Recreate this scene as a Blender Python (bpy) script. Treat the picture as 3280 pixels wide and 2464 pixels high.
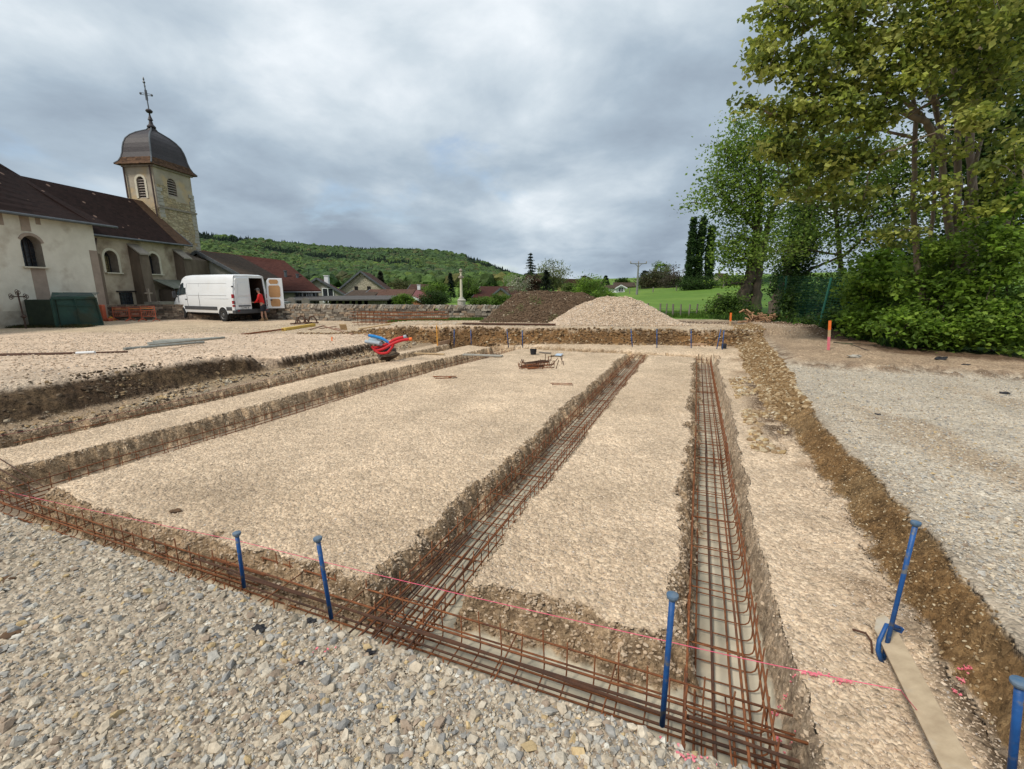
import bpy, math, random
import numpy as np
from mathutils import Vector, Matrix, Quaternion
for o in list(bpy.data.objects): bpy.data.objects.remove(o)
scn = bpy.context.scene
COL = scn.collection
R = math.radians
# ------------------------------------------------------------------ camera
CAMH = 1.65; FPX = 1463.0; CX, CY = 1640.0, 1232.0; PITCH = math.atan(307/1463.0)
cam_d = bpy.data.cameras.new("camera"); cam = bpy.data.objects.new("camera", cam_d); COL.objects.link(cam)
cam_d.sensor_width = 36; cam_d.lens = 36*FPX/3280; cam_d.clip_start = 0.05; cam_d.clip_end = 6000
cam.location = (0, 0, CAMH); cam.rotation_euler = (math.pi/2-PITCH, 0, 0)
scn.camera = cam
# ------------------------------------------------------------------ world: cloudy sky
SUN_DIR = Vector((-0.50, -0.42, 0.76)).normalized()      # towards the sun
SUN_EL = math.asin(SUN_DIR.z); SUN_AZ = math.atan2(SUN_DIR.x, SUN_DIR.y)
world = bpy.data.worlds.new("World"); scn.world = world; world.use_nodes = True
wn, wl = world.node_tree.nodes, world.node_tree.links
wn.clear()
def wnode(t, **k):
    n = wn.new(t)
    for a, b in k.items(): setattr(n, a, b)
    return n
def wmath(op, a, b=None):
    n = wnode('ShaderNodeMath', operation=op)
    for i, v in enumerate((a, b)):
        if v is None: continue
        if isinstance(v, (int, float)): n.inputs[i].default_value = v
        else: wl.new(v, n.inputs[i])
    return n.outputs[0]
sky = wnode('ShaderNodeTexSky', sky_type='NISHITA', sun_disc=False, sun_elevation=SUN_EL, sun_rotation=SUN_AZ)
bg1 = wnode('ShaderNodeBackground'); bg1.inputs[1].default_value = 0.11
wl.new(sky.outputs[0], bg1.inputs[0])
tc = wnode('ShaderNodeTexCoord'); sep = wnode('ShaderNodeSeparateXYZ'); wl.new(tc.outputs['Generated'], sep.inputs[0])
zc = wmath('MAXIMUM', sep.outputs[2], 0.0); zz = wmath('ADD', zc, 0.30)
px = wmath('DIVIDE', sep.outputs[0], zz); py = wmath('DIVIDE', sep.outputs[1], zz)
cmb = wnode('ShaderNodeCombineXYZ'); wl.new(px, cmb.inputs[0]); wl.new(py, cmb.inputs[1])
def wnoise(scale, detail, rough, off, dist=0.0):
    m = wnode('ShaderNodeMapping'); m.inputs['Location'].default_value = off; wl.new(cmb.outputs[0], m.inputs[0])
    n = wnode('ShaderNodeTexNoise'); n.inputs['Scale'].default_value = scale; n.inputs['Detail'].default_value = detail
    n.inputs['Roughness'].default_value = rough; n.inputs['Distortion'].default_value = dist
    wl.new(m.outputs[0], n.inputs['Vector']); return n.outputs[0]
nA = wnoise(0.95, 8, 0.52, (3.6, 1.2, 0), 0.2); nB = wnoise(2.6, 8, 0.55, (8.3, 4.2, 0), 0.25)
mixn = wmath('ADD', wmath('MULTIPLY', nA, 0.68), wmath('MULTIPLY', nB, 0.32))
# darker cloud base towards the horizon, brighter overhead
hz = wnode('ShaderNodeMapRange', interpolation_type='SMOOTHSTEP'); hz.inputs[1].default_value = 0.0; hz.inputs[2].default_value = 0.55
hz.inputs[3].default_value = -0.01; hz.inputs[4].default_value = 0.085; wl.new(sep.outputs[2], hz.inputs[0])
lum = wmath('ADD', mixn, hz.outputs[0])
cr = wnode('ShaderNodeValToRGB'); wl.new(lum, cr.inputs[0])
e = cr.color_ramp.elements
e[0].position = 0.37; e[0].color = (0.20, 0.245, 0.305, 1)
e[1].position = 0.78; e[1].color = (0.80, 0.83, 0.86, 1)
for p, c in ((0.49, (0.30, 0.365, 0.43, 1)), (0.59, (0.45, 0.51, 0.56, 1)), (0.67, (0.62, 0.66, 0.695, 1))):
    q = e.new(p); q.color = c
bg2 = wnode('ShaderNodeBackground'); wl.new(cr.outputs[0], bg2.inputs[0]); bg2.inputs[1].default_value = 1.0
gap = wnode('ShaderNodeMapRange', interpolation_type='SMOOTHSTEP'); gap.inputs[1].default_value = 0.26; gap.inputs[2].default_value = 0.40
wl.new(wnoise(1.6, 6, 0.55, (12.4, 7.7, 0), 0.3), gap.inputs[0])
gap.inputs[3].default_value = 0.35; gap.inputs[4].default_value = 1.0
mx = wnode('ShaderNodeMixShader'); wl.new(gap.outputs[0], mx.inputs[0]); wl.new(bg1.outputs[0], mx.inputs[1]); wl.new(bg2.outputs[0], mx.inputs[2])
wo = wnode('ShaderNodeOutputWorld'); wl.new(mx.outputs[0], wo.inputs[0])
# ------------------------------------------------------------------ sun (veiled)
sd = bpy.data.lights.new("sun", 'SUN'); sd.energy = 2.2; sd.angle = R(10); sd.color = (1.0, 0.94, 0.84)
sun = bpy.data.objects.new("sun", sd); COL.objects.link(sun)
sun.rotation_euler = SUN_DIR.to_track_quat('Z', 'Y').to_euler(); sun.location = (-20, -10, 30)
scn.view_settings.view_transform = 'Standard'; scn.view_settings.look = 'None'
scn.view_settings.exposure = 0.52; scn.view_settings.gamma = 1.0
scn.render.engine = 'CYCLES'
# ------------------------------------------------------------------ pixel -> place helpers (photo pixels on a 2212-wide view)
SC = 3280/2212.0
def ray(x, y):
    a = (x*SC-CX)/FPX; b = (CY-y*SC)/FPX
    return Vector((a, math.cos(PITCH)+b*math.sin(PITCH), -math.sin(PITCH)+b*math.cos(PITCH)))
def U(x, y, z):                       # point at height z seen at that pixel
    r = ray(x, y); t = (z-CAMH)/r.z; return Vector((r.x*t, r.y*t, z))
def D(x, y, Y):                       # point at depth Y
    r = ray(x, y); t = Y/r.y; return Vector((r.x*t, Y, CAMH+r.z*t))
def plane(x, y, n, k):                # point on the vertical plane n.xy = k
    r = ray(x, y); t = k/(r.x*n[0]+r.y*n[1]); return Vector((r.x*t, r.y*t, CAMH+r.z*t))
# ------------------------------------------------------------------ custom properties
def tag(o, label=None, cat=None, group=None, kind=None):
    if label: o['label'] = label
    if cat: o['category'] = cat
    if group: o['group'] = group
    if kind: o['kind'] = kind
    return o
def empty(name, loc, label=None, cat=None, group=None):
    o = bpy.data.objects.new(name, None); o.location = loc; o.empty_display_size = 0.2; COL.objects.link(o)
    return tag(o, label, cat, group)
def copy_tree(o, parent=None):
    c = o.copy(); COL.objects.link(c)
    if parent: c.parent = parent
    for ch in list(o.children): copy_tree(ch, c)
    return c
# ------------------------------------------------------------------ materials
MATS = {}
def nmat(name):
    m = bpy.data.materials.new(name); m.use_nodes = True; nt = m.node_tree
    return m, nt, nt.nodes['Principled BSDF']
def mat(name, c1, c2=None, scale=4.0, rough=0.8, bump=0.0, bscale=None, metal=0.0, detail=6, stretch=(1, 1, 1), ramp=(0.35, 0.65), spec=0.3,
        c3=None, scale3=1.0, ramp3=(0.55, 0.65), attr=None, trans=0.0):
    if name in MATS: return MATS[name]
    m, nt, p = nmat(name); N, L = nt.nodes, nt.links
    tcn = N.new('ShaderNodeTexCoord'); mp = N.new('ShaderNodeMapping'); mp.inputs['Scale'].default_value = stretch
    L.new(tcn.outputs['Object'], mp.inputs[0])
    p.inputs['Roughness'].default_value = rough; p.inputs['Metallic'].default_value = metal
    p.inputs['Specular IOR Level'].default_value = spec
    c2 = c2 or tuple(min(1, v*0.8) for v in c1)
    n = N.new('ShaderNodeTexNoise'); n.inputs['Scale'].default_value = scale; n.inputs['Detail'].default_value = detail; n.inputs['Roughness'].default_value = 0.6
    L.new(mp.outputs[0], n.inputs['Vector'])
    r = N.new('ShaderNodeValToRGB'); r.color_ramp.elements[0].position = ramp[0]; r.color_ramp.elements[1].position = ramp[1]
    r.color_ramp.elements[0].color = (*c1, 1); r.color_ramp.elements[1].color = (*c2, 1); L.new(n.outputs[0], r.inputs[0])
    out = r.outputs[0]
    if c3:
        n3 = N.new('ShaderNodeTexNoise'); n3.inputs['Scale'].default_value = scale3; n3.inputs['Detail'].default_value = 5
        L.new(mp.outputs[0], n3.inputs['Vector'])
        r3 = N.new('ShaderNodeMapRange'); r3.inputs[1].default_value = ramp3[0]; r3.inputs[2].default_value = ramp3[1]; L.new(n3.outputs[0], r3.inputs[0])
        mxn = N.new('ShaderNodeMix'); mxn.data_type = 'RGBA'; L.new(r3.outputs[0], mxn.inputs[0]); L.new(out, mxn.inputs[6]); mxn.inputs[7].default_value = (*c3, 1)
        out = mxn.outputs[2]
    if attr:
        at = N.new('ShaderNodeAttribute'); at.attribute_name = attr
        mxn = N.new('ShaderNodeMix'); mxn.data_type = 'RGBA'; mxn.blend_type = 'MULTIPLY'; mxn.inputs[0].default_value = 1
        L.new(out, mxn.inputs[6]); L.new(at.outputs['Color'], mxn.inputs[7]); out = mxn.outputs[2]
    L.new(out, p.inputs['Base Color'])
    if bump:
        nb = N.new('ShaderNodeTexNoise'); nb.inputs['Scale'].default_value = bscale or scale*4; nb.inputs['Detail'].default_value = 6
        L.new(mp.outputs[0], nb.inputs['Vector'])
        b = N.new('ShaderNodeBump'); b.inputs['Strength'].default_value = 1.0; b.inputs['Distance'].default_value = bump
        L.new(nb.outputs[0], b.inputs['Height']); L.new(b.outputs[0], p.inputs['Normal'])
    if trans:
        tr = N.new('ShaderNodeBsdfTranslucent'); ms = N.new('ShaderNodeMixShader'); ms.inputs[0].default_value = trans
        L.new(out, tr.inputs[0]); L.new(p.outputs[0], ms.inputs[1]); L.new(tr.outputs[0], ms.inputs[2])
        L.new(ms.outputs[0], N['Material Output'].inputs[0])
    MATS[name] = m; return m
def mat_masonry(name, stones, mortar, sx=3.0, sz=6.0, rough=0.9, bump=0.03):
    """rubble masonry: stretched voronoi stones with mortar joints"""
    m, nt, p = nmat(name); N, L = nt.nodes, nt.links
    tcn = N.new('ShaderNodeTexCoord'); mp = N.new('ShaderNodeMapping'); mp.inputs['Scale'].default_value = (sx, sx, sz); L.new(tcn.outputs['Object'], mp.inputs[0])
    nz = N.new('ShaderNodeTexNoise'); nz.inputs['Scale'].default_value = 1.5; L.new(mp.outputs[0], nz.inputs['Vector'])
    ad = N.new('ShaderNodeVectorMath'); ad.operation = 'MULTIPLY_ADD'; ad.inputs[1].default_value = (0.45,)*3
    L.new(nz.outputs['Color'], ad.inputs[0]); L.new(mp.outputs[0], ad.inputs[2])
    v = N.new('ShaderNodeTexVoronoi'); v.inputs['Scale'].default_value = 1.0; L.new(ad.outputs[0], v.inputs['Vector'])
    ve = N.new('ShaderNodeTexVoronoi'); ve.feature = 'DISTANCE_TO_EDGE'; ve.inputs['Scale'].default_value = 1.0; L.new(ad.outputs[0], ve.inputs['Vector'])
    sp = N.new('ShaderNodeSeparateColor'); L.new(v.outputs['Color'], sp.inputs[0])
    r = N.new('ShaderNodeValToRGB'); L.new(sp.outputs[0], r.inputs[0]); el = r.color_ramp.elements
    for i, c in enumerate(stones):
        q = el[i] if i < 2 else el.new(0.5)
        q.color = (*c, 1)
    for i in range(len(stones)): el[i].position = i/(len(stones)-1)
    mr = N.new('ShaderNodeMapRange'); mr.inputs[1].default_value = 0.03; mr.inputs[2].default_value = 0.10; L.new(ve.outputs[0], mr.inputs[0])
    mxn = N.new('ShaderNodeMix'); mxn.data_type = 'RGBA'; L.new(mr.outputs[0], mxn.inputs[0]); mxn.inputs[6].default_value = (*mortar, 1); L.new(r.outputs[0], mxn.inputs[7])
    n2 = N.new('ShaderNodeTexNoise'); n2.inputs['Scale'].default_value = 7; n2.inputs['Detail'].default_value = 6; L.new(tcn.outputs['Object'], n2.inputs['Vector'])
    m2 = N.new('ShaderNodeMapRange'); m2.inputs[1].default_value = 0.3; m2.inputs[2].default_value = 0.7; m2.inputs[3].default_value = 0.65; m2.inputs[4].default_value = 1.15; L.new(n2.outputs[0], m2.inputs[0])
    mul = N.new('ShaderNodeVectorMath'); mul.operation = 'SCALE'; L.new(mxn.outputs[2], mul.inputs[0]); L.new(m2.outputs[0], mul.inputs[3])
    L.new(mul.outputs[0], p.inputs['Base Color']); p.inputs['Roughness'].default_value = rough; p.inputs['Specular IOR Level'].default_value = 0.2
    b = N.new('ShaderNodeBump'); b.inputs['Distance'].default_value = bump; L.new(mr.outputs[0], b.inputs['Height']); L.new(b.outputs[0], p.inputs['Normal'])
    MATS[name] = m; return m
def mat_tiles(name, cols, fw=4.5, fh=7.0, specks=None):
    """roof of small tiles: brick rows along local UV, colour varied per tile, a few pale lichened ones"""
    m, nt, p = nmat(name); N, L = nt.nodes, nt.links
    uv = N.new('ShaderNodeUVMap'); mp = N.new('ShaderNodeMapping'); L.new(uv.outputs[0], mp.inputs[0]); mp.inputs['Scale'].default_value = (fw, fh, 1)
    bt = N.new('ShaderNodeTexBrick'); bt.inputs['Scale'].default_value = 1.0; bt.inputs['Mortar Size'].default_value = 0.05
    bt.inputs['Brick Width'].default_value = 1.0; bt.inputs['Row Height'].default_value = 1.0
    bt.inputs['Color1'].default_value = (0, 0, 0, 1); bt.inputs['Color2'].default_value = (1, 1, 1, 1); bt.inputs['Mortar'].default_value = (0.2, 0.2, 0.2, 1)
    L.new(mp.outputs[0], bt.inputs['Vector'])
    nz = N.new('ShaderNodeTexNoise'); nz.inputs['Scale'].default_value = 0.9; nz.inputs['Detail'].default_value = 8; nz.inputs['Roughness'].default_value = 0.7; L.new(uv.outputs[0], nz.inputs['Vector'])
    ad = N.new('ShaderNodeMath'); ad.operation = 'MULTIPLY_ADD'; ad.inputs[1].default_value = 0.38; L.new(bt.outputs[0], ad.inputs[0])
    sc_ = N.new('ShaderNodeMath'); sc_.operation = 'MULTIPLY'; sc_.inputs[1].default_value = 0.72; L.new(nz.outputs[0], sc_.inputs[0]); L.new(sc_.outputs[0], ad.inputs[2])
    r = N.new('ShaderNodeValToRGB'); L.new(ad.outputs[0], r.inputs[0]); el = r.color_ramp.elements
    for i, c in enumerate(cols):
        q = el[i] if i < 2 else el.new(0.5)
        q.color = (*c, 1)
    for i in range(len(cols)): el[i].position = 0.2+0.6*i/(len(cols)-1)
    out = r.outputs[0]
    if specks:
        wh = N.new('ShaderNodeTexVoronoi'); wh.inputs['Scale'].default_value = 1.5; wh.inputs['Randomness'].default_value = 1; L.new(uv.outputs[0], wh.inputs['Vector'])
        mr = N.new('ShaderNodeMapRange'); mr.inputs[1].default_value = 0.15; mr.inputs[2].default_value = 0.11; L.new(wh.outputs[0], mr.inputs[0])
        mxn = N.new('ShaderNodeMix'); mxn.data_type = 'RGBA'; L.new(mr.outputs[0], mxn.inputs[0]); L.new(out, mxn.inputs[6]); mxn.inputs[7].default_value = (*specks, 1); out = mxn.outputs[2]
    L.new(out, p.inputs['Base Color']); p.inputs['Roughness'].default_value = 0.85; p.inputs['Specular IOR Level'].default_value = 0.08
    b = N.new('ShaderNodeBump'); b.inputs['Distance'].default_value = 0.02; L.new(bt.outputs[1], b.inputs['Height']); b.invert = True; L.new(b.outputs[0], p.inputs['Normal'])
    MATS[name] = m; return m
# ------------------------------------------------------------------ mesh builder (points given in world space, stored relative to the thing's base)
class MB:
    def __init__(s): s.v = []; s.f = []; s.uv = {}
    def add(s, vs, fs):
        b = len(s.v); s.v += [tuple(v) for v in vs]; s.f += [tuple(b+i for i in f) for f in fs]; return s
    def box(s, c, d, M=None):
        x, y, z = d[0]/2, d[1]/2, d[2]/2
        vs = [Vector((i*x, j*y, k*z)) for i in (-1, 1) for j in (-1, 1) for k in (-1, 1)]
        if M: vs = [M @ v for v in vs]
        c = Vector(c)
        return s.add([c+v for v in vs], [(0, 1, 3, 2), (4, 6, 7, 5), (0, 4, 5, 1), (2, 3, 7, 6), (0, 2, 6, 4), (1, 5, 7, 3)])
    def bar(s, a, b, w, h=None, up=Vector((0, 0, 1))):        # box from a to b
        a, b = Vector(a), Vector(b); h = h or w; d = (b-a); l = d.length; d.normalize()
        sx = d.cross(up)
        if sx.length < 1e-4: sx = d.cross(Vector((0, 1, 0)))
        sx.normalize(); uz = sx.cross(d)
        M = Matrix((sx, d, uz)).transposed()
        return s.box((a+b)/2, (w, l, h), M)
    def tube(s, pts, r, n=6, cap=True):
        pts = [Vector(p) for p in pts]; k = len(pts); rs = r if isinstance(r, (list, tuple)) else [r]*k
        vs = []; prev = None
        for i, p in enumerate(pts):
            d = (pts[min(i+1, k-1)]-pts[max(i-1, 0)]).normalized()
            if prev is None:
                a = d.cross(Vector((0, 0, 1)));
                if a.length < 0.05: a = d.cross(Vector((1, 0, 0)))
            else: a = prev-d*prev.dot(d)
            if a.length < 1e-6: a = d.orthogonal()
            a.normalize(); prev = a; b = d.cross(a)
            for j in range(n):
                t = 2*math.pi*j/n; vs.append(p+(a*math.cos(t)+b*math.sin(t))*rs[i])
        fs = [(i*n+j, i*n+(j+1) % n, (i+1)*n+(j+1) % n, (i+1)*n+j) for i in range(k-1) for j in range(n)]
        if cap: fs += [tuple(reversed(range(n))), tuple(range((k-1)*n, k*n))]
        return s.add(vs, fs)
    def lathe(s, c, prof, n=16, axis=None, ang=0.0):          # prof: (radius, height)
        c = Vector(c); q = axis.to_track_quat('Z', 'Y') if axis else Quaternion()
        vs = [c+q @ Vector((r*math.cos(ang+2*math.pi*j/n), r*math.sin(ang+2*math.pi*j/n), z)) for r, z in prof for j in range(n)]
        k = len(prof)
        fs = [(i*n+j, i*n+(j+1) % n, (i+1)*n+(j+1) % n, (i+1)*n+j) for i in range(k-1) for j in range(n)]
        fs += [tuple(reversed(range(n))), tuple(range((k-1)*n, k*n))]
        return s.add(vs, fs)
    def prism(s, poly, off):                                   # poly extruded by vector off
        poly = [Vector(p) for p in poly]; off = Vector(off); n = len(poly)
        return s.add(poly+[p+off for p in poly], [tuple(reversed(range(n))), tuple(range(n, 2*n))]+[(i, (i+1) % n, n+(i+1) % n, n+i) for i in range(n)])
    def build(s, name, m, parent=None, org=None, smooth=False, bevel=0.0, uv=None):
        o0 = Vector(org) if org is not None else (Vector(parent.location) if parent is not None and parent.parent is None else Vector((0, 0, 0)))
        if parent is not None and parent.parent is not None: o0 = Vector(parent.parent.location)
        me = bpy.data.meshes.new(name); me.from_pydata([tuple(Vector(v)-o0) for v in s.v], [], s.f); me.validate(); me.update()
        import bmesh
        bm = bmesh.new(); bm.from_mesh(me); bmesh.ops.recalc_face_normals(bm, faces=bm.faces)
        if uv:
            ul = bm.loops.layers.uv.new('UVMap')
            for f in bm.faces:
                nrm = f.normal; hx = Vector((-nrm.y, nrm.x, 0))
                hx = hx.normalized() if hx.length > 1e-4 else Vector((1, 0, 0)); vy = nrm.cross(hx)
                for lp in f.loops: lp[ul].uv = (lp.vert.co.dot(hx), lp.vert.co.dot(vy))
        bm.to_mesh(me); bm.free()
        if smooth: me.polygons.foreach_set('use_smooth', [True]*len(me.polygons))
        me.materials.append(m)
        o = bpy.data.objects.new(name, me); COL.objects.link(o)
        if parent is not None: o.parent = parent
        else: o.location = o0
        if bevel:
            b = o.modifiers.new('b', 'BEVEL'); b.width = bevel; b.segments = 2; b.limit_method = 'ANGLE'
        return o
def np_mesh(name, verts, faces, m, col=None, smooth=False, parent=None, loc=(0, 0, 0), attrs=None):
    """verts (n,3), faces (m,k) numpy -> object"""
    me = bpy.data.meshes.new(name); nv, nf, k = len(verts), len(faces), faces.shape[1]
    me.vertices.add(nv); me.vertices.foreach_set('co', np.asarray(verts, np.float32).ravel())
    me.loops.add(nf*k); me.loops.foreach_set('vertex_index', faces.astype(np.int32).ravel())
    me.polygons.add(nf); me.polygons.foreach_set('loop_start', np.arange(0, nf*k, k, dtype=np.int32))
    me.polygons.foreach_set('loop_total', np.full(nf, k, np.int32))
    me.polygons.foreach_set('use_smooth', np.full(nf, smooth, bool))
    me.update(calc_edges=True)
    if col is not None:
        a = me.attributes.new('Col', 'FLOAT_COLOR', 'POINT'); c4 = np.ones((nv, 4), np.float32); c4[:, :3] = col; a.data.foreach_set('color', c4.ravel())
    for kx, vx in (attrs or {}).items():
        a = me.attributes.new(kx, 'FLOAT', 'POINT'); a.data.foreach_set('value', np.asarray(vx, np.float32))
    me.materials.append(m)
    o = bpy.data.objects.new(name, me); COL.objects.link(o); o.location = loc
    if parent is not None: o.parent = parent
    return o
# ------------------------------------------------------------------ numpy noise
def hsh(ix, iy, seed):
    n = (ix.astype(np.int64)*374761393+iy.astype(np.int64)*668265263+seed*1442695041) & 0x7fffffff
    n = ((n ^ (n >> 13))*1274126177) & 0x7fffffff
    n = ((n ^ (n >> 15))*1911520717) & 0x7fffffff
    return (n & 0xffffff)/float(0x1000000)
def vnoise(x, y, seed=0):
    ix = np.floor(x); iy = np.floor(y); fx = x-ix; fy = y-iy
    fx = fx*fx*(3-2*fx); fy = fy*fy*(3-2*fy)
    a = hsh(ix, iy, seed); b = hsh(ix+1, iy, seed); c = hsh(ix, iy+1, seed); d = hsh(ix+1, iy+1, seed)
    return (a*(1-fx)+b*fx)*(1-fy)+(c*(1-fx)+d*fx)*fy
def fbm(x, y, o=4, seed=0, g=0.5):
    r = 0; a = 1; t = 0
    for i in range(o):
        r = r+a*vnoise(x*2**i+17.3*i, y*2**i-9.1*i, seed+i); t += a; a *= g
    return r/t*2-1
def worley(x, y, seed=0):
    ix = np.floor(x); iy = np.floor(y); d1 = np.full(x.shape, 9.0); cid = np.zeros(x.shape)
    for dx in (-1, 0, 1):
        for dy in (-1, 0, 1):
            jx = ix+dx; jy = iy+dy
            d = (jx+hsh(jx, jy, seed)-x)**2+(jy+hsh(jx, jy, seed+7)-y)**2
            m_ = d < d1; d1 = np.where(m_, d, d1); cid = np.where(m_, hsh(jx, jy, seed+13), cid)
    return np.sqrt(d1), cid
def ss(a, b, x):
    t = np.clip((x-a)/(b-a), 0, 1); return t*t*(3-2*t)
def lerp(a, b, t): return a+(b-a)*t
# ================================================================== GROUND (one sheet, dense near the camera)
A0 = R(22); CS, SN = math.cos(A0), math.sin(A0)
PAD, FLOOR = -0.30, -0.58
def st2xy(s, t): return (s*CS+t*SN, -s*SN+t*CS)
def xy2st(x, y): return (x*CS-y*SN, x*SN+y*CS)
def V(s, t, z): a = st2xy(s, t); return Vector((a[0], a[1], z))
TRENCH = [(0.06, 0.57, 1.5, 14.75), (-1.88, -1.32, 1.5, 14.75), (-6.85, -5.90, 1.5, 14.75), (-8.55, -7.93, 1.5, 14.75)]
def macro(x, y, want=False):
    s, t = xy2st(x, y); r = np.hypot(x, y)
    n1 = fbm(x*1.3, y*1.3, 3, 1); n2 = fbm(x*5, y*5, 3, 5); n3 = fbm(x*17, y*17, 2, 9)
    near = 1-ss(14, 40, r)
    e = (0.07*n1+0.065*n2+0.022*n3)*near; es = (0.05*n1+0.02*n2+0.008*n3)*near
    # terrace and everything beyond
    zt = 0.035*fbm(x*0.5, y*0.5, 3, 21)+0.01*n1
    yb = np.interp(x, [-30, -5, 0, 4, 7.3, 9.5], [17.6, 16.7, 15.95, 15.4, 15.0, 14.75])
    zt = zt+(0.33-0.18*ss(2.0, 5.5, y-yb))*ss(0.0, 0.5, y-yb)*ss(-7.0, -4.0, x)*(1-ss(25, 40, y))*(1-0.4*ss(7, 10, x))
    # spoil spread along the right at the back
    sp = ss(11.0, 11.7, t+0.5*n1+0.15*n2)*ss(1.6, 2.3, s)*(1-ss(7.0, 9.5, s))
    zt = zt+sp*(0.14+0.05*n2+0.03*n1)
    # pasture rising behind on the right
    ramp = np.clip((y-26)/69.0, 0, 1); far = np.clip((y-95)/400.0, 0, 1)
    zt = zt+ss(-6, 14, x)*ramp*(1.0+0.074*np.clip(x-23, -10, 60))+far*6.0
    zt = zt+0.18*ss(-8.0, -9.5, s)*(1-ss(12, 18, -s))*(1-ss(7.2, 7.9, t+0.3*n1))
    # pit edges
    sRt = np.interp(t, [0, 2, 3.5, 5, 7, 9, 10, 12, 19], [1.50, 1.52, 1.60, 1.63, 1.60, 1.75, 1.90, 1.96, 2.18])
    sRb = np.interp(t, [0, 2, 3.3, 4.4, 6.5, 8.5, 10, 16], [1.33, 1.33, 1.31, 1.31, 1.26, 1.12, 1.1, 1.15])
    fR = ss(sRt+e*0.9, sRb+e*0.9, s)
    fB = ss(yb+0.50+e, yb+0.05+e*1.2, y)
    fB = np.where(x < -4.0, np.minimum(fB, 1.0)*1.0, fB)
    wl_ = np.interp(t, [0, 4.5, 6.7, 7.8, 8.5, 12.0, 14.0], [1.5, 1.4, 0.7, 0.4, 0.24, 0.26, 2.4])
    sLb = np.interp(t, [0, 4.5, 6.7, 8, 12.5, 15, 18], [-8.72, -8.85, -9.45, -9.25, -9.25, -9.8, -10.6])
    fL = ss(sLb-wl_+e*1.3, sLb+e*1.3, s)
    # a gully with gravel run-out in the left bank
    gul = np.exp(-((t-7.9)/0.20)**2)
    fL = lerp(fL, ss(-10.8, -9.1, s), gul*0.9)
    fFw = np.interp(s, [-3, 0.7, 1.0, 3], [0.16, 0.16, 0.45, 0.5])
    fF = ss(1.50+0.35*e+0.0*s, 1.50+fFw+0.35*e, t)
    pit = fR*fB*fL*fF
    padz = PAD+0.018*n1+0.02*fbm(x*0.45, y*0.45, 2, 31)
    padz = padz+0.06*ss(14.75, 15.1, t+e)*(1-0.4*n2)                      # ridge left by the digger at the back
    padz = padz+0.05*ss(0.62, 1.2, s+0.3*n1)*(0.6+n2)*ss(1.6, 3.5, t)
    padz = padz+0.05*ss(-8.6, -9.0, s)*(0.7+0.8*n2)
    tr = np.zeros_like(x)
    bow = np.interp(t, [2, 9.5, 12, 14.7], [0.0, 0.0, 0.36, 0.5])
    for k, (a, b, t0, t1) in enumerate(TRENCH):
        of = bow if k > 1 else 0.0
        m_ = ss(0, 0.20, s-(a-0.10+of+e*1.3))*ss(0, 0.09, (b+0.03+of+es*1.5)-s)*ss(0, 0.12, (t1+e)-t)
        tr = np.maximum(tr, m_)
    tf = np.interp(s, [-12, -6.2, -5.9, -2.1, -1.9, -1.2, -0.9, 0.0, 1.0], [2.12, 2.12, 2.10, 2.16, 2.2, 2.4, 2.42, 2.44, 2.3])
    ft = ss(0, 0.22, (tf+0.06+e*1.3)-t)*ss(0, 0.10, (0.63+es)-s)
    tr = np.maximum(tr, ft)
    bt = ss(0, 0.14, t-(14.15+e))*ss(0, 0.12, (14.75+e)-t)*ss(-9.0, -8.8, s)*ss(0.7, 0.6, s)
    tr = np.maximum(tr, bt*0.9)
    pz = lerp(padz, FLOOR+0.004*n2, tr)
    z = lerp(zt, pz, pit)
    if want: return z, dict(s=s, t=t, r=r, n1=n1, n2=n2, n3=n3, pit=pit, tr=tr, fR=fR, fB=fB, fL=fL, fF=fF, yb=yb, sRb=sRb, sRt=sRt, sLb=sLb, sp=sp, e=e, ft=ft)
    return z
def gz(x, y): return float(macro(np.array([float(x)]), np.array([float(y)]))[0])
def G(x, y, dz=0.0): return Vector((x, y, gz(x, y)+dz))
C = lambda *v: np.array(v)
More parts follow.
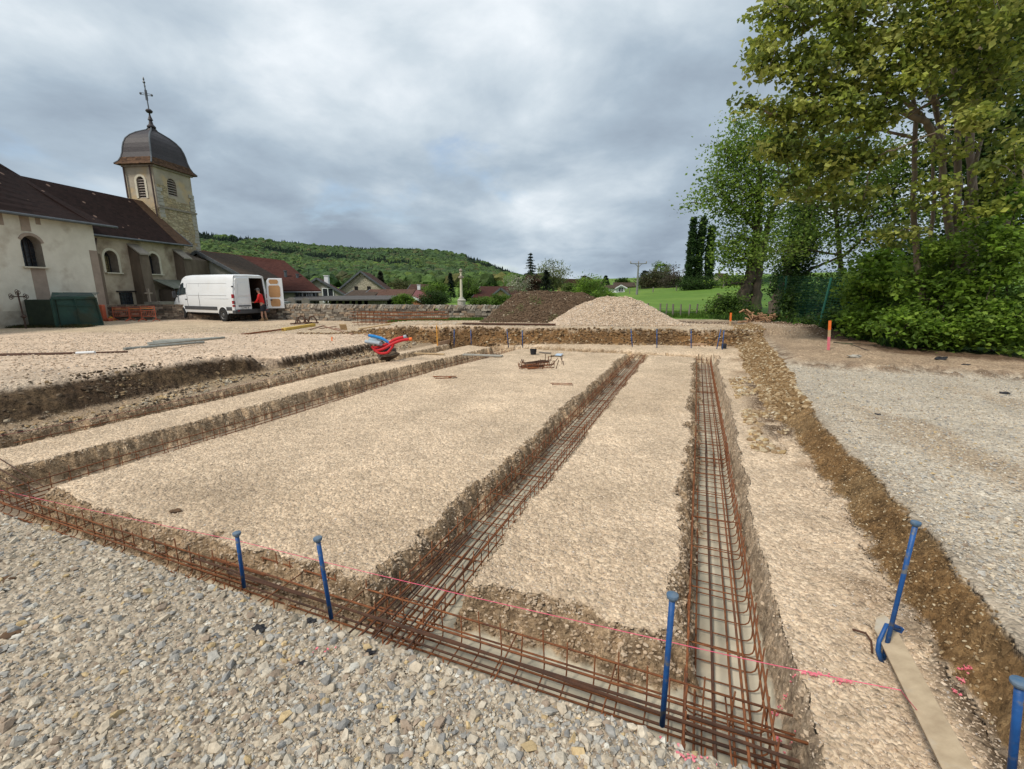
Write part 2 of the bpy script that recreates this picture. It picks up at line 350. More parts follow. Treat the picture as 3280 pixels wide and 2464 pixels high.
def build_ground():
    th_ = np.concatenate([np.linspace(R(-64), R(64), 1500), np.linspace(R(64), R(296), 90)[1:-1]])
    rr = 0.45*np.exp(np.linspace(0, math.log(2500/0.45), 1500))
    TH, RR = np.meshgrid(th_, rr); x = (RR*np.sin(TH)).ravel(); y = (RR*np.cos(TH)).ravel()
    z, m = macro(x, y, True)
    h = 0.02
    gx = (macro(x+h, y)-z)/h; gy = (macro(x, y+h)-z)/h; slope = np.hypot(gx, gy)
    s, t, r, n1, n2, n3 = (m[k] for k in ('s', 't', 'r', 'n1', 'n2', 'n3'))
    def mix(c, col, f): return c*(1-f[:, None])+col*f[:, None]
    c = np.tile(C(0.37, 0.315, 0.25), (len(x), 1))                       # grey gravel
    c = mix(c, C(0.60, 0.47, 0.36), ss(-3.5, -7.5, s)*ss(1.5, 6, t))       # beige terrace at the left
    c = mix(c, C(0.50, 0.40, 0.29), ss(0.0, 1.0, y-m['yb'])*(1-ss(22, 26, y)))
    c = mix(c, C(0.47, 0.42, 0.35), ss(1.5, 1.9, s)*ss(2, 4, t))
    ls = ss(0.02, 0.32, fbm(s*0.9+3, t*0.45, 3, 41))*ss(1.6, 2.6, s)*(1-ss(4.5, 6, s))*(1-ss(8.5, 10.5, t)) # sandy wheel ruts
    c = mix(c, C(0.37, 0.28, 0.19), ls*0.75)
    c = mix(c, C(0.36, 0.27, 0.19), np.clip(m['sp'], 0, 1))              # spread spoil
    edge_ = np.clip(m['sp']*(1-m['sp'])*4, 0, 1)
    c = mix(c, C(0.15, 0.10, 0.065), edge_*ss(-0.2, 0.2, n2)*0.8)
    
    hedge = np.interp(y, [6, 8, 10, 11, 14.7, 20, 24, 30], [15, 13, 11, 9.9, 10.7, 11.4, 10.6, 10.6])
    mud = np.maximum(ss(-1.3, -0.4, (x-hedge)+0.6*n1)*ss(3, 6, y), ss(19.5, 21.0, y+0.5*n1)*ss(4.5, 6, x))
    c = mix(c, C(0.13, 0.085, 0.055), mud*(1-ss(21, 24, y)))
    # pad
    padc = mix(np.tile(C(0.60, 0.475, 0.35), (len(x), 1)), C(0.53, 0.415, 0.30), ss(-0.1, 0.5, fbm(x*0.5, y*0.5, 3, 51)))
    padc = mix(padc, C(0.33, 0.235, 0.155), ss(0.66, 1.1, s)*ss(-0.05, 0.4, fbm(x*1.7, y*1.7, 4, 61))*0.9)
    padc = mix(padc, C(0.12, 0.08, 0.05), ss(0.8, 1.1, s)*ss(5.5, 7, t)*(1-ss(10, 12, t))*ss(-0.25, 0.1, n2+n1*0.6))
    padc = mix(padc, C(0.10, 0.07, 0.045), ss(1.15, 1.35, s)*(1-ss(2.7, 3.4, t))*ss(-0.35, 0.1, n2+n1))
    padc = mix(padc, C(0.24, 0.175, 0.115), ss(-8.5, -8.75, s)*0.8)
    padc = mix(padc, C(0.34, 0.27, 0.17), ss(-8.8, -9.1, s)*ss(0.0, 0.3, n1)*0.5)
    wet = np.exp(-((s+4.2)/0.9)**2-((t-2.65)/0.35)**2)
    padc = mix(padc, C(0.36, 0.28, 0.20), wet*0.6)
    trk = np.exp(-(((s+3.1+0.25*np.sin(t*0.5)) % 1.9-0.95)/0.16)**2)*ss(-0.25, 0.25, fbm(x*0.7, y*0.7, 3, 57))*(s < -2.2)*(s > -5.8)
    padc = mix(padc, C(0.46, 0.36, 0.26), trk*0.35)
    c = mix(c, padc, ss(0.5, 0.95, m['pit']))
    # trench walls, floor
    wall = ss(0.25, 0.8, slope)
    wc = mix(np.tile(C(0.50, 0.365, 0.24), (len(x), 1)), C(0.42, 0.30, 0.19), ss(-0.2, 0.35, n1))
    wc = mix(wc, C(0.56, 0.44, 0.325), (ss(0.45, 0.55, s)*0.85))
    c = mix(c, wc, wall*ss(0.5, 0.9, m['pit'])*(1-ss(15, 20, r)*0.3))
    fl = ss(0.86, 0.97, m['tr'])*ss(0.8, 0.98, m['pit'])
    conc = mix(np.tile(C(0.50, 0.445, 0.34), (len(x), 1)), C(0.38, 0.345, 0.265), ss(-0.1, 0.4, fbm(x*3, y*3, 3, 71)))
    conc = mix(conc, C(0.24, 0.165, 0.11), ss(-4.5, -6, s)*np.ones_like(x)*0.75)
    conc = mix(conc, C(0.33, 0.245, 0.16), ss(0.05, 0.4, fbm(x*1.6, y*1.6, 4, 73))*0.4)
    c = mix(c, conc, fl)
    # banks
    rb = ss(0.03, 0.12, m['fR'])*(1-ss(0.9, 0.99, m['fR']))*m['fF']*m['fB']
    strat = mix(np.tile(C(0.25, 0.15, 0.068), (len(x), 1)), C(0.31, 0.205, 0.105), ss(-0.1, 0.3, n1))
    c = mix(c, strat, np.clip(rb, 0, 1))
    bb = ss(0.04, 0.15, m['fB'])*(1-ss(0.93, 0.995, m['fB']))*m['fR']
    strat2 = mix(np.tile(C(0.27, 0.155, 0.07), (len(x), 1)), C(0.15, 0.09, 0.045), ss(-0.1, 0.3, n1))
    c = mix(c, strat2, np.clip(bb, 0, 1)*ss(-8, -6, x))
    lb = ss(0.10, 0.25, m['fL'])*(1-ss(0.90, 0.99, m['fL']))*m['fF']*m['fB']*(1-ss(12.2, 13.0, t))
    dark = mix(np.tile(C(0.065, 0.042, 0.025), (len(x), 1)), C(0.12, 0.082, 0.048), ss(0.0, 0.5, n1))
    lbm = np.clip(lb, 0, 1)*(1-np.exp(-((t-7.9)/0.2)**2)); lbm = lbm*lerp(1.0, ss(0.12, 0.3, m['fL']), ss(8, 7, t))
    c = mix(c, dark, lbm)
    # grass of the pasture and village greens
    gr = ss(23.0, 24.5, y+0.8*n1)*ss(-3.2, -1.8, x)
    gr = np.maximum(gr, ss(25.8, 26.3, y)); gr = np.maximum(gr, ss(-22.6, -23.2, x)*0)
    gcol = mix(np.tile(C(0.095, 0.175, 0.025), (len(x), 1)), C(0.135, 0.215, 0.035), ss(-0.3, 0.4, fbm(x*0.12, y*0.12, 4, 81)))
    c = mix(c, gcol, gr)
    c = mix(c, C(0.05, 0.09, 0.02), ss(0.3, 1.2, x-hedge)*(1-ss(24, 26, y))*ss(0, 3, y))
    grav = 1-np.clip(np.maximum(gr, fl), 0, 1)
    earth = np.clip(wall*ss(0.3, 0.6, m['pit'])*(1-fl)+rb+bb+lb, 0, 1)
    # stone-sized relief where the mesh is fine enough
    near = (1-ss(5, 10, r))
    d, cid = worley(x*30, y*30, 3); d2, cid2 = worley(x*13, y*13, 4)
    z = z+near*grav*((0.5-d)*0.012)+(1-ss(10, 22, r))*np.clip(wall+lb+bb+0.3*rb, 0, 1)*(1-0.7*rb*(1-ss(5, 8, r)))*(1-fl)*((0.5-d2)*0.045)
    z = z+gr*0.0
    # faces
    nr, nt_ = len(rr), len(th_)
    i = np.arange(nr-1)[:, None]; j = np.arange(nt_)[None, :]; j2 = (j+1) % nt_
    f = np.stack([i*nt_+j, i*nt_+j2, (i+1)*nt_+j2, (i+1)*nt_+j], -1).reshape(-1, 4)[:, ::-1]
    # material
    mt, nt, p = nmat('ground_gravel'); N, L = nt.nodes, nt.links
    at = N.new('ShaderNodeAttribute'); at.attribute_name = 'Col'; ag = N.new('ShaderNodeAttribute'); ag.attribute_name = 'grav'
    tcn = N.new('ShaderNodeTexCoord')
    def vor(sc):
        v = N.new('ShaderNodeTexVoronoi'); v.inputs['Scale'].default_value = sc; L.new(tcn.outputs['Object'], v.inputs['Vector']); return v
    v1, v2 = vor(46), vor(17)
    hs = []
    for v in (v1, v2):
        sp = N.new('ShaderNodeSeparateColor'); L.new(v.outputs['Color'], sp.inputs[0]); hs.append(sp)
    ramp = N.new('ShaderNodeValToRGB'); L.new(hs[0].outputs[0], ramp.inputs[0]); el = ramp.color_ramp.elements
    el[0].position = 0; el[0].color = (0.74, 0.71, 0.69, 1); el[1].position = 1; el[1].color = (1.24, 1.24, 1.22, 1)
    for pp, cc in ((0.25, (0.86, 0.82, 0.76, 1)), (0.6, (1.04, 1.0, 0.95, 1)), (0.85, (1.22, 1.2, 1.15, 1))):
        q = el.new(pp); q.color = cc
    m2 = N.new('ShaderNodeMapRange'); m2.inputs[3].default_value = 0.90; m2.inputs[4].default_value = 1.10; L.new(hs[1].outputs[0], m2.inputs[0])
    nz = N.new('ShaderNodeTexNoise'); nz.inputs['Scale'].default_value = 2.2; nz.inputs['Detail'].default_value = 8; nz.inputs['Roughness'].default_value = 0.7; L.new(tcn.outputs['Object'], nz.inputs['Vector'])
    m3 = N.new('ShaderNodeMapRange'); m3.inputs[1].default_value = 0.3; m3.inputs[2].default_value = 0.7; m3.inputs[3].default_value = 0.84; m3.inputs[4].default_value = 1.12; L.new(nz.outputs[0], m3.inputs[0])
    mm = N.new('ShaderNodeMath'); mm.operation = 'MULTIPLY'; L.new(m2.outputs[0], mm.inputs[0]); L.new(m3.outputs[0], mm.inputs[1])
    vs_ = N.new('ShaderNodeVectorMath'); vs_.operation = 'SCALE'; L.new(ramp.outputs[0], vs_.inputs[0]); L.new(mm.outputs[0], vs_.inputs[3])
    one = N.new('ShaderNodeMix'); one.data_type = 'RGBA'; one.clamp_result = False; L.new(ag.outputs['Fac'], one.inputs[0]); one.inputs[6].default_value = (1, 1, 1, 1); L.new(vs_.outputs[0], one.inputs[7])
    gn = N.new('ShaderNodeTexNoise'); gn.inputs['Scale'].default_value = 0.9; gn.inputs['Detail'].default_value = 10; gn.inputs['Roughness'].default_value = 0.75; L.new(tcn.outputs['Object'], gn.inputs['Vector'])
    gm = N.new('ShaderNodeMapRange'); gm.inputs[1].default_value = 0.3; gm.inputs[2].default_value = 0.7; gm.inputs[3].default_value = 0.75; gm.inputs[4].default_value = 1.2; L.new(gn.outputs[0], gm.inputs[0])
    mul = N.new('ShaderNodeVectorMath'); mul.operation = 'MULTIPLY'; L.new(at.outputs['Color'], mul.inputs[0]); L.new(one.outputs[2], mul.inputs[1])
    mul2 = N.new('ShaderNodeVectorMath'); mul2.operation = 'SCALE'; L.new(mul.outputs[0], mul2.inputs[0]); L.new(gm.outputs[0], mul2.inputs[3])
    ae = N.new('ShaderNodeAttribute'); ae.attribute_name = 'earth'
    en = N.new('ShaderNodeTexNoise'); en.inputs['Scale'].default_value = 9; en.inputs['Detail'].default_value = 10; en.inputs['Roughness'].default_value = 0.72; L.new(tcn.outputs['Object'], en.inputs['Vector'])
    em = N.new('ShaderNodeMapRange'); em.inputs[1].default_value = 0.36; em.inputs[2].default_value = 0.62; em.inputs[3].default_value = 0.55; em.inputs[4].default_value = 1.30; L.new(en.outputs[0], em.inputs[0])
    ex = N.new('ShaderNodeMix'); ex.data_type = 'FLOAT'; L.new(ae.outputs['Fac'], ex.inputs[0]); ex.inputs[2].default_value = 1.0; L.new(em.outputs[0], ex.inputs[3])
    mul3 = N.new('ShaderNodeVectorMath'); mul3.operation = 'SCALE'; L.new(mul2.outputs[0], mul3.inputs[0]); L.new(ex.outputs[0], mul3.inputs[3])
    L.new(mul3.outputs[0], p.inputs['Base Color']); p.inputs['Roughness'].default_value = 0.92; p.inputs['Specular IOR Level'].default_value = 0.15
    hh = N.new('ShaderNodeMath'); hh.operation = 'MULTIPLY_ADD'; L.new(v2.outputs['Distance'], hh.inputs[0]); hh.inputs[1].default_value = 1.2; L.new(v1.outputs['Distance'], hh.inputs[2])
    hg = N.new('ShaderNodeMath'); hg.operation = 'MULTIPLY'; L.new(hh.outputs[0], hg.inputs[0]); L.new(ag.outputs['Fac'], hg.inputs[1])
    bmp = N.new('ShaderNodeBump'); bmp.invert = True; bmp.inputs['Distance'].default_value = 0.013; L.new(hg.outputs[0], bmp.inputs['Height']); eh = N.new('ShaderNodeMath'); eh.operation = 'MULTIPLY'; L.new(en.outputs[0], eh.inputs[0]); L.new(ae.outputs['Fac'], eh.inputs[1])
    bm2 = N.new('ShaderNodeBump'); bm2.inputs['Distance'].default_value = 0.07; L.new(eh.outputs[0], bm2.inputs['Height']); L.new(bmp.outputs[0], bm2.inputs['Normal']); L.new(bm2.outputs[0], p.inputs['Normal'])
    o = np_mesh('ground', np.stack([x, y, z], -1), f, mt, col=c, smooth=True, attrs={'grav': grav, 'earth': earth})
    tag(o, kind='structure')
    return o
build_ground()
# ------------------------------------------------------------------ loose stones (uncountable)
rng = np.random.default_rng(7)
PHI = (1+5**0.5)/2
ICO = np.array([(-1, PHI, 0), (1, PHI, 0), (-1, -PHI, 0), (1, -PHI, 0), (0, -1, PHI), (0, 1, PHI), (0, -1, -PHI), (0, 1, -PHI), (PHI, 0, -1), (PHI, 0, 1), (-PHI, 0, -1), (-PHI, 0, 1)])/math.hypot(1, PHI)
ICOF = np.array([(0, 11, 5), (0, 5, 1), (0, 1, 7), (0, 7, 10), (0, 10, 11), (1, 5, 9), (5, 11, 4), (11, 10, 2), (10, 7, 6), (7, 1, 8), (3, 9, 4), (3, 4, 2), (3, 2, 6), (3, 6, 8), (3, 8, 9), (4, 9, 5), (2, 4, 11), (6, 2, 10), (8, 6, 7), (9, 8, 1)])
OCT = np.array([(1, 0, 0), (-1, 0, 0), (0, 1, 0), (0, -1, 0), (0, 0, 1), (0, 0, -1)], float)
OCTF = np.array([(4, 0, 2), (4, 2, 1), (4, 1, 3), (4, 3, 0), (5, 2, 0), (5, 1, 2), (5, 3, 1), (5, 0, 3)])
def rot_z_tilt(n, tilt):
    a = rng.uniform(0, 2*np.pi, n); b = rng.normal(0, tilt, n); c_ = rng.uniform(0, 2*np.pi, n)
    def Rz(q): o_ = np.zeros((n, 3, 3)); o_[:, 0, 0] = np.cos(q); o_[:, 0, 1] = -np.sin(q); o_[:, 1, 0] = np.sin(q); o_[:, 1, 1] = np.cos(q); o_[:, 2, 2] = 1; return o_
    Rx = np.zeros((n, 3, 3)); Rx[:, 0, 0] = 1; Rx[:, 1, 1] = np.cos(b); Rx[:, 1, 2] = -np.sin(b); Rx[:, 2, 1] = np.sin(b); Rx[:, 2, 2] = np.cos(b)
    return Rz(a) @ Rx @ Rz(c_)
PAL_GREY = [((0.56, 0.47, 0.355), 5), ((0.60, 0.52, 0.41), 4), ((0.35, 0.33, 0.30), 2.6), ((0.45, 0.42, 0.37), 2.8), ((0.64, 0.60, 0.52), 1.2), ((0.54, 0.40, 0.22), 0.9), ((0.28, 0.27, 0.255), 0.7), ((0.38, 0.29, 0.215), 1.8)]
PAL_BEIGE = [((0.63, 0.49, 0.36), 6), ((0.71, 0.58, 0.45), 4), ((0.56, 0.43, 0.31), 4), ((0.52, 0.46, 0.40), 1), ((0.44, 0.33, 0.235), 1)]
PAL_RUB = [((0.46, 0.32, 0.16), 3), ((0.55, 0.44, 0.29), 3), ((0.30, 0.20, 0.11), 3), ((0.39, 0.28, 0.17), 3), ((0.58, 0.51, 0.40), 1)]
PAL_WALL = [((0.52, 0.39, 0.27), 4), ((0.45, 0.335, 0.225), 4), ((0.58, 0.455, 0.33), 3), ((0.34, 0.24, 0.155), 1.5)]
PAL_BANK = [((0.085, 0.058, 0.036), 5), ((0.14, 0.10, 0.065), 4), ((0.24, 0.165, 0.09), 2), ((0.33, 0.27, 0.19), 1.0)]
PAL_DARK = [((0.07, 0.05, 0.035), 5), ((0.13, 0.10, 0.07), 3), ((0.38, 0.32, 0.24), 1.5), ((0.48, 0.42, 0.32), 0.8)]
def stone_mat():
    return mat('stone', (1, 1, 1), (0.72, 0.72, 0.72), scale=60, rough=0.88, bump=0.003, bscale=160, attr='Col', spec=0.2)
def stones(name, xs, ys, size, pal, label, oct_=False, flat=0.6, tilt=0.35, sink=0.25, zs=None, sizejit=None):
    n = len(xs); B, F = (OCT, OCTF) if oct_ else (ICO, ICOF)
    nb = len(B); v = np.tile(B, (n, 1, 1))*rng.uniform(0.62, 1.25, (n, nb, 1))+rng.normal(0, 0.11, (n, nb, 3))
    sc = size[:, None]*np.stack([rng.uniform(0.75, 1.25, n), rng.uniform(0.55, 1.0, n), rng.uniform(0.35, 0.8, n)*flat/0.6], -1)
    v = v*sc[:, None, :]
    v = np.einsum('nij,nkj->nki', rot_z_tilt(n, tilt), v)
    z = macro(xs, ys) if zs is None else zs
    v += np.stack([xs, ys, z+size*sink], -1)[:, None, :]
    f = (F[None]+(np.arange(n)*nb)[:, None, None]).reshape(-1, 3)
    w = np.array([p[1] for p in pal]); cols = np.array([p[0] for p in pal])[rng.choice(len(pal), n, p=w/w.sum())]*rng.uniform(0.82, 1.12, (n, 1))
    o = np_mesh(name, v.reshape(-1, 3), f, stone_mat(), col=np.repeat(cols, nb, 0))
    return tag(o, label=label, cat='gravel', kind='stuff')
def sector(n, r0, r1, pw=1.6, a0=-57, a1=55):
    """points whose density falls with distance"""
    u = rng.uniform(0, 1, n); r = (r0**(2-pw)+u*(r1**(2-pw)-r0**(2-pw)))**(1/(2-pw)); a = np.radians(rng.uniform(a0, a1, n))
    return r*np.sin(a), r*np.cos(a)
# foreground coarse gravel
x, y = sector(52000, 0.85, 6.5, 1.5); s, t = xy2st(x, y); k = (t < 1.56+0.02*np.sin(s*7)); x, y = x[k], y[k]
sz = np.clip(rng.lognormal(-4.68, 0.48, len(x)), 0.005, 0.032)
stones('gravel', x, y, sz, PAL_GREY, 'coarse grey and beige crushed stone covering the foreground')
x, y = sector(90000, 0.85, 5.0, 1.5); s, t = xy2st(x, y); k = t < 1.60; x, y = x[k], y[k]
stones('gravel', x, y, rng.uniform(0.003, 0.0075, len(x)), PAL_GREY, 'small chippings between the coarse stones of the foreground', oct_=True, sink=0.3)
# right terrace
x, y = sector(90000, 2.0, 13, 1.3, 8, 55); s, t = xy2st(x, y); k = (s > 1.62) & (t < 11.3) & (s < 12); x, y = x[k], y[k]
stones('gravel', x, y, np.clip(rng.lognormal(-4.75, 0.4, len(x)), 0.005, 0.026), PAL_GREY, 'grey crushed stone of the terrace in front of the hedge', oct_=True)
# pad
x, y = sector(210000, 1.7, 11, 1.25, -52, 54); s, t = xy2st(x, y)
z, m = macro(x, y, True); k = (m['pit'] > 0.9) & (m['tr'] < 0.25); x, y, z = x[k], y[k], z[k]
stones('gravel', x, y, np.clip(rng.lognormal(-5.25, 0.35, len(x)), 0.0035, 0.013), PAL_BEIGE, 'fine beige crushed stone spread over the building pad', oct_=True, zs=z)
# crumbs of stone and earth on every cut face, and at their feet
x, y = sector(340000, 1.8, 22, 0.95, -52, 52); z, m = macro(x, y, True); h = 0.03
sl = np.hypot(macro(x+h, y)-z, macro(x, y+h)-z)/h; s, t = m['s'], m['t']
k = (sl > 0.45) & ((s < 0.45) | (rng.uniform(0, 1, len(x)) < 0.3)) & (m['pit'] > 0.3) & (m['tr'] < 0.9) & (m['r'] < 14) & (m['fR'] > 0.98) & (m['fL'] > 0.98) & (m['fB'] > .98) & (m['fF'] > .9)
stones('gravel', x[k], y[k], rng.uniform(0.005, 0.019, k.sum()), PAL_WALL, 'crumbled stone on the sides of the footing trenches', oct_=False, zs=z[k], sink=0.1)
k = (m['fB'] > 0.04) & (m['fB'] < 0.98) & (m['fR'] > 0.5) & (x > -8) & (rng.uniform(0, 1, len(x)) < 0.6)
stones('gravel', x[k], y[k], rng.uniform(0.02, 0.07, k.sum()), [((0.34, 0.22, 0.11), 3), ((0.16, 0.10, 0.055), 5), ((0.24, 0.155, 0.08), 4), ((0.48, 0.38, 0.25), 1)], 'brown and ochre stones in the cut bank at the back', zs=z[k], sink=0.0)
k = (m['fR'] > 0.03) & (m['fR'] < 0.985) & (t > 1.5)
stones('gravel', x[k], y[k], np.where(t[k] > 7.5, rng.uniform(0.02, 0.06, k.sum()), rng.uniform(0.004, 0.014, k.sum())), [((0.27, 0.17, 0.08), 6), ((0.20, 0.125, 0.06), 3), ((0.40, 0.29, 0.17), 3), ((0.56, 0.46, 0.31), 1)], 'stones and clods in the cut bank on the right', zs=z[k], sink=0.0)
k = (m['fL'] > 0.03) & (m['fL'] < 0.97) & (t < 8) & (t > 1.8) & (rng.uniform(0, 1, len(x)) < 0.10+0.45*(fbm(x*1.5, y*1.5, 3, 77) > 0.05))
stones('gravel', x[k], y[k], np.clip(rng.lognormal(-4.0, 0.5, k.sum()), 0.008, 0.06), PAL_BANK, 'mixed rubble tumbling down the left bank', zs=z[k], sink=0.1)
k = (m['fL'] > 0.05) & (m['fL'] < 0.97) & (t >= 8.6) & (t < 12.5) & (rng.uniform(0, 1, len(x)) < 0.5)
stones('gravel', x[k], y[k], rng.uniform(0.01, 0.035, k.sum()), PAL_DARK, 'dark earth crumbs on the left bank', zs=z[k], sink=0.0)
k = (m['pit'] > 0.97) & (m['tr'] < 0.1) & (s > m['sLb']) & (s < np.minimum(m['sLb']+0.5, -8.62)) & (rng.uniform(0, 1, len(x)) < 0.35)
stones('gravel', x[k], y[k], rng.uniform(0.01, 0.045, k.sum()), PAL_RUB+PAL_DARK, 'rubble at the foot of the left bank', zs=z[k], sink=0.1)
k = (m['pit'] > 0.9) & (s > 0.75) & (t > 6.0) & (t < 11) & (fbm(x*2, y*2, 3, 91) > -0.05) & (rng.uniform(0, 1, len(x)) < 0.5)
stones('gravel', x[k], y[k], rng.uniform(0.015, 0.06, k.sum()), PAL_RUB, 'ochre rubble spilled at the foot of the right bank', zs=z[k], sink=0.1)
x, y = sector(26000, 9, 24, 0.9, -50, 40); s, t = xy2st(x, y); z, m = macro(x, y, True); k = (m['pit'] < 0.05) & ((s < -9.5) | (y > m['yb'])) & (y < 22.5)
stones('gravel', x[k], y[k], rng.uniform(0.01, 0.035, k.sum()), PAL_BEIGE, 'pale crushed stone scattered over the terrace in front of the church', oct_=True, zs=z[k])
# ================================================================== CHURCH
AC = R(6); N1 = Vector((math.cos(AC), -math.sin(AC), 0)); N2 = Vector((math.sin(AC), math.cos(AC), 0))
def CH(k, t, z): return N1*k+N2*t+Vector((0, 0, z))
M_REN = mat('render_pale', (0.64, 0.60, 0.50), (0.54, 0.50, 0.41), scale=1.3, rough=0.95, bump=0.02, bscale=6, c3=(0.40, 0.34, 0.26), scale3=1.1, ramp3=(0.54, 0.72), detail=10)
M_REN2 = mat('render_weathered', (0.48, 0.41, 0.31), (0.36, 0.295, 0.215), scale=1.1, rough=0.95, bump=0.02, bscale=6, c3=(0.20, 0.15, 0.105), scale3=1.2, detail=10, ramp3=(0.5, 0.68))
M_BROWN = mat('buttress_stone', (0.17, 0.13, 0.095), (0.095, 0.07, 0.052), scale=1.6, rough=0.9, bump=0.02, bscale=8, stretch=(1, 1, 0.4))
M_PATCH = mat('patch_mortar', (0.33, 0.26, 0.205), (0.27, 0.21, 0.165), scale=3, rough=0.95, bump=0.01)
M_SURR = mat('window_surround', (0.60, 0.55, 0.43), (0.50, 0.45, 0.36), scale=5, rough=0.9)
M_JAMB = mat('jamb_stone', (0.30, 0.26, 0.21), (0.22, 0.19, 0.155), scale=5, rough=0.9)
M_GLASSD = mat('dark_leaded_glass', (0.012, 0.014, 0.018), (0.035, 0.04, 0.05), scale=9, rough=0.25, spec=0.5)
M_STAINED = mat('stained_glass', (0.10, 0.13, 0.06), (0.24, 0.15, 0.06), scale=16, rough=0.3, spec=0.5)
M_TOWSTONE = mat_masonry('tower_stone', [(0.40, 0.30, 0.16), (0.33, 0.25, 0.15), (0.50, 0.42, 0.28)], (0.34, 0.28, 0.18), 2.2, 6, bump=0.02)
M_TOWREN = mat('tower_render', (0.44, 0.385, 0.30), (0.31, 0.265, 0.205), scale=1.2, rough=0.95, bump=0.01, c3=(0.46, 0.35, 0.21), scale3=0.9, ramp3=(0.5, 0.62))
M_QUOIN = mat('quoin_stone', (0.42, 0.39, 0.33), (0.33, 0.31, 0.27), scale=4, rough=0.9, bump=0.01)
M_CHROOF = mat_tiles('church_tiles', [(0.007, 0.005, 0.005), (0.014, 0.009, 0.008), (0.028, 0.016, 0.014)], 4.5, 6.5, specks=(0.20, 0.13, 0.10))
M_CHROOF2 = mat_tiles('church_verge_tiles', [(0.04, 0.025, 0.018), (0.065, 0.038, 0.025), (0.09, 0.055, 0.035)], 4.5, 6.5)
M_DOMESK = mat_tiles('dome_skirt_tiles', [(0.015, 0.011, 0.010), (0.03, 0.019, 0.015), (0.13, 0.075, 0.045)], 5, 7)
M_SLATE = mat('dome_slate', (0.035, 0.026, 0.028), (0.02, 0.014, 0.016), scale=3, rough=0.55, bump=0.01, bscale=12, spec=0.4, stretch=(1, 1, 3))
M_ZINC = mat('zinc', (0.13, 0.14, 0.15), (0.09, 0.10, 0.11), scale=4, rough=0.5, metal=0.4, spec=0.5)
M_IRON = mat('dark_iron', (0.035, 0.03, 0.03), (0.06, 0.05, 0.045), scale=8, rough=0.6, metal=0.5)
M_PIPE = mat('brown_pipe', (0.09, 0.055, 0.045), (0.06, 0.04, 0.035), scale=5, rough=0.6)
M_LOUV = mat('louver_wood', (0.36, 0.31, 0.27), (0.24, 0.20, 0.17), scale=6, rough=0.85)
M_BLACK = mat('void_black', (0.008, 0.007, 0.006), (0.012, 0.01, 0.01), scale=2, rough=0.9)

def wall_holes(mb, org, ud, nd, u0, u1, z0, z1, holes, depth, rev=None, k=10):
    """wall sheet with arched openings; holes = (uc, half width, sill z, springing z); reveals go inwards (-nd)"""
    P = lambda u, z, d=0.0: org+ud*u+Vector((0, 0, z))-nd*d
    us = sorted([(h[0]-h[1], h[0]+h[1], h) for h in holes], key=lambda q: q[0]); cur = u0
    for a, b, h in us:
        mb.add([P(cur, z0), P(a, z0), P(a, z1), P(cur, z1)], [(0, 1, 2, 3)])
        mb.add([P(a, z0), P(b, z0), P(b, h[2]), P(a, h[2])], [(0, 1, 2, 3)])
        arc = [(h[0]-h[1]*math.cos(math.pi*i/k), h[3]+h[1]*math.sin(math.pi*i/k)) for i in range(k+1)]
        for (ua, za), (ub, zb) in zip(arc, arc[1:]): mb.add([P(ua, za), P(ub, zb), P(ub, z1), P(ua, z1)], [(0, 1, 2, 3)])
        out = [(a, h[2])]+arc+[(b, h[2])]
        tgt = rev if rev is not None else mb
        for (ua, za), (ub, zb) in zip(out, out[1:]+out[:1]): tgt.add([P(ua, za), P(ub, zb), P(ub, zb, depth), P(ua, za, depth)], [(0, 1, 2, 3)])
        cur = b
    mb.add([P(cur, z0), P(u1, z0), P(u1, z1), P(cur, z1)], [(0, 1, 2, 3)])
def arch_poly(org, ud, nd, h, d, grow=0.0, k=12):
    P = lambda u, z: org+ud*u+Vector((0, 0, z))-nd*d
    r = h[1]+grow
    return [P(h[0]-r, h[2]-grow*0)]+[P(h[0]-r*math.cos(math.pi*i/k), h[3]+r*math.sin(math.pi*i/k)) for i in range(k+1)]+[P(h[0]+r, h[2]-grow*0)]
def arch_window(parent, org, ud, nd, h, d, glass, lattice=True, name='window', surround=None, sw=0.13):
    mb = MB(); mb.prism(arch_poly(org, ud, nd, h, d-0.02), -nd*0.04); w = mb.build(name, glass, parent)
    P = lambda u, z, dd: org+ud*u+Vector((0, 0, z))-nd*dd
    if lattice:
        m2 = MB(); r = h[1]; top = h[3]+r
        for i in (-0.5, 0, 0.5): m2.bar(P(h[0]+i*r, h[2], d-0.05), P(h[0]+i*r, h[3]+r*math.sqrt(1-i*i), d-0.05), 0.025)
        z = h[2]+0.22
        while z < h[3]+r*0.7:
            hw = r if z < h[3] else math.sqrt(max(0, r*r-(z-h[3])**2))
            m2.bar(P(h[0]-hw, z, d-0.05), P(h[0]+hw, z, d-0.05), 0.018); z += 0.22
        m2.build('glazing_bars', M_IRON, w)
    if surround:
        m3 = MB(); a = arch_poly(org, ud, nd, h, -0.02); b = arch_poly(org, ud, nd, h, -0.02, sw)
        for i in range(len(a)-1):
            q = [a[i], a[i+1], b[i+1], b[i]]; m3.prism(q, nd*-0.035)
        m3.build('surround', surround, w)
    m4 = MB(); m4.box(P(h[0], h[2]-0.03, -0.04), (0.22, 2*h[1]+0.2, 0.06), Matrix.Rotation(-AC, 3, 'Z') if abs(ud.dot(N2)) > 0.9 else Matrix.Rotation(math.pi/2-AC, 3, 'Z'))
    m4.build('sill', M_SURR, w)
    return w
ch = empty('church', CH(-25, 22, 0), 'old village church with dark tiled roof and square tower under a bell-shaped dome', 'church')
ZE1, ZE2, ZR = 4.86, 4.45, 7.2
K1, K2, KR = -23.7, -24.6, -27.1
TT0, TT1 = 28.72, 31.75; KT0 = -26.0
